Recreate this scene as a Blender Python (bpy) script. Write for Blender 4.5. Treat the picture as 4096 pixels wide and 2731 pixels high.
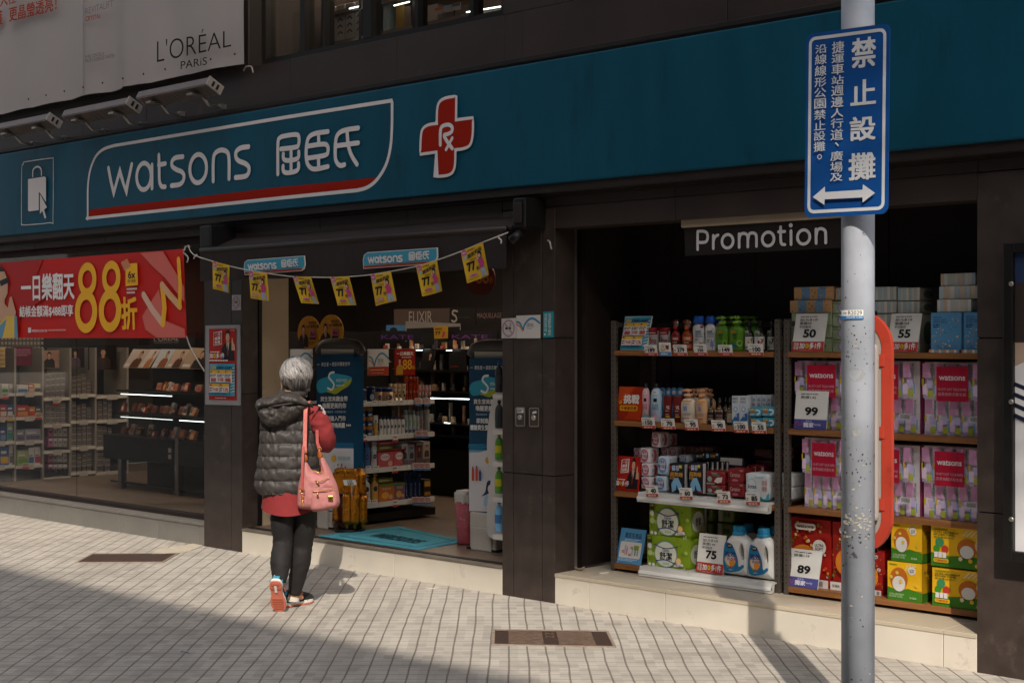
import bpy, bmesh, math, random
from math import radians, sin, cos, pi, atan2
from mathutils import Vector, Matrix, noise
random.seed(11)
SC = bpy.context.scene
COL = SC.collection
for o in list(bpy.data.objects):
 bpy.data.objects.remove(o)
V = Vector
UP = V((0, 0, 1))
# ------------------------------------------------------------------ camera
# facade = plane Y=0 (X to the right along it), shop behind it at Y>0, street at Y<0
CAM = V((6.474, -6.91, 1.65))
AX = V((.7298, .6836, 0)).normalized()      # camera right
FW = V((-.6836, .7298, 0)).normalized()     # camera forward
FPX = 5916.0
cd = bpy.data.cameras.new('camera')
cam = bpy.data.objects.new('camera', cd)
COL.objects.link(cam)
cam.matrix_world = Matrix(((AX.x, 0, -FW.x, CAM.x), (AX.y, 0, -FW.y, CAM.y), (0, 1, 0, CAM.z), (0, 0, 0, 1)))
cd.sensor_width = 36
cd.lens = FPX / 4096 * 36
cd.shift_y = -12.5 / 4096
cd.clip_start = .05
cd.clip_end = 500
SC.camera = cam
# ------------------------------------------------------------------ light
SUN_EL = 39.0
w = bpy.data.worlds.new('World')
SC.world = w
w.use_nodes = True
nt = w.node_tree
sky = nt.nodes.new('ShaderNodeTexSky')
sky.sky_type = 'NISHITA'
sky.sun_disc = False
sky.sun_elevation = radians(SUN_EL)
sky.sun_rotation = atan2(-FW.x, -FW.y)
sky.air_density = 1.0
sky.dust_density = 3.0
sky.ozone_density = 1.0
bg = nt.nodes['Background']
hs = nt.nodes.new('ShaderNodeHueSaturation')
hs.inputs['Saturation'].default_value = .5
nt.links.new(sky.outputs[0], hs.inputs['Color'])
nt.links.new(hs.outputs[0], bg.inputs[0])
bg.inputs[1].default_value = .148
ld = bpy.data.lights.new('sun', 'SUN')
ld.energy = 2.95
ld.angle = radians(.5)
ld.color = (1.0, .92, .82)
sun = bpy.data.objects.new('sun', ld)
COL.objects.link(sun)
LDIR = (FW * cos(radians(SUN_EL)) - UP * sin(radians(SUN_EL))).normalized()
sun.rotation_euler = LDIR.to_track_quat('-Z', 'Y').to_euler()
sun.location = (8, -12, 15)
SC.view_settings.view_transform = 'Standard'
SC.view_settings.look = 'None'
SC.view_settings.gamma = 1
SC.view_settings.exposure = 0.7
SC.cycles.max_bounces = 6
SC.cycles.transparent_max_bounces = 12
SC.cycles.use_denoising = True
# ------------------------------------------------------------------ geometry of the view
def ray(x, y):
 return FW + AX * ((x - 2048) / FPX) + UP * ((1353 - y) / FPX)
def P(x, y, Y=0.0):                         # point of the plane Y=const seen at photo pixel x, y
 d = ray(x, y)
 return CAM + d * ((Y - CAM.y) / d.y)
def PXX(x, y, X):
 d = ray(x, y)
 return CAM + d * ((X - CAM.x) / d.x)
def G(x, y, z=0.0):
 d = ray(x, y)
 return CAM + d * ((z - CAM.z) / d.z)
def PC(x, y, Z):
 return CAM + ray(x, y) * Z
# ------------------------------------------------------------------ materials
def lin(h):
 h = h.lstrip('#')
 c = [int(h[i:i + 2], 16) / 255 for i in (0, 2, 4)]
 return tuple(x / 12.92 if x <= .04045 else ((x + .055) / 1.055) ** 2.4 for x in c) + (1,)
_M = {}
def mat(name, hexc='#808080', rough=.6, metal=0, var=0, vs=6, bump=0, bs=80, spec=.3, emit=0, coat=0, dirt=None, ds=3, stretch=None):
 if name in _M:
  return _M[name]
 m = bpy.data.materials.new(name)
 m.use_nodes = True
 n = m.node_tree.nodes
 l = m.node_tree.links
 b = n['Principled BSDF']
 c = lin(hexc)
 b.inputs['Base Color'].default_value = c
 b.inputs['Roughness'].default_value = rough
 b.inputs['Metallic'].default_value = metal
 b.inputs['Specular IOR Level'].default_value = spec
 b.inputs['Coat Weight'].default_value = coat
 b.inputs['Coat Roughness'].default_value = .15
 if emit:
  b.inputs['Emission Color'].default_value = c
  b.inputs['Emission Strength'].default_value = emit
 if var or bump or dirt:
  tc = n.new('ShaderNodeTexCoord')
  co = tc.outputs['Object']
  if stretch:
   mp = n.new('ShaderNodeMapping')
   mp.inputs['Scale'].default_value = stretch
   l.new(co, mp.inputs[0])
   co = mp.outputs[0]
 sock = None
 if var:
  t = n.new('ShaderNodeTexNoise')
  t.inputs['Scale'].default_value = vs
  t.inputs['Detail'].default_value = 6
  l.new(co, t.inputs['Vector'])
  mr = n.new('ShaderNodeMapRange')
  mr.inputs['From Min'].default_value = .3
  mr.inputs['From Max'].default_value = .7
  mr.inputs['To Min'].default_value = 1 - var
  mr.inputs['To Max'].default_value = 1 + var
  l.new(t.outputs['Fac'], mr.inputs['Value'])
  mx = n.new('ShaderNodeMix')
  mx.data_type = 'RGBA'
  mx.blend_type = 'MULTIPLY'
  mx.inputs['Factor'].default_value = 1
  mx.inputs['A'].default_value = c
  l.new(mr.outputs[0], mx.inputs['B'])
  sock = mx.outputs['Result']
  ra = n.new('ShaderNodeMapRange')
  ra.inputs['To Min'].default_value = max(.05, rough - .12)
  ra.inputs['To Max'].default_value = min(1, rough + .12)
  l.new(t.outputs['Fac'], ra.inputs['Value'])
  l.new(ra.outputs[0], b.inputs['Roughness'])
 if dirt:
  t = n.new('ShaderNodeTexNoise')
  t.inputs['Scale'].default_value = ds
  t.inputs['Detail'].default_value = 9
  t.inputs['Roughness'].default_value = .7
  l.new(co, t.inputs['Vector'])
  mr = n.new('ShaderNodeMapRange')
  mr.inputs['From Min'].default_value = dirt[1]
  mr.inputs['From Max'].default_value = dirt[1] + dirt[3] if len(dirt) > 3 else dirt[1] + .12
  mr.inputs['To Max'].default_value = dirt[2]
  l.new(t.outputs['Fac'], mr.inputs['Value'])
  mx = n.new('ShaderNodeMix')
  mx.data_type = 'RGBA'
  l.new(mr.outputs[0], mx.inputs['Factor'])
  if sock:
   l.new(sock, mx.inputs['A'])
  else:
   mx.inputs['A'].default_value = c
  mx.inputs['B'].default_value = lin(dirt[0])
  sock = mx.outputs['Result']
 if sock:
  l.new(sock, b.inputs['Base Color'])
 if bump:
  t = n.new('ShaderNodeTexNoise')
  t.inputs['Scale'].default_value = bs
  t.inputs['Detail'].default_value = 5
  l.new(co, t.inputs['Vector'])
  bp = n.new('ShaderNodeBump')
  bp.inputs['Strength'].default_value = bump
  bp.inputs['Distance'].default_value = .01
  l.new(t.outputs['Fac'], bp.inputs['Height'])
  l.new(bp.outputs[0], b.inputs['Normal'])
 _M[name] = m
 return m
def K(h, rough=.5):                          # plain printed or painted colour
 return mat('print_%s_%d' % (h.lstrip('#'), rough * 100), h, rough, spec=.22)
def glass_mat(name, tint='#ffffff', refl=.06, rough=.02):
 if name in _M:
  return _M[name]
 m = bpy.data.materials.new(name)
 m.use_nodes = True
 n = m.node_tree.nodes
 l = m.node_tree.links
 n.remove(n['Principled BSDF'])
 tr = n.new('ShaderNodeBsdfTransparent')
 tr.inputs[0].default_value = lin(tint)
 gl = n.new('ShaderNodeBsdfGlossy')
 gl.inputs['Roughness'].default_value = rough
 fr = n.new('ShaderNodeLayerWeight')
 fr.inputs[0].default_value = .5
 pw = n.new('ShaderNodeMath')
 pw.operation = 'POWER'
 pw.inputs[1].default_value = 4.5
 l.new(fr.outputs['Facing'], pw.inputs[0])
 ad = n.new('ShaderNodeMath')
 ad.operation = 'MULTIPLY_ADD'
 ad.inputs[1].default_value = .9
 ad.inputs[2].default_value = refl
 l.new(pw.outputs[0], ad.inputs[0])
 mx = n.new('ShaderNodeMixShader')
 l.new(ad.outputs[0], mx.inputs[0])
 l.new(tr.outputs[0], mx.inputs[1])
 l.new(gl.outputs[0], mx.inputs[2])
 l.new(mx.outputs[0], n['Material Output'].inputs['Surface'])
 _M[name] = m
 return m
# ------------------------------------------------------------------ objects
_seen = {}
def tag(o, label=None, cat=None, group=None, kind=None):
 if label:
  o['label'] = label
  if len(label.split()) > 16:
   print('LONG LABEL', label)
  k = label.lower()
  if k in _seen and not (group and _seen[k] == group):
   print('DUPLICATE LABEL', label)
  _seen[k] = group
 if cat:
  o['category'] = cat
 if group:
  o['group'] = group
 if kind:
  o['kind'] = kind
 return o
def thing(name, label, cat, loc=(0, 0, 0), group=None, rz=0, mw=None):
 o = bpy.data.objects.new(name, None)
 o.empty_display_size = .1
 COL.objects.link(o)
 if mw is not None:
  o.matrix_world = mw
 else:
  o.location = loc
  o.rotation_euler = (0, 0, rz)
 return tag(o, label, cat, group)
def copy_tree(o, parent=None):
 c = o.copy()
 COL.objects.link(c)
 c.parent = parent
 for ch in list(o.children):
  copy_tree(ch, c)
 return c
_TX = {}
def text_geo(s, bold=0.0, res=2, sp=1.0):
 k = (s, bold, res, sp)
 if k not in _TX:
  c = bpy.data.curves.new('t', 'FONT')
  c.body = s
  c.size = 1
  c.resolution_u = res
  c.offset = bold
  c.space_character = sp
  o = bpy.data.objects.new('t', c)
  me = bpy.data.meshes.new_from_object(o)
  vs = [(v.co.x, v.co.y) for v in me.vertices]
  fs = [tuple(p.vertices) for p in me.polygons]
  bpy.data.objects.remove(o)
  bpy.data.curves.remove(c)
  bpy.data.meshes.remove(me)
  if not vs:
   vs, fs = [(0, 0)], []
  _TX[k] = (vs, fs, min(v[0] for v in vs), min(v[1] for v in vs), max(v[0] for v in vs), max(v[1] for v in vs))
 return _TX[k]
def smooth(pts, closed=False, n=6):          # Catmull-Rom through 2-D or 3-D points
 pts = [V(p) for p in pts]
 N = len(pts)
 out = []
 rng = range(N) if closed else range(N - 1)
 for i in rng:
  if closed:
   a, b, c, d = pts[i - 1], pts[i], pts[(i + 1) % N], pts[(i + 2) % N]
  else:
   a, b, c, d = pts[max(0, i - 1)], pts[i], pts[i + 1], pts[min(N - 1, i + 2)]
  for k in range(n):
   t = k / n
   out.append(.5 * ((2 * b) + (c - a) * t + (2 * a - 5 * b + 4 * c - d) * t * t + (3 * b - a - 3 * c + d) * t ** 3))
 if not closed:
  out.append(pts[-1])
 return out
class Fr:                                     # bilinear frame on four corners; u, v in 0..1, n metres off the face
 def __init__(s, bl, br, tr, tl):
  s.c = [V(q) for q in (bl, br, tr, tl)]
  s.N = ((s.c[1] - s.c[0]).cross(s.c[3] - s.c[0])).normalized()
  s.w = (s.c[1] - s.c[0]).length
  s.h = (s.c[3] - s.c[0]).length
  s.k = 0
 def __call__(s, u, v, n=0):
  a, b, c, d = s.c
  return (a * (1 - u) + b * u) * (1 - v) + (d * (1 - u) + c * u) * v + s.N * n
 def lay(s):
  s.k += 1
  return .0012 + s.k * .0004
 def sub(s, u0, v0, u1, v1):
  n = s.lay()
  return Fr(s(u0, v0, n), s(u1, v0, n), s(u1, v1, n), s(u0, v1, n))
def plane(x0, x1, z0, z1, Y):
 return Fr((x0, Y, z0), (x1, Y, z0), (x1, Y, z1), (x0, Y, z1))
def QP(Y, tl, tr, br, bl):                    # frame from photo pixels of a face lying in plane Y
 return Fr(P(*bl, Y), P(*br, Y), P(*tr, Y), P(*tl, Y))
class MB:
 def __init__(s):
  s.v = []
  s.f = []
  s.m = []
  s.mats = []
  s.sm = []
 def mi(s, m):
  if m not in s.mats:
   s.mats.append(m)
  return s.mats.index(m)
 def add(s, vs, fs, m, sm=False):
  o = len(s.v)
  i = s.mi(m)
  s.v += [tuple(q) for q in vs]
  for f in fs:
   s.f.append([o + j for j in f])
   s.m.append(i)
   s.sm.append(sm)
  return s
 def box(s, x0, x1, y0, y1, z0, z1, m, bev=0, seg=2, M=None, smooth=None):
  if bev:
   bm = bmesh.new()
   bmesh.ops.create_cube(bm, size=1)
   for v in bm.verts:
    v.co = V(((x0 + x1) / 2 + v.co.x * (x1 - x0), (y0 + y1) / 2 + v.co.y * (y1 - y0), (z0 + z1) / 2 + v.co.z * (z1 - z0)))
   bmesh.ops.bevel(bm, geom=bm.edges[:], offset=bev, segments=seg, affect='EDGES', profile=.5)
   bm.verts.index_update()
   vs = [v.co.copy() for v in bm.verts]
   fs = [[v.index for v in f.verts] for f in bm.faces]
   bm.free()
  else:
   vs = [V((x, y, z)) for x in (x0, x1) for y in (y0, y1) for z in (z0, z1)]
   fs = [(0, 1, 3, 2), (4, 6, 7, 5), (0, 4, 5, 1), (2, 3, 7, 6), (0, 2, 6, 4), (1, 5, 7, 3)]
  if M is not None:
   vs = [M @ v for v in vs]
  return s.add(vs, fs, m, bool(smooth))
 def slab(s, pts, th, m, bev=0):           # polygon pts (3-D, planar) extruded by vector th
  n = len(pts)
  th = V(th)
  pts = [V(p) for p in pts]
  vs = pts + [p + th for p in pts]
  fs = [list(range(n)), list(range(2 * n - 1, n - 1, -1))] + [(i, i + n, (i + 1) % n + n, (i + 1) % n) for i in range(n)]
  fs = [list(reversed(f)) for f in fs]
  return s.add(vs, fs, m)
 def lathe(s, prof, m, seg=20, sx=1, sy=1, M=None, loc=(0, 0, 0), sm=True):
  vs = []
  fs = []
  for r, z in prof:
   for k in range(seg):
    a = 2 * pi * k / seg
    vs.append(V((r * cos(a) * sx + loc[0], r * sin(a) * sy + loc[1], z + loc[2])))
  for i in range(len(prof) - 1):
   for k in range(seg):
    fs.append((i * seg + k, i * seg + (k + 1) % seg, (i + 1) * seg + (k + 1) % seg, (i + 1) * seg + k))
  fs.append(list(reversed(range(seg))))
  fs.append([(len(prof) - 1) * seg + k for k in range(seg)])
  if M is not None:
   vs = [M @ v for v in vs]
  return s.add(vs, fs, m, sm)
 def tube(s, pts, r, m, seg=8, sm=True, rb=None):   # r: number or list
  pts = [V(p) for p in pts]
  n = len(pts)
  vs = []
  fs = []
  prev = None
  for i, p in enumerate(pts):
   t = (pts[min(n - 1, i + 1)] - pts[max(0, i - 1)]).normalized()
   a = prev if prev is not None else (UP if abs(t.z) < .9 else V((1, 0, 0)))
   u = t.cross(a).normalized()
   w_ = u.cross(t).normalized()
   prev = w_
   q = r[i] if isinstance(r, (list, tuple)) else r
   qb = q if rb is None else (rb[i] if isinstance(rb, (list, tuple)) else rb)
   for k in range(seg):
    an = 2 * pi * k / seg
    vs.append(p + u * (cos(an) * q) + w_ * (sin(an) * qb))
  for i in range(n - 1):
   for k in range(seg):
    fs.append((i * seg + k, i * seg + (k + 1) % seg, (i + 1) * seg + (k + 1) % seg, (i + 1) * seg + k))
  fs.append(list(reversed(range(seg))))
  fs.append([(n - 1) * seg + k for k in range(seg)])
  return s.add(vs, fs, m, sm)
 # flat print on a frame
 def rect(s, fr, u0, v0, u1, v1, m, cut=1):
  n = fr.lay()
  vs = []
  fs = []
  for i in range(cut + 1):
   u = u0 + (u1 - u0) * i / cut
   vs += [fr(u, v0, n), fr(u, v1, n)]
  for i in range(cut):
   fs.append((2 * i, 2 * i + 2, 2 * i + 3, 2 * i + 1))
  return s.add(vs, fs, m)
 def pol(s, fr, pts, m):
  n = fr.lay()
  vs = [fr(u, v, n) for u, v in pts]
  a = sum(pts[i][0] * pts[(i + 1) % len(pts)][1] - pts[(i + 1) % len(pts)][0] * pts[i][1] for i in range(len(pts)))
  f = list(range(len(pts)))
  return s.add(vs, [f if a > 0 else f[::-1]], m)
 def disc(s, fr, u, v, ru, m, rv=None, seg=20):
  rv = ru * fr.w / fr.h if rv is None else rv
  return s.pol(fr, [(u + ru * cos(2 * pi * k / seg), v + rv * sin(2 * pi * k / seg)) for k in range(seg)], m)
 def ring(s, fr, u, v, ru, m, rv=None, t=.2, seg=24):
  rv = ru * fr.w / fr.h if rv is None else rv
  n = fr.lay()
  vs = []
  for k in range(seg):
   a = 2 * pi * k / seg
   vs += [fr(u + ru * cos(a), v + rv * sin(a), n), fr(u + ru * (1 - t) * cos(a), v + rv * (1 - t) * sin(a), n)]
  fs = [(2 * k, (2 * k + 2) % (2 * seg), (2 * k + 3) % (2 * seg), 2 * k + 1) for k in range(seg)]
  return s.add(vs, fs, m)
 def txt(s, fr, t, u0, v0, u1, v1, m, bold=.0, keep=False, rot=0, res=2, shear=0):
  cjk = any(ord(ch) > 0x2e80 for ch in t)
  if not cjk and len(t) < 9:
   res = 5
  vs, fs, a, b, c, d = text_geo(t, 0 if cjk else bold, res)
  n = fr.lay()
  W, H = max(c - a, 1e-4), max(d - b, 1e-4)
  if cjk and bold > .011:               # heavier strokes: the glyph set three times, a hair apart
   L = len(t) if not rot else 1
   dx, dy = bold * .9 * (u1 - u0) / max(1, L), bold * .7 * (v1 - v0)
   for k, (ex, ey) in enumerate(((-dx, -dy), (dx, dy), (dx, -dy), (-dx, dy))):
    s.add([fr(u0 + ex + (u1 - u0) * (v[0] - a) / W + shear * (v[1] - b) / H, v0 + ey + (v1 - v0) * (v[1] - b) / H, n + .00008 * k) for v in vs], fs, m)
   return s
  if rot:
   q = [((v[1] - b) / H, 1 - (v[0] - a) / W) for v in vs]      # read downwards
  else:
   q = [((v[0] - a) / W, (v[1] - b) / H) for v in vs]
  return s.add([fr(u0 + (u1 - u0) * x + shear * y, v0 + (v1 - v0) * y, n) for x, y in q], fs, m)
 def vtxt(s, fr, t, u0, v0, u1, v1, m, bold=0, gap=.12):   # one glyph under the other
  n = len(t)
  h = (v1 - v0) / n
  for i, ch in enumerate(t):
   if ch == '、':
    s.txt(fr, ch, u0 + (u1 - u0) * .55, v1 - h * i - h * .6, u0 + (u1 - u0) * .85, v1 - h * i - h * .25, m, bold)
   elif ch == '。':
    s.ring(fr, (u0 + u1) / 2, v1 - h * i - h * .55, (u1 - u0) * .16, m, t=.3, seg=12)
   else:
    s.txt(fr, ch, u0, v1 - h * (i + 1) + h * gap, u1, v1 - h * i, m, bold)
  return s
 def stroke(s, fr, pts, wd, m, sm=True, closed=False, n=5, cap=True):   # u, v points, width in metres
  q = [(u * fr.w, v * fr.h) for u, v in pts]
  p = smooth(q, closed, n) if sm else [V(x) for x in q]
  N = len(p)
  lz = fr.lay()
  L = []
  h = wd / 2
  for i in range(N):
   if closed:
    t = p[(i + 1) % N] - p[i - 1]
   else:
    t = p[min(N - 1, i + 1)] - p[max(0, i - 1)]
   if t.length < 1e-9:
    t = V((1, 0))
   t.normalize()
   nn = V((-t.y, t.x))
   k = 1.0
   if not sm and 0 < i < N - 1:
    a = (p[i] - p[i - 1]).normalized()
    k = min(2.5, 1 / max(.3, abs(a.x * t.x + a.y * t.y)))
   L.append((p[i] - nn * h * k, p[i] + nn * h * k))
  mp = lambda a: fr(a.x / fr.w, a.y / fr.h, lz)
  vs = []
  for a, b in L:
   vs += [mp(a), mp(b)]
  cnt = N if closed else N - 1
  fs = [(2 * i, 2 * ((i + 1) % N), 2 * ((i + 1) % N) + 1, 2 * i + 1) for i in range(cnt)]
  if cap and not closed:
   for i, sg in ((0, -1), (N - 1, 1)):
    a, b = L[i]
    c = (a + b) / 2
    t = (p[1] - p[0] if i == 0 else p[-1] - p[-2]).normalized() * sg
    e = (b - a) / 2
    ids = []
    for k in range(7):
     an = pi * k / 6
     ids.append(len(vs))
     vs.append(mp(c - e * cos(an) + t * (h * sin(an))))
    fs.append(ids if sg < 0 else ids)
  return s.add(vs, fs, m)
 def build(s, name, parent=None, label=None, loc=None, auto=True):
  me = bpy.data.meshes.new(name)
  org = V(loc) if loc is not None else None
  vs = s.v
  me.from_pydata([tuple(V(q) - org) for q in vs] if org is not None else vs, [], s.f)
  for m in s.mats:
   me.materials.append(m)
  me.polygons.foreach_set('material_index', s.m)
  me.polygons.foreach_set('use_smooth', s.sm)
  me.update()
  o = bpy.data.objects.new(name, me)
  COL.objects.link(o)
  if org is not None:
   o.location = org
  if parent is not None:
   o.parent = parent
   if parent.parent is None and parent.type == 'EMPTY' and org is None and getattr(s, 'world', True):
    o.matrix_parent_inverse = parent_inv(parent)
  if label:
   o['label'] = label
  return o
def parent_inv(p):
 q = p
 Mx = Matrix.LocRotScale(q.location, q.rotation_euler, q.scale)
 return Mx.inverted()
class LB(MB):                                 # geometry given in the parent's own space
 world = False
def shade_by_angle(o, deg=35):
 me = o.data
 bm = bmesh.new()
 bm.from_mesh(me)
 for e in bm.edges:
  if len(e.link_faces) == 2:
   e.smooth = e.calc_face_angle(0) < radians(deg)
 bm.to_mesh(me)
 bm.free()
 return o
# ================================================================== setting
def paving():
 m = bpy.data.materials.new('paving')
 m.use_nodes = True
 n = m.node_tree.nodes
 l = m.node_tree.links
 b = n['Principled BSDF']
 def N(t, **k):
  x = n.new(t)
  for a, v in k.items():
   setattr(x, a, v)
  return x
 def math_(op, a, bb=None, c=None):
  x = N('ShaderNodeMath', operation=op)
  for i, q in enumerate((a, bb, c)):
   if q is None:
    continue
   if hasattr(q, 'links'):
    l.new(q, x.inputs[i])
   else:
    x.inputs[i].default_value = q
  return x.outputs[0]
 tc = N('ShaderNodeTexCoord')
 mp = N('ShaderNodeMapping')
 mp.inputs['Rotation'].default_value = (0, 0, -atan2(AX.y, AX.x))
 l.new(tc.outputs['Object'], mp.inputs[0])
 wob = N('ShaderNodeTexNoise')
 wob.inputs['Scale'].default_value = 1.3
 wob.inputs['Detail'].default_value = 2
 l.new(mp.outputs[0], wob.inputs['Vector'])
 jit = N('ShaderNodeTexNoise')
 jit.inputs['Scale'].default_value = 45
 l.new(mp.outputs[0], jit.inputs['Vector'])
 sp = N('ShaderNodeSeparateXYZ')
 l.new(mp.outputs[0], sp.inputs[0])
 wb = math_('MULTIPLY_ADD', wob.outputs['Fac'], .036, -.018)
 jb = math_('MULTIPLY_ADD', jit.outputs['Fac'], .005, -.0025)
 u = math_('ADD', math_('ADD', sp.outputs['X'], wb), jb)
 v = math_('ADD', math_('ADD', sp.outputs['Y'], math_('MULTIPLY', wb, .5)), math_('MULTIPLY', jb, .7))
 uu = math_('DIVIDE', math_('ADD', u, .116), .1)
 vv = math_('DIVIDE', v, .1)
 # neighbouring strips are laid slightly out of step
 col3 = math_('FLOOR', math_('DIVIDE', uu, 3.0))
 wn = N('ShaderNodeTexWhiteNoise', noise_dimensions='1D')
 l.new(col3, wn.inputs['W'])
 vv = math_('ADD', vv, math_('MULTIPLY', wn.outputs['Value'], .25))
 du = math_('ABSOLUTE', math_('SUBTRACT', math_('FRACT', math_('ADD', uu, .5)), .5))
 dv = math_('ABSOLUTE', math_('SUBTRACT', math_('FRACT', math_('ADD', vv, .5)), .5))
 def near(d, a, c):
  x = N('ShaderNodeMapRange', interpolation_type='SMOOTHSTEP')
  l.new(d, x.inputs['Value'])
  x.inputs['From Min'].default_value = a
  x.inputs['From Max'].default_value = c
  x.inputs['To Min'].default_value = 1
  x.inputs['To Max'].default_value = 0
  return x.outputs[0]
 g1 = near(du, .022, .052)
 g2 = near(dv, .014, .045)
 cell = N('ShaderNodeCombineXYZ')
 l.new(math_('FLOOR', math_('DIVIDE', math_('ADD', uu, .5), 1)), cell.inputs[0])
 l.new(math_('FLOOR', math_('ADD', vv, .5)), cell.inputs[1])
 wc = N('ShaderNodeTexWhiteNoise', noise_dimensions='2D')
 l.new(cell.outputs[0], wc.inputs['Vector'])
 big = N('ShaderNodeTexNoise')
 big.inputs['Scale'].default_value = .9
 big.inputs['Detail'].default_value = 8
 big.inputs['Roughness'].default_value = .65
 l.new(tc.outputs['Object'], big.inputs['Vector'])
 grit = N('ShaderNodeTexNoise')
 grit.inputs['Scale'].default_value = 160
 grit.inputs['Detail'].default_value = 4
 l.new(tc.outputs['Object'], grit.inputs['Vector'])
 val = math_('MULTIPLY_ADD', wc.outputs['Value'], .26, .85)
 val = math_('MULTIPLY', val, math_('MULTIPLY_ADD', big.outputs['Fac'], .8, .6))
 val = math_('MULTIPLY', val, math_('MULTIPLY_ADD', grit.outputs['Fac'], .5, .75))
 base = N('ShaderNodeMix', data_type='RGBA', blend_type='MULTIPLY')
 base.inputs['Factor'].default_value = 1
 base.inputs['A'].default_value = (.39, .35, .295, 1)
 l.new(val, base.inputs['B'])
 st = N('ShaderNodeTexNoise')
 st.inputs['Scale'].default_value = 2.6
 st.inputs['Detail'].default_value = 10
 st.inputs['Roughness'].default_value = .75
 l.new(tc.outputs['Object'], st.inputs['Vector'])
 stf = N('ShaderNodeMapRange')
 stf.inputs['From Min'].default_value = .55
 stf.inputs['From Max'].default_value = .78
 stf.inputs['To Max'].default_value = .55
 l.new(st.outputs['Fac'], stf.inputs['Value'])
 sm_ = N('ShaderNodeMix', data_type='RGBA')
 l.new(stf.outputs[0], sm_.inputs['Factor'])
 l.new(base.outputs['Result'], sm_.inputs['A'])
 sm_.inputs['B'].default_value = (.16, .13, .105, 1)
 j2 = N('ShaderNodeMix', data_type='RGBA')
 l.new(math_('MULTIPLY', g2, .72), j2.inputs['Factor'])
 l.new(sm_.outputs['Result'], j2.inputs['A'])
 j2.inputs['B'].default_value = (.13, .10, .08, 1)
 j1 = N('ShaderNodeMix', data_type='RGBA')
 l.new(math_('MULTIPLY', g1, .88), j1.inputs['Factor'])
 l.new(j2.outputs['Result'], j1.inputs['A'])
 j1.inputs['B'].default_value = (.17, .13, .107, 1)
 l.new(j1.outputs['Result'], b.inputs['Base Color'])
 b.inputs['Roughness'].default_value = .85
 h = math_('SUBTRACT', math_('MULTIPLY', grit.outputs['Fac'], .12), math_('MAXIMUM', g1, math_('MULTIPLY', g2, .7)))
 bp = N('ShaderNodeBump')
 bp.inputs['Strength'].default_value = .9
 bp.inputs['Distance'].default_value = .006
 l.new(h, bp.inputs['Height'])
 l.new(bp.outputs[0], b.inputs['Normal'])
 return m
mb = MB()
mb.add([(-60, -60, 0), (80, -60, 0), (80, .6, 0), (-60, .6, 0)], [(0, 1, 2, 3)], paving())
tag(mb.build('pavement'), kind='structure')
M_GRAN = mat('brown_granite', '#392f2a', .45, spec=.4, var=.24, vs=9, bump=.08, bs=220, dirt=('#6b5d54', .58, .4), ds=4)
M_GRAN2 = mat('brown_panel', '#332925', .5, var=.2, vs=2.5, dirt=('#554840', .6, .4), ds=3, bump=.04, bs=150)
M_TRIM = mat('dark_trim', '#241c19', .55, var=.2, vs=5, dirt=('#5a4c42', .62, .4), ds=4)
M_SEAM = mat('seam_black', '#15100f', .8)
M_STEP = mat('step_tile', '#c9c0b1', .55, var=.07, vs=3, bump=.08, bs=90, dirt=('#8d8173', .6, .55), ds=6)
M_SILLT = mat('sill_tile', '#75716a', .6, var=.1, vs=5, bump=.08, bs=90, dirt=('#5f584e', .58, .5), ds=5)
M_MORT = mat('mortar', '#b3a894', .9, var=.15, vs=30)
M_BEIGE = mat('beige_wall', '#a8947a', .7, var=.08, vs=3, bump=.05, bs=60, dirt=('#7d6a55', .6, .4), ds=3)
M_FLOOR = mat('shop_floor', '#6b5b4d', .35, var=.08, vs=1.5)
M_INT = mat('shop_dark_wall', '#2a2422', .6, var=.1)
M_CEIL = mat('shop_ceiling', '#54483c', .8, var=.05)
M_ALU = mat('aluminium', '#9a948c', .38, metal=.85, var=.08, vs=20)
M_BLK = mat('black_metal', '#161413', .4, var=.1, vs=30)
M_WHT = mat('white_shelf_metal', '#c9c6bf', .45, var=.06, vs=8, dirt=('#8a8378', .64, .5), ds=9)
X0 = P(816, 2100).x          # window | pillar A
X1 = P(968, 2100).x          # pillar A | doorway
X2 = P(2009, 2100).x         # doorway | pillar B
X3 = P(2219, 2300).x         # pillar B | niche
X4 = P(3908, 2400).x         # niche | pillar C
ZS = .187                    # shop floor and step height
bld = thing('shop_building', 'dark brown granite shop front with display window, open doorway and open shelf niche', 'building', (0, 0, 0))
def part(mb, name, lab=None):
 return mb.build(name, bld, lab)
# pillars: granite slabs with dark joints
def pillar(xa, xb, zt, seams, joints, ya=0.0, yb=.24):
 b = MB()
 b.box(xa + .004, xb - .004, ya + .012, yb, -.02, zt, M_SEAM)
 xs = [xa] + seams + [xb]
 zs = [0] + joints + [zt]
 for i in range(len(xs) - 1):
  for j in range(len(zs) - 1):
   b.box(xs[i] + (.0025 if i else 0), xs[i + 1] - (.0025 if i < len(xs) - 2 else 0), ya, yb - .01, zs[j] + (.003 if j else -.02), zs[j + 1] - .003, M_GRAN, bev=.0025, seg=1)
 return part(b, 'pillar')
pillar(X0, X1, 2.47, [P(925, 2100).x], [1.22], yb=.16)
pillar(X2, X3, 2.47, [P(2053, 2100).x, P(2168, 2100).x], sorted([P(2100, 1352).z, P(2100, 1895).z]), yb=.2)
pillar(X4, 5.2, 2.47, [], sorted([P(3950, 2050).z, P(3950, 1352).z]))
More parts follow.
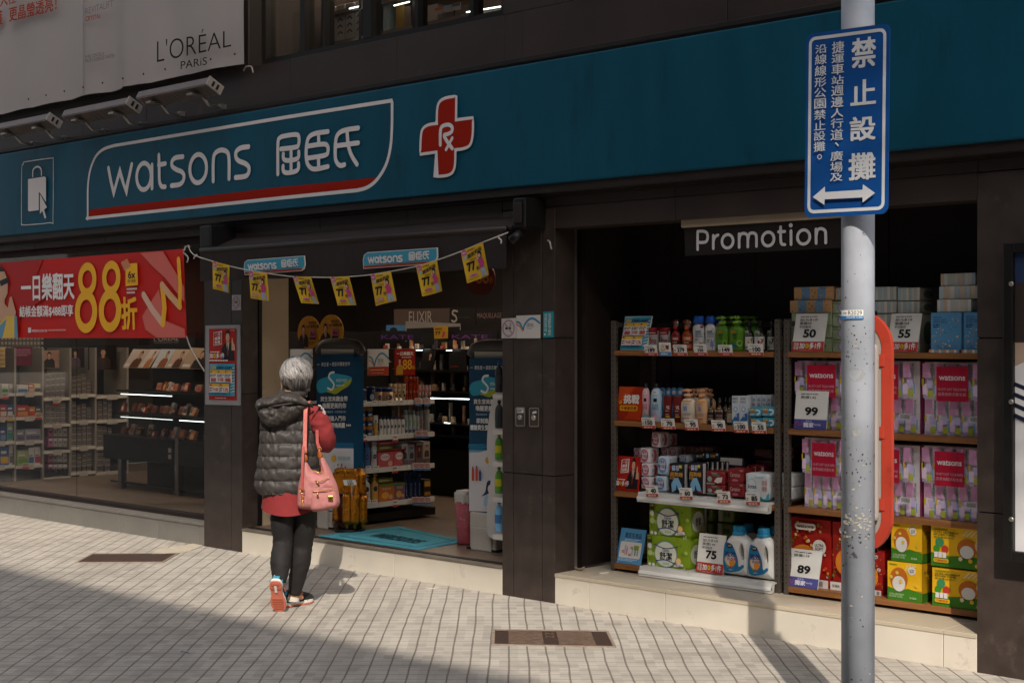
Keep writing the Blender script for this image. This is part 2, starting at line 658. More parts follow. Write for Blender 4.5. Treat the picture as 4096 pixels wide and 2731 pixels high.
# door jamb
b = MB()
b.box(X1 - .35, X1 + .004, .16, .19, ZS, 2.4, M_BLK)
b.box(X1 - .35, X1 - .01, .19, .46, ZS, 2.75, M_BEIGE)
dj_ = part(b, 'door_jamb')
b = MB()
yj = .27
q0 = PXX(1040, 1510, X1 - .01)
q1 = PXX(1064, 1550, X1 - .01)
b.box(X1 - .01, X1 - .002, min(q0.y, q1.y), max(q0.y, q1.y), q1.z, q0.z, M_BEIGE, bev=.002)
b.build('junction_plate', dj_)
# plinth under the window
b = MB()
xs = [-8.5] + [P(x, 2060).x for x in (-190, -60, 70, 201, 334, 479, 631, 795)] + [X0]
b.box(-8.5, X0, .012, .3, -.02, ZS - .025, M_MORT)
for i in range(len(xs) - 1):
 b.box(xs[i] + .003, xs[i + 1] - .003, 0, .25, -.02, ZS - .03, M_SILLT, bev=.003, seg=1)
b.box(-8.5, X0, -.008, .3, ZS - .03, ZS - .004, M_SILLT, bev=.004, seg=1)
part(b, 'plinth')
b = MB()
b.box(-8.5, X0, .10, .17, ZS - .004, ZS + .035, M_TRIM, bev=.004)
b.box(-8.5, X0, .10, .17, 2.42, 2.47, M_TRIM, bev=.004)
b.box(X0 - .035, X0, .10, .17, ZS + .035, 2.42, M_TRIM)
wf_ = part(b, 'window_frame')
M_WIN = glass_mat('window_glass', '#ebe9e6', .02)
b = MB()
xm = P(306, 1700, .13).x
b.box(-8.5, xm - .002, .128, .138, ZS + .036, 2.419, M_WIN)
b.box(xm + .002, X0 - .036, .128, .138, ZS + .036, 2.419, M_WIN)
b.build('window_pane', wf_)
# entrance step and niche step
def step(xa, xb, seams, name, nose=True, depth=.95):
 b = MB()
 b.box(xa, xb, .012, .3, -.02, ZS - .03, M_MORT)
 xs = [xa] + seams + [xb]
 for i in range(len(xs) - 1):
  b.box(xs[i] + .002, xs[i + 1] - .002, 0, .2, -.02, ZS - .022, M_STEP, bev=.002, seg=1)
 return b
b = step(X1 + .0, X2, [P(1577, 2300).x, P(1811, 2300).x], 'entrance_step')
b.box(X1, X2, -.006, .05, ZS - .022, ZS - .004, mat('step_nosing', '#6d6458', .6, var=.2, vs=8, bump=.1, bs=60), bev=.003, seg=1)
b.box(X1, X2, .05, .10, ZS - .022, ZS + .002, M_TRIM, bev=.003, seg=1)
part(b, 'entrance_step')
b = step(X3, X4, [P(x, 2450).x for x in (2355, 2661, 2995, 3772)], 'niche_step')
M_STOP = mat('step_top_tile', '#b5a893', .38, var=.06, vs=2, dirt=('#8d8173', .6, .4), ds=4)
xs = [X3] + [P(x, 2450).x for x in (2355, 2661, 2995, 3772)] + [X4]
for i in range(len(xs) - 1):
 b.box(xs[i] + .001, xs[i + 1] - .001, -.004, .9, ZS - .022, ZS, M_STOP, bev=.002, seg=1)
part(b, 'niche_step')
# lintels, trim under and over the sign, upper wall
ZL = 2.335
b = MB()
def panels(xs, z0, z1, Y, th=.2, m=M_GRAN2):
 b.box(xs[0], xs[-1], Y + .012, Y + th, z0 + .002, z1 - .002, M_SEAM)
 for i in range(len(xs) - 1):
  b.box(xs[i] + .002, xs[i + 1] - .002, Y, Y + th - .01, z0, z1, m, bev=.002, seg=1)
panels([-8.5, -6.0, -4.8, X0, X1], 2.472, 2.53, 0)
panels([X1, P(1280, 900).x, P(1628, 900).x, X2], ZL, 2.53, 0)
panels([X2, P(2053, 2100).x, P(2168, 2100).x, X3], 2.472, 2.53, 0)
panels([X3, P(2700, 850).x, P(3912, 700).x, 5.2], 2.472, 2.53, 0)
panels([X3, P(2700, 850).x, X4], ZL, 2.470, 0)
part(b, 'lintel')
b = MB()
b.box(-8.5, 5.2, -.10, .2, 2.545, 2.612, M_TRIM, bev=.006)
b.box(-8.5, 5.2, -.03, .2, 2.53, 2.546, M_TRIM)
b.box(-8.5, 5.2, -.05, .2, 3.39, 3.425, M_TRIM, bev=.004)
part(b, 'sign_gutter')
b = MB()
xs = [P(x, 400).x for x in (1153, 1578, 2010, 2079)]
panels([-8.5, -5.2, -4.2] + xs + [P(2900, 100).x, P(3700, 100).x, 5.2], 3.43, 3.735, .02)
panels([P(2003, 60).x, P(2900, 100).x, P(3700, 100).x, 5.2], 3.737, 6.5, .02)
panels([-8.5, -6, -4.9, P(985, 100).x], 3.737, 6.5, .02)
part(b, 'upper_wall')
# shop shell
b = MB()
b.box(-8.6, X3 - .35, .1, 6.3, ZS - .1, ZS, M_FLOOR)
part(b, 'shop_floor')
b = MB()
b.box(-8.8, X3 + .0, .2, 6.3, 2.75, 2.85, M_CEIL)
part(b, 'shop_ceiling')
b = MB()
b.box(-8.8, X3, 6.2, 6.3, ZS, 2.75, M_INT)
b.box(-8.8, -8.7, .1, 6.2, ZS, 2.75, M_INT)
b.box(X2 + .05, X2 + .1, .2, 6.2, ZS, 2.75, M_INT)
part(b, 'shop_wall')
b = MB()
YB = .93
panels([X3 - .1, P(2686, 1600, YB).x, P(3022, 1600, YB).x, P(3555, 1100, YB).x, X4 + .6], ZS, 2.6, YB, .1, mat('niche_panel', '#2f2724', .55, var=.12, vs=3))
b.box(X3 - .12, X3 - .06, .19, YB, ZS, 2.6, M_GRAN2)
b.box(X3 - .06, X3 + .0, .19, .215, ZS, 2.6, M_ALU)
b.box(X3 - .06, X3 - .005, .27, .30, ZS, 2.6, M_TRIM)
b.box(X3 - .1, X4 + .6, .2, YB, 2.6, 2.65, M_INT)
b.box(X4 + .5, X4 + .6, .24, YB, ZS, 2.6, M_GRAN2)
part(b, 'niche_wall')
# first-floor window with lit shelves behind it
xa, xb = P(1036, 200).x, P(2003, 60).x
b = MB()
b.box(xa, xb, .03, .12, 3.736, 3.775, M_BLK)
for px, wd in ((1036, .05), (1190, .05), (1280, .02), (1440, .09), (1648, .03), (1870, .03), (1998, .03)):
 x = P(px, 100).x
 b.box(x, x + wd, .025, .12, 3.775, 5.2, M_BLK)
wf_ = part(b, 'upper_window_frame')
b = MB()
b.box(xa, xb, .07, .078, 3.776, 5.2, M_WIN)
b.build('window_pane', wf_)
b = MB()
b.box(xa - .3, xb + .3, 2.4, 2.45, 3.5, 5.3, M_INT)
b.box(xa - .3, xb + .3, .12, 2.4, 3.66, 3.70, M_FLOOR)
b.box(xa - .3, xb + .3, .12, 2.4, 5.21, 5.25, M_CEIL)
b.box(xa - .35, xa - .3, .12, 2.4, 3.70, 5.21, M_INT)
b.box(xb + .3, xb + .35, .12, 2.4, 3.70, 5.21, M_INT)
part(b, 'upper_room')
# opposite side of the street (behind the camera): its roof line and an added unseen screen shape the strip of sun
opp = thing('opposite_building', 'pale office block across the street with an added unseen shade screen on posts', 'building', (0, -14, 0))
M_OPP = mat('opposite_wall', '#8b8378', .8, var=.1, vs=1)
b = MB()
b.box(-30, 60, -26, -14, 0, 13.72, M_OPP)
for i in range(22):
 b.box(-28 + i * 4, -26 + i * 4, -13.99, -13.95, .6, 2.8, M_BLK)
 for k in range(3):
  b.box(-28 + i * 4, -26 + i * 4, -13.99, -13.95, 4.4 + k * 3, 6.0 + k * 3, M_BLK)
b.build('block', opp)
b = MB()
XB, SL = 14.6, .32                      # its lower edge rises towards the right
def beam(z0, z1, y0, y1):
 b.box(-30, XB, y0, y1, z0, z1, M_OPP)
 q = [(XB, z0), (XB + 7, z0 + 7 * SL), (60, z0 + 7 * SL), (60, z1 + 7 * SL), (XB + 7, z1 + 7 * SL), (XB, z1)]
 b.slab([(x, y0, z) for x, z in q], (0, y1 - y0, 0), M_OPP)
beam(16.75, 22, -14.5, -14)  # added screen out of view, keeps the sun off the upper facade
for z, h in ((16.60, .12), (16.42, .11), (16.26, .09), (16.10, .06), (15.95, .04)):  # added slats soften the lower edge of the screen's shadow
 beam(z, z + h, -14.3, -14.26)
b.build('shade_screen', opp)
for i in range(6):
 b = MB()
 b.box(-30 + i * 18, -29.8 + i * 18, -14.4, -14.1, 13.72, 16.75, M_OPP)  # added posts under the unseen screen
 b.build('post', opp)
# ================================================================== fascia sign
YS = -.12
M_TEAL = mat('sign_teal', '#02465a', .5, spec=.2, var=.14, vs=1.6, stretch=(2.5, 1, .6), dirt=('#04323f', .55, .6), ds=1.5)
M_LET = K('#cfcac8', 55)
M_RED = K('#901806', 50)
def S1(x, y):
 return P(x / 1.7418, y / 1.7418, YS)
def S2(x, y):
 return P(1000 + x / 1.68, y / 1.68, YS)
SX0, SX1 = -8.4, 5.15
SZ0, SZ1 = P(1000, 850, YS).z, P(1000, 446, YS).z
sfr = plane(SX0, SX1, SZ0, SZ1, YS)
sfr.k = 2
def uv(q):
 return ((q.x - SX0) / (SX1 - SX0), (q.z - SZ0) / (SZ1 - SZ0))
sign = thing('fascia_sign', 'long teal shop sign with white watsons wordmark, red stripe and red pharmacy cross', 'shop sign', (-1, YS, SZ0))
b = MB()
b.box(SX0, SX1, YS, .0, SZ0, SZ1, M_TEAL, bev=.01)
b.build('sign_panel', sign)
def U1(l):
 return [uv(S1(*q)) for q in l]
def U2(l):
 return [uv(S2(*q)) for q in l]
def draw_wordmark(b, fr, m, T1, T2, w1, w2, b2=None):
 b2 = b2 or b
 L = [
  ([(758, 1172), (776, 1270), (795, 1345), (816, 1268), (837, 1192), (858, 1265), (880, 1335), (900, 1240), (920, 1146)], 0, 0),
  ([(1005 + 50 * cos(a), 1230 - 5 * cos(a) + 92 * sin(a)) for a in [2 * pi * k / 14 for k in range(14)]], 1, 1),
  ([(1062, 1150), (1062, 1312)], 0, 1),
  ([(1110, 1082), (1112, 1180), (1114, 1260), (1128, 1298), (1154, 1302)], 0, 1),
  ([(1108, 1150), (1155, 1141)], 0, 1),
  ([(1278, 1093), (1228, 1100), (1204, 1122), (1203, 1158), (1232, 1182), (1270, 1198), (1286, 1228), (1276, 1268), (1248, 1288), (1198, 1294)], 0, 1),
  ([(1385 + 58 * cos(a), 1176 - 7 * cos(a) + 98 * sin(a)) for a in [2 * pi * k / 14 for k in range(14)]], 1, 1),
  ([(1490, 1262), (1490, 1130), (1502, 1072), (1545, 1047), (1588, 1062), (1600, 1115), (1600, 1245)], 0, 1),
  ([(1737, 1024), (1684, 1032), (1652, 1056), (1648, 1094), (1668, 1122), (1712, 1140), (1738, 1166), (1736, 1206), (1712, 1230), (1645, 1238)], 0, 1),
 ]
 for pts, cl, s in L:
  b.stroke(fr, T1(pts), w1, m, sm=bool(s), closed=bool(cl))
 L = [
  [(192, 1170), (193, 965), (206, 928), (240, 915), (318, 906), (334, 930), (331, 972), (312, 990), (212, 1003)],
  [(281, 1022), (281, 1158)],
  [(229, 1036), (231, 1068), (256, 1080), (312, 1072), (332, 1054), (333, 1022)],
  [(228, 1118), (230, 1150), (256, 1163), (312, 1152), (331, 1132), (332, 1100)],
  [(530, 886), (448, 898), (402, 924), (386, 980), (384, 1060), (398, 1112), (440, 1138), (530, 1120)],
  [(388, 985), (500, 970), (528, 986), (530, 1018), (510, 1045), (390, 1065)],
  [(468, 893), (468, 972)], [(468, 1055), (468, 1122)],
  [(735, 862), (648, 876), (604, 898), (584, 944), (580, 1050), (590, 1092), (614, 1114), (642, 1108)],
  [(588, 982), (735, 962)], [(660, 878), (668, 975), (690, 1046), (727, 1106)]]
 for pts in L:
  b2.stroke(fr, T2(pts), w2, m)
zz = .0355
b = MB()
red = [S1(622, 1462), S2(200, 1258), S2(560, 1224), S2(858, 1192), S2(815, 1228), S2(760, 1258), S2(700, 1270), S2(300, 1310), S1(622, 1512)]
b.pol(sfr, [uv(q) for q in red], M_RED)
b.build('red_stripe', sign)
b = MB()
fr_pts = [S1(613, 1526), S1(613, 1420), S1(615, 1290), S1(632, 1180), S1(670, 1090), S1(725, 1040), S1(800, 1015)]
fr_pts = smooth([V(q) for q in fr_pts], False, 4) + [S2(250, 788), S2(600, 733), S2(958, 677)]
rr = smooth([S2(957, 690), S2(956, 850), S2(946, 990), S2(915, 1110), S2(855, 1208), S2(790, 1260), S2(720, 1280)], False, 4)
fr_pts = [uv(q) for q in fr_pts] + [uv(q) for q in rr] + [uv(S2(300, 1322)), uv(S1(613, 1526))]
b.stroke(sfr, fr_pts[:-1] + [uv(S1(605, 1522))], .026, M_LET, sm=False)
b.build('logo_frame', sign)
b, b2 = MB(), MB()
draw_wordmark(b, sfr, M_LET, U1, U2, .0385, .0345, b2)
b.build('wordmark', sign)
b2.build('chinese_wordmark', sign)
# pharmacy cross
cr = [(1395, 648), (1393, 808), (1508, 793)] + [tuple(q) for q in smooth([(1507, 800), (1505, 905), (1488, 975), (1445, 1000), (1390, 1008)], False, 4)][1:] + \
  [tuple(q) for q in smooth([(1388, 1012), (1387, 1100), (1372, 1155), (1335, 1180), (1258, 1188)], False, 4)][1:] + [(1260, 1024), (1152, 1039)] + \
  [tuple(q) for q in smooth([(1152, 1030), (1156, 925), (1168, 870), (1205, 842), (1262, 832)], False, 4)][1:] + \
  [tuple(q) for q in smooth([(1263, 825), (1266, 740), (1280, 690), (1320, 662), (1395, 648)], False, 4)][1:-1]
b = MB()
b.pol(sfr, U2(cr), M_RED)
b.stroke(sfr, U2(cr), .02, M_LET, sm=False, closed=True)
b.stroke(sfr, U2([(1287, 975), (1288, 890), (1300, 852), (1342, 840), (1367, 858), (1362, 888), (1335, 904), (1313, 912), (1335, 955), (1368, 1000)]), .026, M_LET)
b.stroke(sfr, U2([(1368, 930), (1326, 1008)]), .022, M_LET)
b.build('pharmacy_cross', sign)
# pick-up bag emblem
b = MB()
q = [(172, 1150), (172, 1135), (190, 1128), (360, 1104), (378, 1110), (380, 1130), (378, 1525), (360, 1552), (185, 1568), (162, 1560), (158, 1540), (160, 1180)]
b.stroke(sfr, U1(q), .008, M_LET, closed=True, n=3)
b.stroke(sfr, U1([(237, 1232), (240, 1185), (268, 1163), (294, 1178), (298, 1222)]), .016, M_LET)
b.pol(sfr, U1([(205, 1250), (320, 1232), (330, 1240), (330, 1410), (292, 1350), (280, 1338), (280, 1465), (212, 1474), (205, 1466)]), M_LET)
b.pol(sfr, U1([(288, 1352), (288, 1492), (305, 1470), (322, 1526), (332, 1515), (316, 1462), (337, 1446)]), M_LET)
fx = Fr(S1(216, 1452), S1(265, 1446), S1(265, 1258), S1(216, 1264))
fx.k = 12
b.vtxt(fx, '網購', .54, .5, 1.0, 1.0, M_TEAL, .01)
b.vtxt(fx, '取貨門市', .0, .02, .46, .98, M_TEAL, .01)
b.build('pickup_emblem', sign)
# ------------------------------------------------------------------ canvas banner above
cv = thing('canvas_banner', 'large white hanging canvas advert with black lettering above the teal sign', 'banner', (-6, -.1, 3.73))
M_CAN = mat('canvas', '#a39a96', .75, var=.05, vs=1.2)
xr = P(973, 200, -.1).x
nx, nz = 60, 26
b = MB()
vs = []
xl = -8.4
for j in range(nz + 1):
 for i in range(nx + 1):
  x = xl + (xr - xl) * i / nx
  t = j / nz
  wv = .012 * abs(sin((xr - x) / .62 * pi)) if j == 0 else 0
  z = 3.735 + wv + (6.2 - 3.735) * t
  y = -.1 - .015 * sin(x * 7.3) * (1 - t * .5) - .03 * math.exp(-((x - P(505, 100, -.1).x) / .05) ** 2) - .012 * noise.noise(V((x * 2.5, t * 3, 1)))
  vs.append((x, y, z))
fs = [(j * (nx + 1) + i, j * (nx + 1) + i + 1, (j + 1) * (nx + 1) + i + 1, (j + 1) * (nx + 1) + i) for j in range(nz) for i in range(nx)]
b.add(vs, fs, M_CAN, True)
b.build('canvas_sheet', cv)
b = MB()
fr = plane(xl, xr, 3.735, 6.2, -.147)
uvb = lambda x, y: ((P(x / 1.7418, y / 1.7418, -.147).x - xl) / (xr - xl), (P(x / 1.7418, y / 1.7418, -.147).z - 3.735) / (6.2 - 3.735))
def tq(b, Y, s, tl, tr, br, bl, m, bold=0):
 f = QP(Y, *[(q[0] / 1.7418, q[1] / 1.7418) for q in (tl, tr, br, bl)])
 return b.txt(f, s, 0, 0, 1, 1, m, bold)
MD = K('#1c1817', 60)
MO = K('#9c3a22', 60)
b = MB()
tq(b, -.142, "L'ORÉAL", (1095, 250), (1612, 180), (1612, 325), (1095, 437), MD, -.012)
b.build('lettering', cv)
b = MB()
tq(b, -.142, 'PARiS', (1260, 430), (1443, 398), (1443, 452), (1260, 486), MD, 0)
b.build('lettering', cv)
b = MB()
tq(b, -.147, 'REVITALIFT', (597, 60), (790, 2), (790, 48), (597, 103), K('#5a5250'), -.012)
b.build('lettering', cv)
b = MB()
tq(b, -.147, 'CRYSTAL', (597, 118), (703, 96), (703, 128), (597, 152), MO, .01)
b.build('lettering', cv)
b = MB()
tq(b, -.147, 'PURE CENTELLA', (597, 388), (728, 362), (728, 386), (597, 412), K('#4a4341'))
b.build('lettering', cv)
b = MB()
tq(b, -.147, 'MICRO-ESSENCE WATER', (597, 416), (798, 375), (798, 402), (597, 440), K('#4a4341'))
b.build('lettering', cv)
b = MB()
tq(b, -.147, '更晶瑩透亮！', (65, 55), (395, -25), (395, 72), (65, 155), MO, .02)
b.build('lettering', cv)
b = MB()
tq(b, -.147, '護', (-50, 88), (18, 72), (18, 170), (-50, 186), MO, .02)
b.build('lettering', cv)
b = MB()
tq(b, -.147, '人在', (2, -30), (110, -60), (110, 20), (2, 52), MO, .02)
b.build('lettering', cv)
b = MB()
x = P(577 / 1.7418, 300, -.14).x
b.box(x, x + .008, -.14, -.13, 3.76, 6.1, K('#8d8886'))
b.build('seam_line', cv)
for i in range(11):
 b = MB()
 x = xr - .05 - i * .31
 M = Matrix.Translation((x, -.14, 3.79 + .02)) @ Matrix.Rotation(pi / 2, 4, 'X')
 b.lathe([(.009, 0), (.009, .005), (.004, .006)], mat('eyelet', '#4a2f1e', .5, metal=.6), 10, M=M)
 b.build('eyelet', cv)
b = MB()
b.tube(smooth([P(975, 284, -.13), P(985, 268, -.14), P(1005, 268, -.15), P(1012, 292, -.15)], False, 5), .006, K('#8d857c'), 6)
b.build('cord', cv)
# ------------------------------------------------------------------ LED floods over the sign
def flood(xa, xb, yt, yb, lab):
 t = thing('flood_light', lab, 'flood light', (P(xa, yb, -.30).x, -.30, P(xa, yb, -.30).z), group='flood lights over the teal sign')
 a = P(xa, yb, -.30)
 c = P(xb, yt, -.30)
 L = c.x - a.x
 z = a.z + .06
 M = Matrix.Translation((a.x, -.30, z)) @ Matrix.Rotation(radians(-28), 4, 'X')
 b = MB()
 ml = mat('flood_housing', '#766b65', .5, metal=.5, var=.1, vs=10)
 b.box(0, L, -.07, .07, -.032, .032, ml, bev=.006, M=M)
 for k in range(9):
  b.box(.01, L - .01, -.064 + k * .0145, -.06 + k * .0145, -.038, -.031, ml, M=M)
 hs_ = b.build('housing', t)
 b = MB()
 b.box(L, L + .012, -.075, .075, -.036, .042, mat('flood_cap', '#938b85', .45, metal=.4), bev=.004, M=M)
 for dy in (-.022, .022):
  b.box(L + .012, L + .016, dy - .01, dy + .01, -.02, .022, M_BLK, M=M, bev=.004)
 b.build('end_cap', t)
 b = MB()
 b.box(.02, L - .02, -.06, .06, .0322, .036, K('#b5b0a8', 30), M=M)
 b.build('lens', hs_)
 for fx in (.2, .78):
  b = MB()
  x = a.x + L * fx
  b.tube([(x, -.29, z - .02), (x, -.2, z - .11), (x, -.09, z - .12)], .012, M_ALU, 6)
  b.box(x - .035, x + .035, -.38, -.22, z - .055, z - .04, M_ALU)
  b.box(x - .02, x + .02, -.1, -.05, 3.425, z - .09, M_ALU)
  b.build('bracket', t)
flood(574, 857, 400, 430, 'flood light bar nearest the canvas corner, rightmost over the shop sign')
flood(277, 535, 470, 500, 'middle flood light bar above the logo frame of the shop sign')
flood(2, 216, 528, 552, 'flood light bar above the pick-up bag emblem, leftmost of the three')
# ================================================================== printed matter helpers
class Sh(Fr):                                 # frame given by photo-region corners of a face in plane Y
 def __init__(s, Y, reg, tl, tr, br, bl):
  s.Y = Y
  s.reg = reg
  Fr.__init__(s, s.w_(bl), s.w_(br), s.w_(tr), s.w_(tl))
 def w_(s, q):
  return P(s.reg[0] + q[0] / s.reg[2], s.reg[1] + q[1] / s.reg[2], s.Y)
 def q(s, x, y):
  p = s.w_((x, y))
  u = v = .5
  for _ in range(8):
   e = p - Fr.__call__(s, u, v)
   du = Fr.__call__(s, u + .01, v) - Fr.__call__(s, u, v)
   dv = Fr.__call__(s, u, v + .01) - Fr.__call__(s, u, v)
   a, b_, c, d = du.x, dv.x, du.z, dv.z
   D = a * d - b_ * c
   u += .01 * (e.x * d - b_ * e.z) / D
   v += .01 * (a * e.z - c * e.x) / D
  return u, v
 def b(s, x0, y0, x1, y1):
  a, b_, c, d = s.q(x0, y0), s.q(x1, y0), s.q(x1, y1), s.q(x0, y1)
  return (a[0] + d[0]) / 2, (c[1] + d[1]) / 2, (b_[0] + c[0]) / 2, (a[1] + b_[1]) / 2
 def t(s, x0, y0, x1, y1):
  return s.b(x0, y0, x1, y1)
 def L(s, pts):
  return [s.q(*p) for p in pts]
def backing(b, fr, m, th=.003, u0=0, u1=1, v0=0, v1=1, r=0):
 if r:
  pts = []
  ru, rv = r / fr.w, r / fr.h
  for cu, cv_, a0 in ((u1 - ru, v1 - rv, 0), (u0 + ru, v1 - rv, 90), (u0 + ru, v0 + rv, 180), (u1 - ru, v0 + rv, 270)):
   for k in range(7):
    a = radians(a0 + 15 * k)
    pts.append((cu + ru * cos(a), cv_ + rv * sin(a)))
 else:
  pts = [(u0, v0), (u1, v0), (u1, v1), (u0, v1)]
 return b.slab([fr(u, v) for u, v in pts], fr.N * -th, m)
def rrect(fr, u0, v0, u1, v1, r):
 pts = []
 ru, rv = r / fr.w, r / fr.h
 for cu, cv_, a0 in ((u1 - ru, v1 - rv, 0), (u0 + ru, v1 - rv, 90), (u0 + ru, v0 + rv, 180), (u1 - ru, v0 + rv, 270)):
  for k in range(5):
   a = radians(a0 + 22.5 * k)
   pts.append((cu + ru * cos(a), cv_ + rv * sin(a)))
 return pts
WHT, BLK, RED, YEL = K('#d9d6d0'), K('#17151a'), K('#b0241b'), K('#d9aa24')
SKIN_P, HAIR_P = K('#c79a7c'), K('#211a18')
def tiny(b, fr, u0, v0, u1, v1, m, n=1, seed=1):   # lines of print too small to read
 rnd = random.Random(seed)
 h = (v1 - v0) / n
 for i in range(n):
  x = u0
  end = u1 if i < n - 1 else u0 + (u1 - u0) * .8
  while x < end - .01:
   wv = min(end - x, rnd.uniform(.04, .13))
   b.rect(fr, x, v1 - h * (i + .75), x + wv, v1 - h * (i + .2), m)
   x += wv + .018
def person_print(b, fr, u0, v0, u1, v1, top, skin=SKIN_P, hair=HAIR_P, suit=False):
 W, H = u1 - u0, v1 - v0
 f = lambda pts: [(u0 + W * x, v0 + H * y) for x, y in pts]
 b.pol(fr, f([(.05, 0), (.98, 0), (.95, .42), (.78, .56), (.55, .62), (.3, .55), (.1, .4)]), top)
 if suit:
  b.pol(fr, f([(.42, .6), (.62, .6), (.52, .15)]), WHT)
  b.pol(fr, f([(.49, .55), (.55, .55), (.56, .2), (.5, .12), (.46, .2)]), K('#7d2a20'))
 b.pol(fr, f([(.43, .52), (.6, .52), (.6, .68), (.43, .68)]), skin)
 b.disc(fr, u0 + W * .52, v0 + H * .8, W * .17, hair, H * .2)
 b.disc(fr, u0 + W * .52, v0 + H * .755, W * .135, skin, H * .145)
 b.pol(fr, f([(.36, .8), (.38, .92), (.52, .98), (.67, .92), (.69, .8), (.62, .87), (.45, .88)]), hair)
def bank_print(b, fr, u0=0, v0=0, u1=1, v1=1):     # the teal bank-card offer sheet
 f = fr.sub(u0, v0, u1, v1)
 b.rect(f, 0, 0, 1, 1, K('#3b9bb3'))
 for k in range(9):
  b.pol(f, [(.82 + .0, .1 + k * .09), (1, .14 + k * .09), (1, .17 + k * .09), (.84, .13 + k * .09)], K('#d9d6d0'))
 b.txt(f, '2020', .06, .83, .27, .92, YEL, .03, shear=.01)
 b.txt(f, '全新銀行卡友優惠', .29, .83, .93, .92, K('#1f3f6e'), .03)
 tiny(b, f, .06, .945, .4, .965, WHT, 1, 3)
 for k, (num, day) in enumerate((('88', '週一'), ('$100', '週二'), ('88', '週三'))):
  a = .05 + k * .305
  b.rect(f, a, .42, a + .285, .80, WHT)
  b.rect(f, a, .70, a + .285, .80, YEL)
  b.txt(f, day, a + .02, .715, a + .12, .785, K('#7d2a20'), .02)
  tiny(b, f, a + .01, .58, a + .26, .68, K('#5a3430'), 2, k)
  b.txt(f, num, a + .04, .44, a + .25, .56, RED, .03)
 for k, (num, day) in enumerate((('$100', '週五'), ('13%', '週日'))):
  a = .07 + k * .41
  b.rect(f, a, .11, a + .38, .38, WHT)
  b.rect(f, a, .29, a + .38, .38, YEL)
  b.txt(f, day, a + .02, .30, a + .12, .37, K('#7d2a20'), .02)
  tiny(b, f, a + .02, .13, a + .15, .27, K('#5a3430'), 2, k + 9)
  b.txt(f, num, a + .17, .13, a + .36, .25, RED, .03)
 tiny(b, f, .05, .03, .95, .07, K('#1f3f6e'), 1, 5)
def bonus(b, fr, u0, v0, u1, v1, m=WHT):           # "add $1 for one more"
 W = u1 - u0
 h = v1 - v0
 b.txt(fr, '加', u0, v0 + h * .1, u0 + W * .22, v1 - h * .05, m, .035)
 b.disc(fr, u0 + W * .345, v0 + h * .5, W * .1, YEL)
 b.txt(fr, '$1', u0 + W * .29, v0 + h * .25, u0 + W * .4, v1 - h * .3, K('#7d4a12'), .02)
 b.txt(fr, '多1件', u0 + W * .47, v0 + h * .05, u1, v1, m, .035)
def price_print(b, fr, num, lines, band='red'):
 b.rect(fr, 0, 0, 1, 1, WHT)
 b.rect(fr, 0, 0, 1, .26, K('#b23a33') if band == 'red' else K('#4a4a86'))
 tiny(b, fr, .16, .90, .84, .935, K('#3a3533'), 1, len(num))
 z = .87
 for s in lines:
  wv = min(.62, .095 * len(s))
  b.txt(fr, s, .16, z - .075, .16 + wv, z, K('#3a3533'), .012)
  z -= .095
 b.txt(fr, num, .32, .36, .72, .58, BLK, .035)
 if band == 'red':
  b.txt(fr, '任挑', .06, .135, .22, .225, WHT, .015)
  b.txt(fr, '任選', .06, .045, .22, .13, WHT, .015)
  bonus(b, fr, .25, .05, .94, .225)
  tiny(b, fr, .25, .012, .8, .03, K('#d99a94'), 1, 2)
 else:
  b.txt(fr, '屈臣氏', .36, .19, .56, .235, K('#c9c3d8'), .01)
  b.txt(fr, '獨家', .3, .05, .62, .175, K('#d8d4e2'), .03)
  b.txt(fr, 'only', .64, .09, .84, .16, K('#c9c3d8'), .0)
  b.stroke(fr, [(.03, .1), (.1, .2), (.2, .08), (.27, .2)], .008, K('#7a4a78'))
def tag_print(b, fr, num, save=False):
 b.rect(fr, 0, .0, 1, 1, WHT)
 b.rect(fr, 0, 0, 1, .26, K('#b23a33'))
 tiny(b, fr, .08, .8, .9, .9, K('#4a4442'), 1, len(num))
 if '/' in num:
  a, c = num.split('/')
  b.txt(fr, a, .42, .66, .78, .84, BLK, .02)
  b.txt(fr, c, .3, .32, .78, .6, BLK, .035)
 else:
  b.txt(fr, num, .3 if len(num) > 2 else .42, .34, .86 if len(num) > 2 else .86, .74, BLK, .04)
  tiny(b, fr, .08, .36, .24, .62, K('#4a4442'), 2, 7)
 if save:
  b.txt(fr, '省SAVE', .34, .05, .8, .21, K('#e0c9c2'), .02)
 else:
  bonus(b, fr, .2, .04, .85, .22, K('#e0c9c2'))
def nosmoke(b, fr, cu, cv_, r):
 b.ring(fr, cu, cv_, r, K('#a8849a'), t=.2)
 rv = r * fr.w / fr.h
 b.rect(fr, cu - r * .5, cv_ - rv * .12, cu + r * .4, cv_ + rv * .12, BLK)
 b.stroke(fr, [(cu + r * .2, cv_ + rv * .2), (cu + r * .4, cv_ + rv * .4), (cu + r * .2, cv_ + rv * .6)], .004, BLK)
 b.stroke(fr, [(cu - r * .62, cv_ + rv * .62), (cu + r * .62, cv_ - rv * .62)], r * fr.w * .17, K('#a8849a'), sm=False)
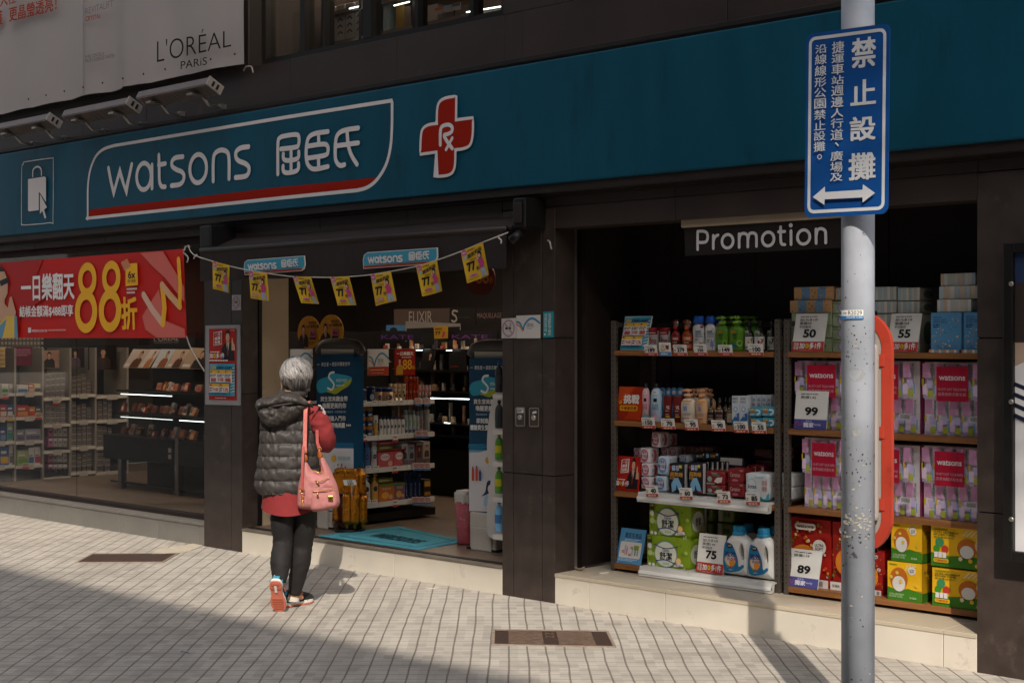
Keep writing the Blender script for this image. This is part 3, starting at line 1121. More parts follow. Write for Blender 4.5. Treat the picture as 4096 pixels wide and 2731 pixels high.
def taxfree(b, fr, u0=0, v0=0, u1=1, v1=1, low=False):
 f = fr.sub(u0, v0, u1, v1)
 b.rect(f, 0, 0, 1, 1, K('#c9c3bd'))
 blu, org = K('#2f7fa5'), K('#c9772e')
 b.stroke(f, [(.04, .72), (.16, .66), (.25, .46), (.29, .36), (.36, .6), (.55, .82), (.75, .84), (.98, .66)], .012 * f.w / .18, blu)
 b.stroke(f, [(.02, .6), (.14, .53), (.22, .42), (.27, .32)], .008 * f.w / .18, org)
 b.txt(f, '退稅', .44, .47, .74, .66, K('#4a5a66'), .0)
 tiny(b, f, .46, .39, .72, .43, K('#4a5a66'), 1, 3)
 if low:
  b.rect(f, 0, 0, 1, .33, K('#a5391f'))
  tiny(b, f, .08, .17, .92, .24, K('#d9a58a'), 1, 8)
  tiny(b, f, .14, .06, .86, .1, K('#d9a58a'), 1, 9)
# ================================================================== street pole with its signs
PY = -1.661
PXC = 3.448
pole = thing('street_pole', 'weathered pale grey steel pole carrying the blue sign, in front of the niche', 'pole', (PXC, PY, 0))
M_POLE = mat('pole_paint', '#aeb2ba', .55, var=.16, vs=5, bump=.06, bs=60, dirt=('#4a4038', .64, .75, .03), ds=9)
b = MB()
b.lathe([(.0655, -.05), (.0655, 5.5)], M_POLE, 40, loc=(PXC, PY, 0))
b.build('shaft', pole)
# worn patches and stuck-on remains
rnd = random.Random(5)
b = MB()
def on_pole(a, z, n=.0662):
 return V((PXC + n * sin(a), PY - n * cos(a), z))
def poleblob(b, a, z, s, m, asp=1.0, n=.0664):
 k = rnd.randint(6, 9)
 pts = [(a + s * asp * rnd.uniform(.5, 1) * cos(2 * pi * i / k) / .066, z + s * rnd.uniform(.5, 1) * sin(2 * pi * i / k)) for i in range(k)]
 b.add([on_pole(x, y, n) for x, y in pts], [list(range(k))], m)
A0 = radians(30)                        # azimuth facing the camera
md, mc = mat('pole_rust', '#2d2420', .8, var=.3, vs=40), mat('pole_glue', '#9d978b', .8, var=.2, vs=50)
for i in range(120):
 g = rnd.random()
 z = rnd.choice([rnd.gauss(.86, .05), rnd.uniform(.3, 2.1), rnd.gauss(1.62, .05), rnd.gauss(1.16, .1)])
 poleblob(b, A0 + rnd.gauss(-.1, .55), z, rnd.uniform(.0012, .0045) * (1.6 if abs(z - .86) < .08 else 1), md, n=.0664 + i * 1e-5)
b.build('rust_spots', pole)
b = MB()
for i in range(90):
 poleblob(b, A0 + rnd.uniform(-.95, .8), rnd.choice([rnd.gauss(.935, .014), rnd.gauss(.93, .02), rnd.gauss(.9, .03), rnd.gauss(.93, .01), rnd.uniform(.3, 1.5)]), rnd.uniform(.002, .0065), mc, asp=1.5, n=.0669 + i * 1e-5)
for z, h in ((1.51, .03), (1.28, .02), (1.62, .012)):
 poleblob(b, A0 - .1, z, h, mat('pole_tape', '#8a8a88', .7), 1.3, n=.0668 + z * 1e-4)
b.build('glue_remains', pole)
# asset number sticker
st = thing('number_sticker', 'small white and blue sticker reading R2029 wrapped on the grey pole', 'sticker', (PXC, PY, 1.5))
b = MB()
class PoleFr:
 k = 0
 w = .1
 h = .04
 def __init__(s, a0, a1, z0, z1):
  s.a = (a0, a1, z0, z1)
 def __call__(s, u, v, n=0):
  a = s.a[0] + (s.a[1] - s.a[0]) * u
  return on_pole(a, s.a[2] + (s.a[3] - s.a[2]) * v, .0685 + n)
 lay = Fr.lay
z1_, z2_ = 1.65 - (1240 - 1353) * 5.85 / FPX, 1.65 - (1263 - 1353) * 5.85 / FPX
pf = PoleFr(A0 - 1.35, A0 + .3, z2_ - .014, z1_)
b.rect(pf, 0, .38, 1, 1, WHT, 8)
b.rect(pf, 0, 0, 1, .37, K('#2d6a9c'), 8)
b.txt(pf, 'R2029', .48, .48, .95, .92, BLK, 0)
b.txt(pf, '臺北捷運', .25, .58, .42, .8, BLK, 0)
b.txt(pf, '(02)218-12345', .42, .06, .97, .32, WHT, 0)
b.disc(pf, .1, .7, .05, K('#2d6a9c'), .2)
b.build('sticker_face', st)
# blue no-vending sign
SGY = PY - .1
sh = Sh(SGY, (3100, 0, 1.568), (196, 216), (721, 146), (708, 1340), (185, 1366))
ns = thing('no_vending_sign', 'blue metal sign with white Chinese lettering and a double arrow on the grey pole', 'sign', sh(.5, 0))
b = MB()
M_BLUE = mat('sign_blue', '#0b4280', .4, var=.07, vs=5)
backing(b, sh, M_BLUE, .004, r=.03)
b.build('sign_plate', ns)
b = MB()
MW = K('#b9babd', 45)
b.stroke(sh, rrect(sh, .055, .03, .945, .97, .022), .013, MW, sm=False, closed=True)
b.build('border_line', ns)
b = MB()
for ch, y0, y1, x0, x1 in (('禁', 240, 422, 485, 632), ('止', 503, 656, 480, 632), ('設', 733, 880, 474, 630), ('攤', 962, 1126, 467, 630)):
 b.txt(sh, ch, *sh.b(x0, y0, x1, y1), MW, .028)
b.build('lettering', ns)
b = MB()
c2 = '捷運車站週邊人行道、廣場及'
ys = [262, 343, 403, 478, 540, 610, 682, 746, 812, 888, 950, 1018, 1088, 1145]
for i, ch in enumerate(c2):
 x0 = 360 - i * .6
 if ch == '、':
  b.txt(sh, ch, *sh.b(x0 + 28, ys[i] + 5, x0 + 52, ys[i] + 32), MW, .02)
 else:
  b.txt(sh, ch, *sh.b(x0, ys[i], x0 + 77, ys[i + 1] - 8), MW, .012)
b.build('lettering', ns)
b = MB()
c3 = '沿線線形公園禁止設攤。'
ys = [284, 345, 415, 488, 555, 622, 692, 760, 826, 892, 960, 1010]
for i, ch in enumerate(c3):
 x0 = 260 - i * .8
 if ch == '。':
  u_, v_ = sh.q(x0 + 38, 986)
  b.ring(sh, u_, v_, .028, MW, t=.35, seg=14)
 else:
  b.txt(sh, ch, *sh.b(x0, ys[i], x0 + 72, ys[i + 1] - 8), MW, .012)
b.build('lettering', ns)
b = MB()
b.pol(sh, sh.L([(248, 1238), (324, 1172), (325, 1207), (560, 1192), (562, 1157), (638, 1212), (560, 1272), (560, 1240), (323, 1252), (320, 1287)]), MW)
b.build('double_arrow', ns)
b = MB()
for z in (sh(.5, .12).z, sh(.5, .88).z):
 b.lathe([(.071, z - .015), (.071, z + .015)], M_ALU, 24, loc=(PXC, PY, 0))
 b.box(PXC - .03, PXC + .03, SGY + .004, PY, z - .012, z + .012, M_ALU)
b.build('clamp', ns)
# red-rimmed board seen from behind
RY = PY + .10
bd = thing('rimmed_board', 'rounded grey board with a thick red rim fixed behind the grey pole', 'board', (PXC + .1, RY, 1.2))
xa_, xb_ = P(3372, 1700, RY).x, P(3571, 1700, RY).x
za_, zb_ = P(3500, 2212, RY).z, P(3500, 1243, RY).z
M_RIM = mat('rim_red', '#a83a28', .5, var=.08, vs=8, bump=.05, bs=40, dirt=('#7d2618', .56, .6), ds=12)
def rloop(x0, x1, z0, z1, r, n=8):
 o = []
 for cx, cz, a0 in ((x1 - r, z1 - r, 0), (x0 + r, z1 - r, 90), (x0 + r, z0 + r, 180), (x1 - r, z0 + r, 270)):
  for k in range(n + 1):
   a = radians(a0 + 90 * k / n)
   o.append((cx + r * cos(a), cz + r * sin(a)))
 return o
b = MB()
lo, li = rloop(xa_, xb_, za_, zb_, .15), rloop(xa_ + .045, xb_ - .045, za_ + .045, zb_ - .045, .105)
n_ = len(lo)
vs, fs = [], []
for y in (RY - .010, RY + .010):
 for L_ in (lo, li):
  vs += [(x, y, z) for x, z in L_]
for i in range(n_):
 j = (i + 1) % n_
 fs += [(i, j, n_ + j, n_ + i), (2 * n_ + j, 2 * n_ + i, 3 * n_ + i, 3 * n_ + j), (j, i, 2 * n_ + i, 2 * n_ + j), (n_ + i, n_ + j, 3 * n_ + j, 3 * n_ + i)]
b.add(vs, fs, M_RIM)
b.build('rim', bd)
b = MB()
L_ = rloop(xa_ + .04, xb_ - .04, za_ + .04, zb_ - .04, .11)
b.slab([(x, RY - .006, z) for x, z in L_], (0, .012, 0), mat('board_grey', '#99928a', .55, var=.06, vs=3))
b.box(xa_ + .055, xb_ - .05, RY - .04, RY - .0062, za_ + .13, zb_ - .13, mat('board_grey'), bev=.02)
b.build('back_panel', bd)
for z in (za_ + .2, (za_ + zb_) / 2, zb_ - .2):
 b = MB()
 b.box(xb_ - .07, xb_ - .03, RY - .014, RY - .0102, z - .025, z + .025, M_RIM, bev=.003)
 b.lathe([(.009, 0), (.009, .006)], M_ALU, 10, M=Matrix.Translation((xb_ - .065, RY - .014, z)) @ Matrix.Rotation(pi / 2, 4, 'X'))
 b.build('tab', bd)
b = MB()
for z in (za_ + .3, zb_ - .3):
 b.box(PXC - .02, PXC + .02, PY, RY - .045, z - .012, z + .012, M_ALU)
b.build('clamp', bd)
# ================================================================== drain covers
M_IRON = mat('drain_iron', '#46362f', .7, metal=.35, var=.25, vs=30, bump=.25, bs=120, dirt=('#8a4a24', .6, .7), ds=8)
def drain(pts, lab, ribs):
 c = [G(*p) for p in pts]          # tl, tr, br, bl
 t = thing('drain_cover', lab, 'drain cover', tuple((c[0] + c[2]) / 2))
 f = Fr(c[3], c[2], c[1], c[0])
 b = MB()
 b.slab([f(u, v, .003) for u, v in ((0, 0), (1, 0), (1, 1), (0, 1))], (0, 0, -.05), M_IRON)
 pl_ = b.build('plate', t)
 b = MB()
 mr = mat('drain_frame', '#8a7b6c', .8, var=.2, vs=30)
 for q in ((-.025, -.05, 0, 1.05), (1, -.05, 1.025, 1.05), (0, -.05, 1, 0), (0, 1, 1, 1.05)):
  b.slab([f(q[0], q[1], .006), f(q[2], q[1], .006), f(q[2], q[3], .006), f(q[0], q[3], .006)], (0, 0, -.05), mr)
 b.build('rim', t)
 if ribs:
  b = MB()
  for k in range(9):
   v = .08 + k * .1
   for a, e in ((.12, .42), (.55, .86)):
    b.slab([f(a, v, .010), f(e, v, .010), f(e, v + .05, .010), f(a, v + .05, .010)], (0, 0, -.008), mat('drain_rib', '#6a574a', .6, metal=.3, var=.25, vs=40))
  for v in (.14, .34, .54, .74):
   b.stroke(f, [(.45, v), (.47, v + .1), (.5, v + .02), (.52, v + .12)], .012, mat('drain_rib'))
   b.stroke(f, [(.45, v + .12), (.52, v - .02)], .01, mat('drain_rib'))
  b.build('rib_pattern', pl_)
drain([(1980, 2521), (2424, 2527), (2452, 2586), (1978, 2577)], 'rusty ribbed iron drain cover in the paving before the step', True)
drain([(374, 2216), (707, 2214), (648, 2248), (311, 2249)], 'plain rusty drain cover in the paving by the display window', False)
# cement smeared at the foot of pillar A
b = MB()
rnd = random.Random(2)
pts = [(602, 2212), (640, 2200), (690, 2188), (740, 2183), (790, 2170), (812, 2176), (808, 2186), (760, 2200), (712, 2210), (660, 2216)]
L_ = [G(x + rnd.uniform(-6, 6), y + rnd.uniform(-3, 3)) for x, y in pts]
b.slab([p + UP * .006 for p in L_], (0, 0, -.02), mat('cement_smear', '#b3a894', .9, var=.12, vs=20, bump=.4, bs=40))
tag(b.build('cement_smear'), 'ragged pale smear of cement on the paving beside the drain cover', 'cement')
# small litter on the paving
for k, (x, y, dx, dy, c, nm) in enumerate(((739, 2606, 16, 4, '#8fa5a5', 'short pale green thread lying on the shaded paving'), (1730, 2352, 24, -3, '#cfc6b8', 'thin white straw scrap on the sunlit paving'))):
 b = MB()
 a, c_ = G(x - dx, y - dy, .004), G(x + dx, y + dy, .004)
 b.tube(smooth([a, (a + c_) / 2 + V((.01, .01, 0)), c_], False, 4), .003, K(c), 5)
 tag(b.build('litter_scrap'), nm, 'litter')
# ================================================================== awning over the door
aw = thing('door_awning', 'dark brown fabric awning folded over the shop doorway', 'awning', (-3, -.25, 2.2))
M_AWN = mat('awning_cloth', '#2a2220', .85, var=.12, vs=8, bump=.1, bs=200)
AY = -.25
ax0, ax1 = P(800, 1060, AY).x, P(2022, 1000, AY).x
zb0, zt0 = P(2000, 1073, AY).z, P(2000, 925, AY).z
b = MB()
n_ = 40
vs = []
for i in range(n_ + 1):
 x = ax0 + (ax1 - ax0) * i / n_
 y = AY - .006 * sin(i * 1.3)
 vs += [(x, y, zb0 + .004 * sin(i * .9)), (x, AY, zt0), (x, AY + .012, zt0), (x, y + .012, zb0 + .004 * sin(i * .9))]
fs = []
for i in range(n_):
 for k in range(4):
  fs.append((4 * i + k, 4 * i + (k + 1) % 4, 4 * i + 4 + (k + 1) % 4, 4 * i + 4 + k))
fs = [tuple(reversed(f)) for f in fs] + [(0, 1, 2, 3), tuple(4 * n_ + k for k in (3, 2, 1, 0))]
b.add(vs, fs, M_AWN)
b.build('valance', aw)
b = MB()
b.slab([(ax0, AY + .01, zt0 + .001), (ax1, AY + .01, zt0 + .001), (ax1, -.01, zt0 + .10), (ax0, -.01, zt0 + .10)], (0, 0, .012), M_AWN)
b.tube([(ax0, AY + .012, zt0 + .012), (ax1, AY + .012, zt0 + .012)], .022, mat('awning_bar', '#332a27', .5, metal=.3), 10)
b.build('cover', aw)
b = MB()
xk = P(2075, 890, -.2).x
b.box(xk - .05, xk + .05, -.2, -.002, 2.33, 2.52, M_BLK, bev=.01)
b.box(xk - .04, xk + .03, -.215, -.2, 2.36, 2.49, M_TRIM, bev=.008)
b.tube([(xk + .02, -.2, 2.3), (xk - .02, -.25, 2.25)], .03, M_BLK, 10)
b.build('crank_housing', aw)
b = MB()
b.box(ax0 - .02, ax0 + .12, -.24, -.002, zt0 + .03, zt0 + .2, M_BLK, bev=.01)
b.build('end_bracket', aw)
# small teal plates on the valance
def mini_plate(tl, tr, br, bl, lab, T1, T2):
 f = Sh(AY - .02, (750, 850, 1.809), tl, tr, br, bl)
 t = thing('valance_sign', lab, 'sign', f(.5, .5), group='teal plates on the awning')
 b = MB()
 r1, r2 = .28, .28
 pts = [(0, 0), (.93, 0), (.975, .12), (1, .4), (1, 1), (.07, 1), (.02, .86), (0, .55)]
 b.slab([f(u, v) for u, v in pts], f.N * -.006, K('#c5c1bd'))
 b.pol(f, [(.012, .19), (.96, .19), (.975, .28), (.99, .45), (.99, .95), (.07, .95), (.03, .84), (.012, .55)], K('#3c8fa8'))
 b.pol(f, [(.012, .045), (.93, .045), (.962, .17), (.012, .17)], K('#93301f'))
 b.build('plate', t)
 b = MB()
 f.k = 8
 g = lambda l: [(.085 + (x - 758) / 998 * .47, .345 + (1 - ((y + (x - 758) * .1655 - 1070) / 290)) * .47) for x, y in l]
 h = lambda l: [(.645 + (x - 192) / 543 * .26, .32 + (1 - ((y + (x - 192) * .1 - 900) / 280)) * .5) for x, y in l]
 b2 = MB()
 draw_wordmark(b, f, K('#cfccc8'), g, h, .0125, .0095, b2)
 b.build('wordmark', t)
 b2.build('chinese_wordmark', t)
mini_plate((403, 345), (846, 312), (857, 420), (413, 452), 'smaller-looking teal watsons plate on the awning, left one of the two', 0, 0)
mini_plate((1266, 290), (1808, 254), (1812, 370), (1272, 408), 'teal watsons plate on the awning near pillar B, right one of the two'.replace('pillar B', 'the tax refund sticker'), 0, 0)
# ================================================================== string of yellow flyers
SY = -.42
R4 = (750, 850, 1.809)
r4 = lambda x, y, Y=SY: P(750 + x / 1.809, 850 + y / 1.809, Y)
b = MB()
pts = [P(752, 980, -.06), r4(45, 305), r4(190, 355), r4(305, 388), r4(445, 418), r4(575, 440), r4(762, 464), r4(893, 468), r4(1033, 470), r4(1170, 464), r4(1325, 450), r4(1470, 426), r4(1655, 390), r4(1805, 345), r4(1978, 282), r4(2137, 216), r4(2250, 172), P(2032, 930, -.3)]
b.tube(smooth(pts, False, 4), .004, K('#bdb6aa', 80), 6)
b.tube(smooth([r4(2255, 165), r4(2252, 185), r4(2270, 200), r4(2268, 225)], False, 4), .005, K('#bdb6aa', 80), 6)
b.tube(smooth([r4(45, 335), r4(55, 312), r4(70, 306), r4(52, 320)], False, 4), .006, K('#bdb6aa', 80), 6)
tag(b.build('flyer_string'), 'white cord strung across the doorway holding the yellow flyers', 'string')
class Curl(Sh):
 a = 0
 def __call__(s, u, v, n=0):
  return Fr.__call__(s, u, v, n + s.a * (4 * (u - .5) ** 2 - .5) * (1.1 - v))
def flyer_print(b, f):
 b.rect(f, 0, 0, 1, 1, K('#cfa529'), 10)
 b.disc(f, .13, .9, .12, K('#b0567d'))
 b.txt(f, '週六', .05, .87, .21, .93, WHT, .01, shear=.0)
 b.txt(f, '會員獨享', .28, .89, .62, .955, K('#3a2a14'), .01)
 g = Fr(f(.24, .66, .001), f(.93, .78, .001), f(.93, .93, .001), f(.24, .81, .001))
 g.k = f.k + 2
 b.txt(g, '開架彩妝', .03, .1, .98, .95, K('#1d1712'), .025)
 b.pol(f, [(.06, .7), (.2, .74), (.18, .84), (.03, .8)], K('#c98a5c'))
 b.pol(f, [(.1, .68), (.24, .76), (.21, .82), (.07, .74)], K('#7fb0a8'))
 b.txt(f, 'cosmetic', .3, .6, .62, .67, K('#3a2a14'), 0)
 b.txt(f, '77', .14, .3, .52, .58, K('#1d1712'), .045)
 b.txt(f, '折', .52, .26, .66, .38, K('#1d1712'), .02)
 b.pol(f, rrect(f, .17, .13, .52, .2, .008), K('#b0567d'))
 b.txt(f, '非會員85折', .2, .14, .49, .19, WHT, .0)
 tiny(b, f, .08, .04, .6, .09, K('#7d5f1c'), 2, 4)
 b.pol(f, [(.72, .3), (.9, .3), (.99, .03), (.9, .02), (.83, .2), (.83, .02), (.73, .03)], K('#8a9db0'))
 b.pol(f, [(.66, .52), (.74, .59), (.88, .57), (.95, .44), (.9, .28), (.7, .28), (.71, .44)], K('#b53a72'))
 b.disc(f, .8, .68, .1, K('#2a1c18'), .11)
 b.disc(f, .79, .655, .055, K('#c79a7c'), .06)
 b.pol(f, [(.7, .55), (.64, .62), (.7, .74), (.74, .76), (.72, .63), (.76, .57)], K('#c79a7c'))
fl = [((182, 352), (305, 382), (303, 582), (190, 552)), ((445, 428), (575, 438), (587, 640), (455, 620)), ((762, 462), (893, 465), (958, 662), (830, 655)),
  ((1033, 468), (1170, 462), (1225, 670), (1092, 672)), ((1325, 450), (1470, 428), (1508, 640), (1360, 675)), ((1655, 390), (1805, 345), (1847, 568), (1705, 607)), ((1978, 280), (2137, 215), (2183, 452), (2028, 512))]
fd = ['hanging at the far left before pillar poster', 'below the left teal plate', 'third along, tilted and catching light', 'fourth along, in the middle of the cord', 'fifth along, just left of the right teal plate', 'below the right teal plate', 'highest one, by the crank end of the awning']
for c, d in zip(fl, fd):
 f = Curl(SY - .006, R4, *c)
 f.a = (.010, -.007, .013, .008, -.009, .011, .007)[fl.index(c)]
 b = MB()
 f.k = -9
 b.rect(f, 0, 0, 1, 1, K('#cfa529'), 10)
 f.k = 0
 flyer_print(b, f)
 tag(b.build('paper_flyer'), 'yellow flyer with black 77, ' + d, 'flyer', group='yellow flyers on the cord')
# ================================================================== red 88 banner on the window
R3 = (0, 900, 1.2067)
BY = -.06
f = Sh(BY, R3, (0, 182), (885, 115), (900, 545), (0, 545))
bn = thing('sale_banner', 'red cloth banner with a huge yellow 88 tied across the display window', 'banner', f(.5, 0))
b = MB()
M_BAN = mat('banner_cloth', '#c21a10', .6, var=.06, vs=2)
nx = 40
vs = []
for j in range(9):
 for i in range(nx + 1):
  u, v = -.3 + 1.3 * i / nx, j / 8
  vs.append(f(u, v, -.004 - .01 * noise.noise(V((u * 6, v * 2, 3)))))
b.add(vs, [(j * (nx + 1) + i, j * (nx + 1) + i + 1, (j + 1) * (nx + 1) + i + 1, (j + 1) * (nx + 1) + i) for j in range(8) for i in range(nx)], M_BAN, True)
b.build('cloth', bn)
b = MB()
f.k = 12
MYB = K('#f0b022')
pk = K('#d3685e')
b.pol(f, f.L([(0, 182), (210, 166), (180, 240), (260, 330), (100, 430), (95, 545), (0, 545)]), K('#ab140d'))
b.pol(f, f.L([(680, 135), (790, 127), (893, 300), (893, 372), (800, 255), (740, 200)]), pk)
b.pol(f, f.L([(770, 310), (690, 440), (705, 505), (760, 543), (898, 543), (895, 500), (800, 460)]), pk)
b.stroke(f, f.L([(697, 338), (740, 410), (790, 476)]), .062, K('#d9b09a'), sm=False)
b.stroke(f, f.L([(790, 476), (798, 400), (786, 290)]), .062, MYB, sm=False)
b.stroke(f, f.L([(786, 290), (825, 340), (872, 392)]), .062, K('#d9a87a'), sm=False)
b.stroke(f, f.L([(872, 392), (874, 290), (866, 168)]), .05, MYB, sm=False)
for cx in (422, 538):
 dy = -(cx - 422) * .07
 e1 = [(cx + 4 + 34 * cos(a), 262 + dy - 3 * cos(a) + 62 * sin(a)) for a in [2 * pi * k / 16 for k in range(16)]]
 e2 = [(cx - 2 + 42 * cos(a), 418 + dy * .6 - 3 * cos(a) + 80 * sin(a)) for a in [2 * pi * k / 16 for k in range(16)]]
 b.stroke(f, f.L(e1), .068, MYB, closed=True)
 b.stroke(f, f.L(e2), .08, MYB, closed=True)
b.build('decoration', bn)
b = MB()
b.txt(f, '一日樂翻天', *f.b(108, 236, 362, 360), K('#e8e4e0'), .03)
b.txt(f, '結帳金額滿$488即享', *f.b(100, 388, 358, 443), K('#e8e4e0'), .028)
b.txt(f, '折', *f.b(593, 350, 666, 502), MYB, .035)
b.pol(f, f.L([(612, 188), (668, 183), (672, 290), (612, 296)]), MYB)
b.pol(f, f.L([(590, 180), (620, 162), (637, 200), (606, 222)]), K('#c9825c'))
b.txt(f, '6x', *f.b(624, 222, 660, 258), BLK, .03)
b.txt(f, '週六點數', *f.b(622, 262, 662, 278), BLK, .0)
tiny(b, f, *f.b(618, 300, 668, 335), K('#d6b0a8'), 2, 5)
b.txt(f, 'watsons.com.tw', *f.b(160, 502, 236, 516), K('#d6d0cb'), .01)
b.pol(f, f.L([(143, 495), (157, 494), (157, 518), (143, 520)]), K('#d6d0cb'))
tiny(b, f, *f.b(240, 500, 346, 514), K('#c98a80'), 1, 6)
b.build('lettering', bn)
b = MB()
b.pol(f, f.L([(0, 190), (26, 215), (48, 262), (50, 290), (30, 300), (0, 300)]), HAIR_P)
b.pol(f, f.L([(0, 225), (30, 225), (45, 270), (44, 330), (30, 360), (30, 380), (60, 420), (40, 450), (0, 470)]), SKIN_P)
b.pol(f, f.L([(5, 270), (46, 252), (50, 278), (12, 296)]), BLK)
b.pol(f, f.L([(55, 350), (64, 345), (85, 420), (80, 450), (60, 460), (40, 430)]), SKIN_P)
b.pol(f, f.L([(0, 478), (40, 440), (88, 440), (94, 545), (0, 545)]), K('#d9b24a'))
b.pol(f, f.L([(0, 492), (30, 462), (42, 452), (20, 545), (0, 545)]), K('#5f8fa8'))
b.pol(f, f.L([(78, 440), (90, 440), (95, 545), (78, 545)]), K('#5f8fa8'))
b.build('printed_figure', bn)
b = MB()
ys_ = f(1, .97)
for pts in ([f(1, .985), P(738, 1000, -.07), P(742, 988, -.05), P(760, 985, -.04)], [f(1, .96), P(752, 1030, -.06), P(748, 1050, -.07)], [f(1, .02), P(762, 1390, -.03), P(790, 1440, -.02), P(818, 1485, -.02)]):
 b.tube(smooth(pts, False, 5), .006, K('#b5afa5', 80), 6)
b.build('tie_cord', bn)
# ================================================================== things on pillar A
f = Sh(-.012, R4, (130, 817), (378, 812), (380, 1395), (128, 1388))
t = thing('framed_poster', 'red and blue offer poster in a silver snap frame on the left pillar', 'poster', f(.5, 0))
b = MB()
backing(b, f, mat('snap_frame', '#a9a7a8', .35, metal=.5), .01)
b.build('frame', t)
b = MB()
g = f.sub(*f.b(158, 840, 356, 1356))
b.rect(g, 0, 0, 1, 1, K('#a81f14'))
def red_offer(b, g, v0):
 H = 1 - v0
 q = lambda x, y: (x, v0 + H * y)
 person_print(b, g, .42, v0 + H * .05, .95, v0 + H * .97, K('#201a1c'), suit=True)
 b.pol(g, [q(.84, .35), q(.97, .35), q(.95, .52), q(.9, .58), q(.88, .72), q(.85, .72), q(.84, .55)], SKIN_P)
 e = Fr(g(.2, v0 + H * .5, .001), g(.5, v0 + H * .54, .001), g(.5, v0 + H * .92, .001), g(.2, v0 + H * .88, .001))
 e.k = g.k + 6
 b.rect(e, 0, 0, 1, 1, K('#a81f14'))
 b.stroke(e, [(0, 0), (1, 0), (1, 1), (0, 1)], .006, WHT, sm=False, closed=True)
 for k, s in enumerate(('一元', '開運', '對策')):
  b.txt(e, s, .16, .68 - k * .3, .84, .92 - k * .3, WHT, .03)
 e2 = g.sub(.06, v0 + H * .0, .98, v0 + H * .36)
 e2.k = g.k + 14
 tiny(b, e2, .05, .78, .55, .92, WHT, 1, 3)
 bonus(b, e2, .02, .3, .62, .76)
 return e2
e2 = red_offer(b, g, .53)
tiny(b, e2, .02, .05, .98, .24, WHT, 1, 12)
bank_print(b, g, .04, .06, .96, .51)
b.txt(g, '消費', .8, .965, .95, .985, K('#d9a08a'), 0)
tiny(b, g, .25, .02, .75, .035, WHT, 1, 14)
b.build('poster_sheet', t)
def sticker(name, lab, cat, c, fn, reg=R4, Y=-.004, col='#c9c3bd', th=.002):
 f = Sh(Y, reg, *c)
 b = MB()
 backing(b, f, K(col), th)
 fn(b, f)
 return tag(b.build(name), lab, cat)
sticker('no_smoking_sticker', 'small white no smoking sticker on the left pillar above the framed poster', 'sticker', ((321, 597), (386, 595), (386, 705), (321, 707)), lambda b, f: (nosmoke(b, f, .5, .52, .4), tiny(b, f, .1, .05, .9, .11, K('#8a7a80'), 1, 1)))
R4b = (1950, 800, .98)
sticker('no_smoking_sticker', 'square no smoking sticker on the pillar right of the doorway', 'sticker', ((55, 465), (111, 462), (111, 541), (55, 542)), lambda b, f: (nosmoke(b, f, .5, .5, .44), tiny(b, f, .15, .03, .85, .07, K('#8a7a80'), 1, 1)), R4b)
sticker('tax_refund_sticker', 'white tax refund sticker with blue bird line on the pillar', 'sticker', ((114, 453), (207, 450), (207, 542), (114, 542)), lambda b, f: taxfree(b, f, .0, .0, 1, 1), R4b)
sticker('company_plaque', 'narrow teal plaque with vertical white Chinese text on the pillar', 'plaque', ((218, 438), (257, 436), (257, 539), (218, 540)),
  lambda b, f: (b.rect(f, .05, .02, .95, .98, K('#2a8a96')), b.vtxt(f, '台灣屈臣氏個人用品', .55, .08, .83, .94, WHT, .0), b.vtxt(f, '商店股份有限公司', .2, .22, .46, .92, WHT, .0), tiny(b, f, .2, .05, .4, .2, WHT, 1, 2)), R4b, Y=-.006, col='#2a8a96', th=.005)
for k, (xa_, xb_, d) in enumerate(((110, 148, 'left key switch plate with a paper label'), (163, 203, 'right key switch plate with torn paper'))):
 f = Sh(-.012, R4b, (xa_, 811 + k * 2), (xb_, 811 + k * 2), (xb_, 887 + k * 2), (xa_, 887 + k * 2))
 t = thing('key_switch', d + ' on the granite pillar', 'key switch', f(.5, .5))
 b = MB()
 backing(b, f, mat('switch_steel', '#6a625c', .35, metal=.8), .012, r=.012)
 b.stroke(f, rrect(f, .04, .03, .96, .97, .01), .006, mat('switch_edge', '#b5ada5', .35, metal=.8), sm=False, closed=True)
 b.build('plate', t)
 b = MB()
 p_ = f(.5, .48)
 b.lathe([(.017, 0), (.017, .008), (.012, .014), (.004, .014)], mat('switch_edge'), 16, M=Matrix.Translation(p_) @ Matrix.Rotation(pi / 2, 4, 'X'))
 b.build('lock', t)
 b = MB()
 if k == 0:
  b.rect(f, .15, .7, .85, .93, WHT)
  tiny(b, f, .2, .74, .8, .9, BLK, 2, 3)
 else:
  b.pol(f, [(.3, .68), (.75, .72), (.72, .82), (.4, .8)], WHT)
 b.build('paper_label', t)
# cable scrap on pillar B and cable at niche corner
b = MB()
b.tube(smooth([P(2191, 962, -.03), P(2199, 968, -.04), P(2203, 985, -.04), P(2206, 996, -.03)], False, 4), .006, K('#a59d93'), 6)
tag(b.build('cord_end'), 'short end of white cord stuck on the pillar under the awning crank', 'string')
b = MB()
b.tube(smooth([P(2283, 2248, .22), P(2290, 2262, .22), P(2300, 2270, .2), P(2320, 2276, .18), P(2338, 2268, .18)], False, 4), .008, K('#8d7f6c', 70), 6)
tag(b.build('cable_end'), 'loose grey cable end lying at the corner of the niche step', 'cable')
b = MB()
a_, c_ = G(2398, 2292, ZS + .003), G(2434, 2289, ZS + .003)
b.tube([a_, c_], .004, WHT, 6)
tag(b.build('paper_straw'), 'thin white straw lying on the niche step', 'litter')
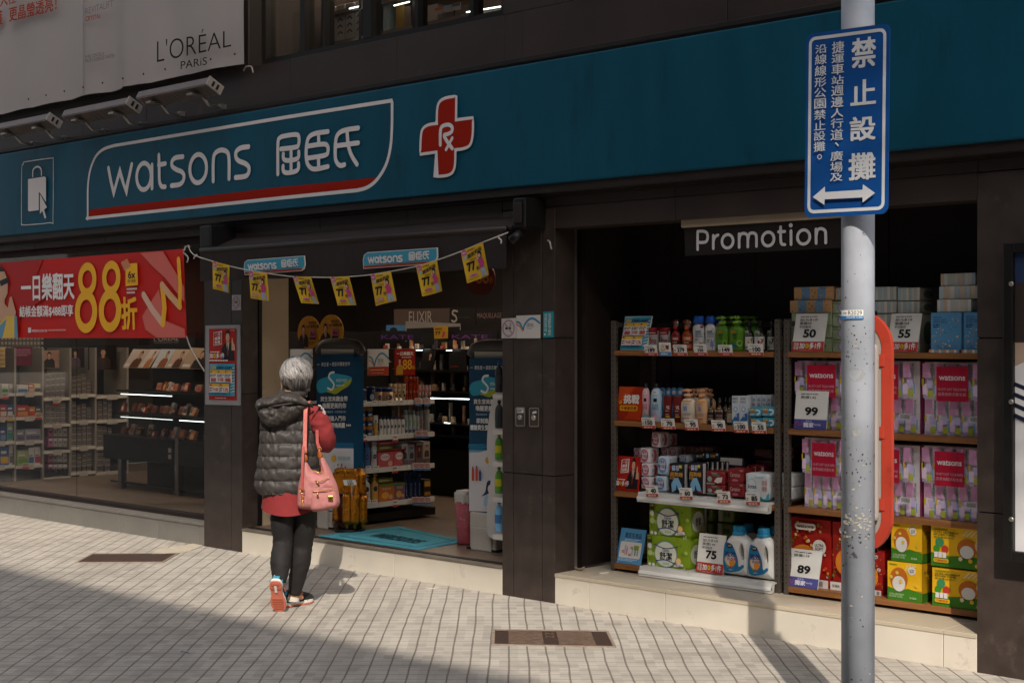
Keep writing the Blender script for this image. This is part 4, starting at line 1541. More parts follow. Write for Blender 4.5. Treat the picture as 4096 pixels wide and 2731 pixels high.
# ================================================================== light box poster on pillar C
LY = -.10
f = Sh(LY, (3100, 1000, 1), (912, -33), (1200, -75), (1200, 1300), (912, 1245))
t = thing('light_box', 'black framed poster case on the far right pillar', 'poster case', f(.1, 0))
x0_, x1_, z0_, z1_ = P(4010, 1500, LY).x, P(4010, 1500, LY).x + .95, P(4012, 2242, LY).z, P(4012, 972, LY).z
b = MB()
fw = .05
for q in ((x0_, x0_ + fw, z0_, z1_), (x1_ - fw, x1_, z0_, z1_), (x0_ + fw, x1_ - fw, z0_, z0_ + fw), (x0_ + fw, x1_ - fw, z1_ - fw, z1_)):
 b.box(q[0], q[1], LY, -.001, q[2], q[3], M_BLK, bev=.006)
b.build('frame', t)
for z in (P(4036, 1136, LY).z, P(4036, 1606, LY).z, P(4036, 2075, LY).z):
 b = MB()
 b.lathe([(.012, 0), (.012, .006), (.004, .007)], M_ALU, 12, M=Matrix.Translation((x0_ + .045, LY, z)) @ Matrix.Rotation(pi / 2, 4, 'X'))
 b.build('lock', t)
b = MB()
pf = plane(x0_ + fw, x1_ - fw, z0_ + fw, z1_ - fw, LY + .03)
b.box(x0_ + fw, x1_ - fw, LY + .031, LY + .05, z0_ + fw, z1_ - fw, K('#c9c7c8', 35))
b.rect(pf, 0, .9, 1, 1, K('#2a3a5c'))
b.rect(pf, 0, .45, 1, .9, K('#b39a86'))
b.pol(pf, [(0, .9), (.3, .9), (.2, .75), (.05, .7), (0, .7)], K('#3a302c'))
b.pol(pf, [(0, .62), (.15, .66), (.5, .55), (.5, .45), (0, .45)], K('#d5d3d3'))
for k in range(4):
 b.stroke(pf, [(0, .56 - k * .035), (.12, .53 - k * .035), (.3, .47 - k * .03)], .02, K('#20243a'))
b.build('poster_sheet', t)
# ================================================================== niche racks
RF = .335                                    # front plane of the racks
SHZ = (1.574, 1.134, .691, .237)
M_WOOD = mat('shelf_wood', '#8a5b33', .5, var=.22, vs=3, bump=.06, bs=40, stretch=(1, 8, 30), dirt=('#5d3a20', .58, .6), ds=2)
M_POST = mat('rack_post', '#5d554e', .5, metal=.3, var=.1, vs=10)
def pxx(x, Y):
 return P(x, 1500, Y).x
def make_rack(lab, xl, xr, trays):
 t = thing('display_rack', lab, 'shelf rack', ((xl + xr) / 2, RF + .2, ZS))
 for x in (xl, xr - .035):
  for y in (RF, RF + .42):
   b = MB()
   b.box(x, x + .035, y, y + .03, ZS, 1.76, M_POST, bev=.003)
   for k in range(46):
    z = .25 + k * .033
    b.box(x + .0145, x + .0205, y - .0008, y + .002, z, z + .008, M_SEAM)
    b.box(x + .0345, x + .0358, y + .012, y + .018, z, z + .008, M_SEAM)
   b.build('post', t)
  b = MB()
  b.box(x + .005, x + .03, RF + .03, RF + .42, 1.72, 1.75, M_POST)
  b.build('end_bar', t)
 b = MB()
 b.box(xl + .035, xr - .035, RF + .425, RF + .445, 1.715, 1.75, M_POST)
 b.build('top_rail', t)
 for z in SHZ:
  b = MB()
  b.box(xl + .037, xr - .037, RF - .012, RF + .43, z - .032, z, M_WOOD, bev=.003)
  b.build('shelf', t)
 for z, xa, xb in trays:
  b = MB()
  b.slab([(xa, RF - .065, z - .045), (xa, RF - .05, z + .012), (xa, RF + .3, z + .016), (xa, RF + .3, z + .004), (xa, RF - .02, z + .003), (xa, RF - .03, z - .045)], (xb - xa, 0, 0), M_WHT)
  b.slab([(xa, RF - .068, z - .03), (xa, RF - .064, z - .012), (xa, RF - .05, z - .012), (xa, RF - .05, z - .03)], (xb - xa, 0, 0), K('#dcdad5', 30))
  b.build('price_rail', t)
 return t
r7 = lambda x: 2380 + x / 2.614
r7y = lambda y: 1200 + y / 2.614
r8 = lambda x: 2380 + x / 2.24
r8y = lambda y: 1700 + y / 2.24
r9 = lambda x: 3050 + x / 1.96
r9y = lambda y: 1000 + y / 1.96
r10 = lambda x: 3050 + x / 1.521
r10y = lambda y: 1700 + y / 1.521
G7, G8, G9, G10 = (2380, 1200, 2.614), (2380, 1700, 2.24), (3050, 1000, 1.96), (3050, 1700, 1.521)
make_rack('left open rack with wooden shelves and slotted grey posts in the niche', pxx(2443, RF), pxx(3118, RF),
   [(SHZ[2], pxx(r8(388), RF - .05), pxx(r8(1560), RF - .05)), (SHZ[3] + .0, pxx(r8(402), RF - .05), pxx(r8(1585), RF - .05))])
make_rack('right open rack with wooden shelves of tissue packs in the niche', pxx(3134, RF), X4 + .42, [])
# ---- leaning cards: bottom edge stands at Y, top edge goes back as the photo shows
def lean(reg, tl, tr, br, bl, Y, z=None):
 q = lambda p: (reg[0] + p[0] / reg[2], reg[1] + p[1] / reg[2])
 a, c = P(*q(bl), Y), P(*q(br), Y)
 if z is not None:
  a.z = c.z = z
 d, e = PXX(*q(tl), a.x), PXX(*q(tr), c.x)
 y = max(Y - .03, min(Y + .14, (d.y + e.y) / 2))
 zt = (d.z + e.z) / 2
 return Fr(a, c, V((c.x, y, zt)), V((a.x, y, zt)))
def card(name, lab, cat, f, fn, col='#d9d6d0', th=.004, group=None, clear=True):
 b = MB()
 backing(b, f, K(col, 35), th)
 fn(b, f)
 return tag(b.build(name), lab, cat, group)
ACRY = mat('clear_plastic', '#cfd2d4', .15)
card('offer_card', 'teal bank offer card leaning at the left end of the top shelf', 'price card', lean(G7, (318, 168), (600, 170), (545, 530), (262, 528), .355, SHZ[0] + .002), lambda b, f: bank_print(b, f, .02, .02, .98, .98))
def challenge(b, f):
 b.rect(f, .015, .01, .985, .99, K('#a8320f'))
 b.pol(f, [(.015, .99), (.6, .99), (.3, .62), (.015, .5)], K('#b8471a'))
 b.pol(f, [(.015, .3), (.25, .55), (.5, .2), (.3, .01), (.015, .01)], K('#8f230c'))
 b.pol(f, [(.985, .99), (.7, .99), (.55, .8), (.985, .6)], K('#96260d'))
 b.txt(f, '挑戰', .25, .5, .86, .76, WHT, .035)
 b.pol(f, rrect(f, .13, .28, .84, .44, .012), K('#d99a1a'))
 b.txt(f, '市場最低價', .17, .305, .8, .415, K('#6b1a0c'), .02)
 b.stroke(f, [(.08, .54), (.16, .56), (.18, .51), (.1, .5)], .006, K('#d99a1a'))
card('offer_card', 'orange red card with white Chinese lettering leaning on the second shelf', 'price card', lean(G7, (265, 900), (505, 912), (475, 1270), (214, 1252), .36, SHZ[1] + .002), challenge, '#a8320f')
card('offer_card', 'red card with a suited man leaning on the third shelf', 'price card', lean(G8, (222, 265), (412, 295), (390, 606), (183, 580), .355, SHZ[2] + .002),
  lambda b, f: (b.rect(f, 0, 0, 1, 1, K('#a81f14')), red_offer(b, f, .02), b.rect(f, .1, .005, .9, .02, K('#8a1a10'))), '#a81f14')
def living(b, f):
 b.rect(f, 0, 0, 1, 1, K('#5a97c2'))
 b.txt(f, '買民生用品', .2, .73, .86, .88, K('#1c2f4a'), .025)
 tiny(b, f, .22, .63, .86, .71, K('#b5cfe2'), 2, 4)
 b.pol(f, rrect(f, .1, .16, .95, .62, .01), WHT)
 for k, (x, y, s) in enumerate(((.2, .3, '$69'), (.52, .42, '$89'), (.48, .22, '$99'))):
  b.rect(f, x, y, x + .1, y + .07, K('#a8323a'))
  b.txt(f, s, x + .01, y + .015, x + .09, y + .055, WHT, .02)
 b.rect(f, .66, .4, .86, .53, K('#8aa03a'))
 for x, h, c in ((.3, .24, '#b5b0b5'), (.38, .2, '#c98a95'), (.6, .16, '#a3b5c5'), (.72, .17, '#8a8a8a'), (.82, .15, '#9aa59a')):
  b.rect(f, x, .24, x + .06, .24 + h, K(c))
  b.rect(f, x + .018, .24 + h, x + .042, .28 + h, K('#77777d'))
 tiny(b, f, .14, .06, .9, .14, K('#b5cfe2'), 2, 9)
card('offer_card', 'light blue card with small product pictures leaning on the bottom shelf', 'price card', lean(G8, (238, 912), (465, 945), (408, 1262), (186, 1224), .35, SHZ[3] + .002), living, '#5a97c2')
pl = [('75', G8, (935, 965), (1182, 988), (1145, 1310), (905, 1284), .315, SHZ[3] + .018, ['加1元多1件', '單價149', '平均每件'], 'red', 'in front of the green paper rolls'),
  ('50', G9, (265, 502), (515, 497), (475, 798), (228, 794), .338, SHZ[0] + .002, ['加1元多1件', '單價99', '平均每件'], 'red', 'before the orange tissue boxes'),
  ('55', G9, (1008, 500), (1258, 496), (1212, 803), (975, 800), .338, SHZ[0] + .002, ['加1元多1件', '單價109', '平均每件'], 'red', 'right of the grey pole'),
  ('99', G9, (262, 1100), (525, 1110), (500, 1418), (246, 1402), .338, SHZ[1] + .002, ['原價145'], 'violet', 'before the pink tissue packs'),
  ('89', G10, (170, 745), (365, 768), (335, 1000), (138, 972), .338, SHZ[3] + .002, ['原價119'], 'violet', 'before the red tissue packs')]
for num, reg, a, c, d, e, Y, z, ln, band, where in pl:
 card('price_card', 'white card reading %s with a %s foot, %s' % (num, band, where), 'price card', lean(reg, a, c, d, e, Y, z), lambda b, f: price_print(b, f, num, ln, band))
tags = [('189', G7, 518, 470, 656, 580, 1), ('279', G7, 822, 466, 966, 580, 1), ('239/398', G7, 1036, 460, 1174, 580, 1), ('149', G7, 1290, 468, 1442, 578, 1), ('100', G7, 1608, 458, 1764, 578, 0),
  ('150', G7, 490, 1226, 632, 1340, 0), ('70', G7, 692, 1236, 840, 1350, 0), ('95', G7, 940, 1243, 1084, 1362, 0), ('90', G7, 1220, 1253, 1368, 1372, 0), ('100', G7, 1452, 1265, 1604, 1386, 0), ('55', G7, 1642, 1272, 1794, 1395, 0),
  ('40', G8, 455, 536, 570, 640, 0), ('60', G8, 757, 558, 878, 665, 0), ('73', G8, 1095, 590, 1218, 696, 0), ('85', G8, 1350, 600, 1482, 716, 0)]
wh = ['under the red and silver jars', 'under the red bagged pump bottle', 'under the white bottles with blue caps', 'under the green pump bottles', 'under the dark bottles on the top shelf',
  'under the pink bottle', 'under the dark red tubes', 'under the cream pump bottle', 'under the small brown bottles', 'under the toothpaste boxes', 'under the turquoise floss packs',
  'under the white cube packs', 'under the black night packs', 'under the red napkin packs', 'under the white and pale blue pack']
for i, ((num, reg, x0, y0, x1, y1, sv), w_) in enumerate(zip(tags, wh)):
 Y = RF - .022 if reg is G7 else RF - .078
 q = lambda x, y: P(reg[0] + x / reg[2], reg[1] + y / reg[2], Y)
 dk = (x1 - x0) * .05
 a, c = q(x0 + 8, y1 - 2), q(x1 - 0, y1)
 zt = q(x0, y0).z
 f = Fr(a, c, V((c.x, Y - .012, zt + (c.z - a.z))), V((a.x, Y - .012, zt)))
 card('shelf_tag', 'small price tag %s %s' % (num.replace('/', ' over '), w_), 'price tag', f, lambda b, f: tag_print(b, f, num, sv), th=.002, group='price tags on the left rack')
# round shelf talker
f = lean(G7, (664, 442), (790, 446), (798, 584), (676, 580), RF - .018)
card('shelf_talker', 'rounded white and blue pop card with a brown jar picture by tag 189', 'price tag', f, lambda b, f: (b.rect(f, 0, 0, 1, .3, K('#4a86b8')), b.ring(f, .35, .68, .22, K('#b5ac9a'), t=.12), b.txt(f, '熱銷', .22, .7, .46, .82, BLK), b.txt(f, '突破', .22, .56, .46, .68, BLK), b.rect(f, .62, .5, .84, .68, K('#5a2a1c')), b.rect(f, .58, .68, .88, .8, K('#7d3a24')), b.txt(f, '熱銷品', .2, .08, .75, .24, WHT, .02), b.stroke(f, [(.15, .5), (.35, .4), (.55, .5)], .006, K('#b58a2a'))), th=.002)
# ------------------------------------------------------------------ bottles
class CFr:                                    # print wrapped on an upright elliptical body
 def __init__(s, c, rx, ry, z0, z1, half=.9, mid=.35):
  s.c, s.rx, s.ry, s.z0, s.z1, s.h_, s.mid = c, rx, ry, z0, z1, half, mid
  s.w = 2 * half * (rx + ry) / 2
  s.h = z1 - z0
  s.k = 0
 def __call__(s, u, v, n=0):
  a = s.mid + (u - .5) * 2 * s.h_
  return V((s.c[0] + (s.rx + n) * sin(a), s.c[1] - (s.ry + n) * cos(a), s.z0 + (s.z1 - s.z0) * v))
 lay = Fr.lay
 sub = Fr.sub
BODY = [(0, 0), (.86, 0), (.97, .02), (1, .06), (1, .62), (.98, .7), (.9, .79), (.7, .87), (.42, .92), (.3, .94), (.3, 1)]
SLIM = [(0, 0), (.9, 0), (1, .03), (1, .6), (.95, .76), (.78, .9), (.5, .97), (.36, 1)]
ROUND = [(0, 0), (.9, 0), (1, .03), (1, .55), (.9, .68), (.66, .78), (.36, .85), (.3, 1)]
CURV = [(0, 0), (.9, 0), (1, .04), (.96, .25), (.9, .45), (.93, .62), (.98, .72), (.9, .86), (.6, .95), (.38, 1)]
JUGB = [(0, 0), (.9, 0), (1, .03), (1, .6), (.92, .78), (.72, .92), (.4, .985), (.36, 1)]
def bottle(lab, reg, x0, x1, ytop, z, Y, prof, col, cap, capcol, prints=None, ratio=.62, capfrac=.24, rough=.35, group=None, cat='bottle', gloss=.0, pumpdir=-1, name='bottle', clear=None):
 cx = reg[0] + (x0 + x1) / 2 / reg[2]
 yc = Y + .04
 c = P(cx, 1500, yc)
 Z = (c - CAM).dot(FW)
 wp = (x1 - x0) / reg[2] * Z / FPX
 rx = wp / 2 / math.sqrt(.533 + .467 * ratio * ratio)
 ry = rx * ratio
 top = P(cx, reg[1] + ytop / reg[2], yc).z
 H = top - z
 hb = H * (1 - capfrac)
 t = thing(name, lab, cat, (c.x, yc, z), group)
 m = mat('bottle_%s' % col.lstrip('#'), col, rough, coat=.3)
 b = MB()
 b.lathe([(max(.0005, r * rx), z + h * hb) for r, h in prof], m, 20, 1, ratio, loc=(c.x, yc * 1.0, 0))
 # lathe scales about the origin: shift handled through loc, ratio only on the radius
 if prints:
  f = CFr((c.x, yc), rx, ry, z, z + hb)
  prints(b, f)
 b.build('body', t)
 mc_ = mat('cap_%s' % capcol.lstrip('#'), capcol, .4)
 b = MB()
 nr = rx * .34
 zc = z + hb
 hc = H * capfrac
 if cap == 'pump':
  b.lathe([(nr * 1.5, zc - .004), (nr * 1.5, zc + hc * .3), (nr * 1.3, zc + hc * .34), (nr * .5, zc + hc * .36), (nr * .5, zc + hc * .6), (nr * 1.1, zc + hc * .62), (nr * 1.15, zc + hc * .95), (nr * .9, zc + hc)], mc_, 14, loc=(c.x, yc, 0))
  b.tube([(c.x, yc, zc + hc * .85), (c.x + pumpdir * rx * .5, yc - .005, zc + hc * .83), (c.x + pumpdir * rx * .8, yc - .008, zc + hc * .74)], [nr * .55, nr * .45, nr * .38], mc_, 8)
 elif cap == 'screw':
  b.lathe([(nr * 1.25, zc - .003), (nr * 1.25, zc + hc * .25), (nr * 1.12, zc + hc * .28), (nr * 1.05, zc + hc * .96), (nr * .95, zc + hc)], mc_, 16, loc=(c.x, yc, 0))
 elif cap == 'dome':
  b.lathe([(rx * .8, zc - .004), (rx * .82, zc + hc * .4), (rx * .74, zc + hc * .85), (rx * .5, zc + hc)], mc_, 16, 1, max(ratio, .7), loc=(c.x, yc, 0))
 elif cap == 'flat':
  b.lathe([(rx * 1.02, zc - .002), (rx * 1.02, zc + hc * .9), (rx * .97, zc + hc)], mc_, 20, 1, ratio, loc=(c.x, yc, 0))
 b.build('pump' if cap == 'pump' else 'cap', t)
 if clear:
  b = MB()
  b.lathe([(nr * 1.6, zc - hc * .1), (nr * 2.4, zc + hc * .5), (nr * 3.0, zc + hc * 1.0), (nr * 2.9, zc + hc * .98), (nr * 2.3, zc + hc * .5), (nr * 1.5, zc - hc * .1)], glass_mat('film', '#e8e4e0', .12, .12), 14, 1, .6, loc=(c.x, yc, 0))
  b.build('film_hood', t)
 return t
def lp(*ops):
 def fn(b, f):
  for o in ops:
   k = o[0]
   if k == 'r':
    b.rect(f, o[1], o[2], o[3], o[4], K(o[5]), 8)
   elif k == 't':
    b.txt(f, o[1], o[2], o[3], o[4], o[5], K(o[6]), o[7] if len(o) > 7 else .01)
   elif k == 'd':
    b.disc(f, o[1], o[2], o[3], K(o[4]), o[5] if len(o) > 5 else None, seg=14)
   elif k == 'l':
    tiny(b, f, o[1], o[2], o[3], o[4], K(o[5]), o[6], 3)
   elif k == 'p':
    b.pol(f, o[1], K(o[2]))
   elif k == 's':
    b.stroke(f, o[1], o[2], K(o[3]))
 return fn
z1, z2, z3, z4 = SHZ
jar = lp(('r', 0, .1, 1, .26, '#8a1a20'), ('r', 0, .8, 1, .98, '#7d161c'), ('t', 'fino', .15, .36, .85, .66, '#7d2a30', .02), ('l', .05, .83, .95, .93, '#d0a8a0', 1), ('l', .05, .13, .95, .22, '#d0a8a0', 1))
for k, (a, c, d) in enumerate(((560, 678, 'left'), (680, 790, 'right'))):
 bottle('red and silver hair mask jar, %s one beside the bank offer card' % d, G7, a, c, 290, z1, .36, [(0, 0), (.98, 0), (1, .02), (1, .98), (.95, 1)], '#a59c98', 'flat', '#8a1a20', jar, 1.0, .12, .25, 'silver jars', 'jar', name='jar')
bagp = lambda c2: lp(('r', 0, .1, 1, .66, c2), ('r', 0, .32, 1, .44, '#2a1614'), ('t', '控油抗屑', .2, .5, .8, .62, '#d9d0c5', .02), ('l', .15, .34, .85, .42, '#c9a89a', 1), ('l', .2, .16, .8, .26, '#d9b0a0', 2))
bottle('red pump bottle under a clear film hood on the top shelf', G7, 800, 893, 205, z1, .36, BODY, '#7d1a14', 'pump', '#a01c12', bagp('#94261a'), .7, .3, clear=True)
bottle('orange pump bottle under a clear film hood on the top shelf', G7, 912, 1024, 205, z1, .36, BODY, '#8a3a12', 'pump', '#c4541a', bagp('#c0571c'), .7, .3, clear=True)
bottle('second orange hooded pump bottle behind the first', G7, 1022, 1084, 200, z1, .47, BODY, '#8a3a12', 'pump', '#c4541a', None, .7, .3, clear=True)
hs1 = lp(('t', 'head&', .2, .66, .7, .74, '#22407a', .02), ('t', 'shoulders', .2, .58, .85, .66, '#22407a', .01), ('t', '海倫仙度絲', .2, .49, .85, .56, '#22407a'), ('r', .62, .82, .92, .89, '#8a2a3a'), ('d', .66, .24, .12, '#d99a3a', .06), ('d', .78, .15, .1, '#e0b45a', .05), ('l', .2, .36, .5, .44, '#6a6a7a', 2))
hs2 = lp(('t', 'head&', .2, .66, .7, .74, '#22407a', .02), ('t', 'shoulders', .2, .58, .85, .66, '#22407a', .01), ('t', '海倫仙度絲', .2, .49, .85, .56, '#22407a'), ('p', [(.5, .3), (.62, .44), (.7, .32), (.84, .4), (.78, .26), (.92, .18), (.74, .16), (.7, .04), (.62, .16), (.48, .16)], '#7d84b8'), ('l', .2, .3, .45, .42, '#6a6a7a', 2))
bottle('white shampoo bottle with blue cap and orange fruit print', G7, 1024, 1150, 165, z1, .36, CURV, '#cfcdc8', 'dome', '#1a4a9a', hs1, .55, .2)
bottle('white shampoo bottle with blue cap and violet flower print', G7, 1152, 1264, 165, z1, .36, CURV, '#cfcdc8', 'dome', '#1a4a9a', hs2, .55, .2)
for k, (a, d) in enumerate(((1180, 'left'), (1262, 'right'))):
 bottle('white shampoo bottle with blue cap in the back row, %s one' % d, G7, a, a + 70, 160, z1, .52, CURV, '#cfcdc8', 'dome', '#1a4a9a', None, .6, .2, group='shampoo bottles in the back row')
pert = lp(('t', 'PERT', .18, .52, .55, .62, '#123a22', .02), ('t', '飛柔', .22, .42, .48, .5, '#123a22', .01), ('p', [(.08, .1), (.1, .3), (.5, .2), (.52, .12)], '#2a6a7a'), ('r', .1, .66, .42, .74, '#b56a2a'), ('d', .66, .28, .2, '#8fb04a', .12), ('d', .68, .29, .12, '#4f7a22', .07))
bottle('green pump shampoo bottle, left of the front pair on the top shelf', G7, 1264, 1405, 172, z1, .36, BODY, '#5a8a1f', 'pump', '#6f9a35', pert, .55, .2)
bottle('green pump shampoo bottle, right of the front pair on the top shelf', G7, 1408, 1565, 168, z1, .36, BODY, '#5a8a1f', 'pump', '#6f9a35', pert, .55, .2)
for k, (a, d) in enumerate(((1400, 'first'), (1490, 'second'), (1560, 'third'), (1640, 'last'))):
 bottle('green pump bottle standing behind the front pair, %s from the left' % d, G7, a - 40, a + 90, 170, z1, .52, BODY, '#5a8a1f', 'pump', '#6f9a35', None, .55, .2, group='green bottles in the back row')
flow = lambda c1, c2: lp(('r', .0, .06, 1, .58, '#cfcdc8'), ('p', [(.3, .5), (.5, .56), (.75, .5), (.8, .36), (.6, .28), (.4, .32)], c1), ('p', [(.6, .5), (.9, .52), (.85, .36)], '#3a5a22'), ('d', .45, .36, .09, c2, .06), ('l', .1, .1, .45, .2, '#3a3a3a', 2), ('t', '0%', .15, .7, .55, .82, '#c0c4b0', .01), ('l', .1, .62, .7, .67, '#9aa08a', 1))
for k, (a, c, y, c1, c2, d) in enumerate(((1566, 1664, 222, '#d9d0c0', '#d9952a', 'daisy'), (1664, 1790, 218, '#b8451a', '#7d1c14', 'red berry'), (1798, 1884, 222, '#3a6a22', '#5a8a3a', 'green leaf'), (1892, 1968, 222, '#3f6d2a', '#2a4a1a', 'dark mint leaf'))):
 bottle('dark round bottle with white label and %s print on the top shelf' % d, G7, a, c, y, z1, .36 if k < 2 else .40, ROUND, '#1a1d16', 'screw', '#12130f', flow(c1, c2), .8, .16)
# second shelf
per = lambda t1, t2, c: lp(('r', .3, .58, .62, .68, '#17161a'), ('t', t1, .2, .44, .75, .52, '#5a5a6a', 0), ('t', t2, .2, .36, .75, .43, '#5a5a6a', 0), ('p', [(.3, .02), (.1, .14), (.4, .22), (.5, .3), (.65, .2), (.95, .16), (.8, .02)], c), ('d', .45, .86, .26, '#c9c7c9', .07), ('t', 'NEW', .3, .84, .6, .88, '#3a3a44', .01))
bottle('pink and cream perfumed bottle with black cap and round tag', G7, 490, 577, 872, z2, .36, SLIM, '#d09aa0', 'screw', '#1a1a1e', per('LOVE', 'ME', '#5fa09a'), .7, .1)
bottle('pale blue perfumed bottle with black cap and round tag', G7, 582, 702, 872, z2, .355, SLIM, '#9fb9c9', 'screw', '#1a1a1e', per('PURE', 'BREEZE', '#cf9fb4'), .7, .1)
for k, (a, d) in enumerate(((690, 'first'), (755, 'second'), (815, 'third'), (880, 'last'))):
 bottle('blue perfumed bottle in the back row behind the red tubes, %s from the left' % d, G7, a - 30, a + 60, 868, z2, .50, SLIM, '#4a86b5', 'screw', '#1a1a1e', lp(('d', .5, .84, .22, '#c9c7c9', .06),), .7, .1, group='blue bottles in the back row')
TUBE = [(0, 0), (.6, 0), (.62, .1), (.78, .12), (.92, .5), (1, .98), (1.02, 1)]
vs_ = lp(('t', 'VS', .36, .5, .72, .64, '#cfc9c5', .02), ('r', .28, .2, .78, .25, '#c9a22a'), ('l', .3, .28, .75, .33, '#d0b0a5', 1), ('l', .3, .42, .72, .46, '#d0b0a5', 1))
for k, (a, c, y, Y) in enumerate(((712, 808, 1003, .36), (812, 910, 1003, .36), (880, 945, 995, .46))):
 bottle('dark red conditioner tube standing on its cap, %s' % ('left of the front pair', 'right of the front pair', 'behind the front pair')[k], G7, a, c, y, z2, Y, TUBE, '#6a150f', 'none', '#6a150f', vs_ if k < 2 else None, .55, .0001, .3, 'dark red tubes', 'tube', name='tube')
jj = lp(('t', "Johnson's", .12, .66, .6, .74, '#5a7a9a', 0), ('r', .14, .46, .42, .63, '#3f5f9a'), ('t', 'pH', .18, .55, .38, .61, '#d0cfcf', .01), ('t', '5.5', .18, .48, .38, .54, '#d0cfcf', .01), ('l', .15, .3, .8, .38, '#6a7a8a', 2), ('r', .1, .8, .75, .84, '#d08a2a'), ('r', .12, .16, .6, .2, '#b5654a'))
bottle('cream body wash bottle with peach pump, front left of its group', G7, 902, 1052, 930, z2, .36, BODY, '#cfc2ac', 'pump', '#cf9a74', jj, .6, .2)
bottle('peach body wash bottle with peach pump, front right of its group', G7, 1060, 1182, 936, z2, .36, BODY, '#d0a377', 'pump', '#cf9a74', jj, .6, .2)
for k, (a, y, c, d) in enumerate(((1005, 925, '#cfc2ac', 'leftmost'), (1072, 922, '#d0a377', 'second from the left'), (1130, 918, '#cfc2ac', 'third from the left'), (1175, 930, '#d0a377', 'rightmost'))):
 bottle('body wash bottle with peach pump in the back row, %s' % d, G7, a - 30, a + 90, y, z2, .48 + .02 * (k % 2), BODY, c, 'pump', '#cf9a74', None, .6, .2, group='body wash bottles in the back row')
br = lambda c: lp(('r', .05, .12, .95, .56, c), ('t', 'Garden', .2, .4, .85, .48, '#b5a590', 0), ('l', .15, .2, .85, .34, '#a09080', 3), ('t', '精油香氛', .2, .62, .8, .7, '#c9b8a0', .01), ('d', .5, .78, .12, '#b58a2a', .03))
for k, (a, c, y, Y, lc, d) in enumerate(((1175, 1252, 1025, .36, '#3a241c', 'with a dark label, leftmost'), (1256, 1354, 1018, .36, '#4a2a30', 'with a plum label'), (1334, 1398, 1015, .46, '#3a2a20', 'standing one row back'), (1378, 1442, 1018, .37, '#b5a88a', 'with a cream label'))):
 bottle('small dark brown wash bottle %s' % d, G7, a, c, y, z2, Y, ROUND, '#24150e', 'screw', '#17120f', br(lc), .75, .22)
# ------------------------------------------------------------------ packs
def pack(lab, reg, x0, x1, ytop, z0, Y, depth, col, front=None, side=None, bev=.008, seg=2, puff=0, name='pack', cat='pack', group=None, ybot=None, rough=.45, top=None, seams=0):
 xa, xb = pxx(reg[0] + x0 / reg[2], Y), pxx(reg[0] + x1 / reg[2], Y)
 zt = P(reg[0] + x0 / reg[2], reg[1] + ytop / reg[2], Y).z
 if ybot is not None:
  z0 = P(reg[0] + x0 / reg[2], reg[1] + ybot / reg[2], Y).z
 b = MB()
 m = mat('pack_%s' % col.lstrip('#'), col, rough, var=.06, vs=30, bump=.12, bs=70, coat=.15)
 if puff:
  soft(b, xa, xb, Y, Y + depth, z0, zt, m, puff, sum(map(ord, lab)) % 97)
 else:
  b.box(xa, xb, Y, Y + depth, z0, zt, m, bev=min(bev, (zt - z0) * .3, (xb - xa) * .3, depth * .3), seg=seg, smooth=bool(seg > 1))
 if front:
  f = plane(xa, xb, z0, zt, Y)
  front(b, f)
 if side:
  f = Fr((xb, Y, z0), (xb, Y + depth, z0), (xb, Y + depth, zt), (xb, Y, zt))
  side(b, f)
 return tag(b.build(name), lab, cat, group)
def soft(b, x0, x1, y0, y1, z0, z1, m, puff, seed, n=6):
 # a filled plastic pack: faces stay nearly flat, edges rounded and crinkled
 bm = bmesh.new()
 bmesh.ops.create_cube(bm, size=2)
 bmesh.ops.subdivide_edges(bm, edges=bm.edges[:], cuts=n, use_grid_fill=True)
 hx, hy, hz = (x1 - x0) / 2, (y1 - y0) / 2, (z1 - z0) / 2
 for v in bm.verts:
  c = v.co
  e = sorted((abs(c.x), abs(c.y), abs(c.z)))
  round_ = max(0, e[1] - .6) / .4
  k = 1 - puff * .5 * round_ ** 2
  p = V((c.x * hx * k, c.y * hy * k, c.z * hz * k))
  q = noise.noise_vector(V((p.x * 30 + seed, p.y * 30, p.z * 30)))
  p += q * (.0035 * min(1, puff * 10) * (.25 + round_))
  v.co = p + V(((x0 + x1) / 2, (y0 + y1) / 2, (z0 + z1) / 2))
  if v.co.z < z0:
   v.co.z = z0
 b.add([v.co.copy() for v in bm.verts], [[q.index for q in f.verts] for f in bm.faces], m, True)
 bm.free()
dar = lp(('p', [(0, .02), (1, .02), (1, .45), (.6, .4), (0, .15)], '#2a62a0'), ('t', 'DARLIE', .12, .88, .8, .94, '#22304a', .02), ('t', '專業亮白', .12, .76, .85, .84, '#3a4a6a'), ('t', '7x', .25, .3, .75, .44, '#cfd4da', .02), ('d', .55, .56, .3, '#6f9ac0', .08), ('d', .55, .56, .18, '#cfd4da', .05))
dars = lp(('t', 'DARLIE', .3, .55, .7, .95, '#22304a', .0),)
for k, (a, c, y, Y, d) in enumerate(((1430, 1508, 1000, .36, 'left of the front pair'), (1512, 1592, 1000, .36, 'right of the front pair'))):
 pack('white and blue toothpaste box standing upright, %s' % d, G7, a, c, y, z2, Y, .04, '#c5c8cc', dar, None, .002, 1, name='toothpaste_box', cat='box', group='toothpaste boxes')
for k in range(5):
 pack('white toothpaste box edge in the back row, %s from the left' % ('first', 'second', 'third', 'fourth', 'fifth')[k], G7, 1590 + k * 52, 1632 + k * 52, 992, z2, .42, .11, '#c5c8cc', lp(('t', 'DARLIE', .15, .8, .9, .9, '#22304a'), ('t', '專業', .2, .62, .8, .76, '#3a4a6a'), ('p', [(0, .02), (1, .02), (1, .3), (0, .2)], '#2a62a0')), None, .002, 1, name='toothpaste_box', cat='box', group='toothpaste boxes in the back row')
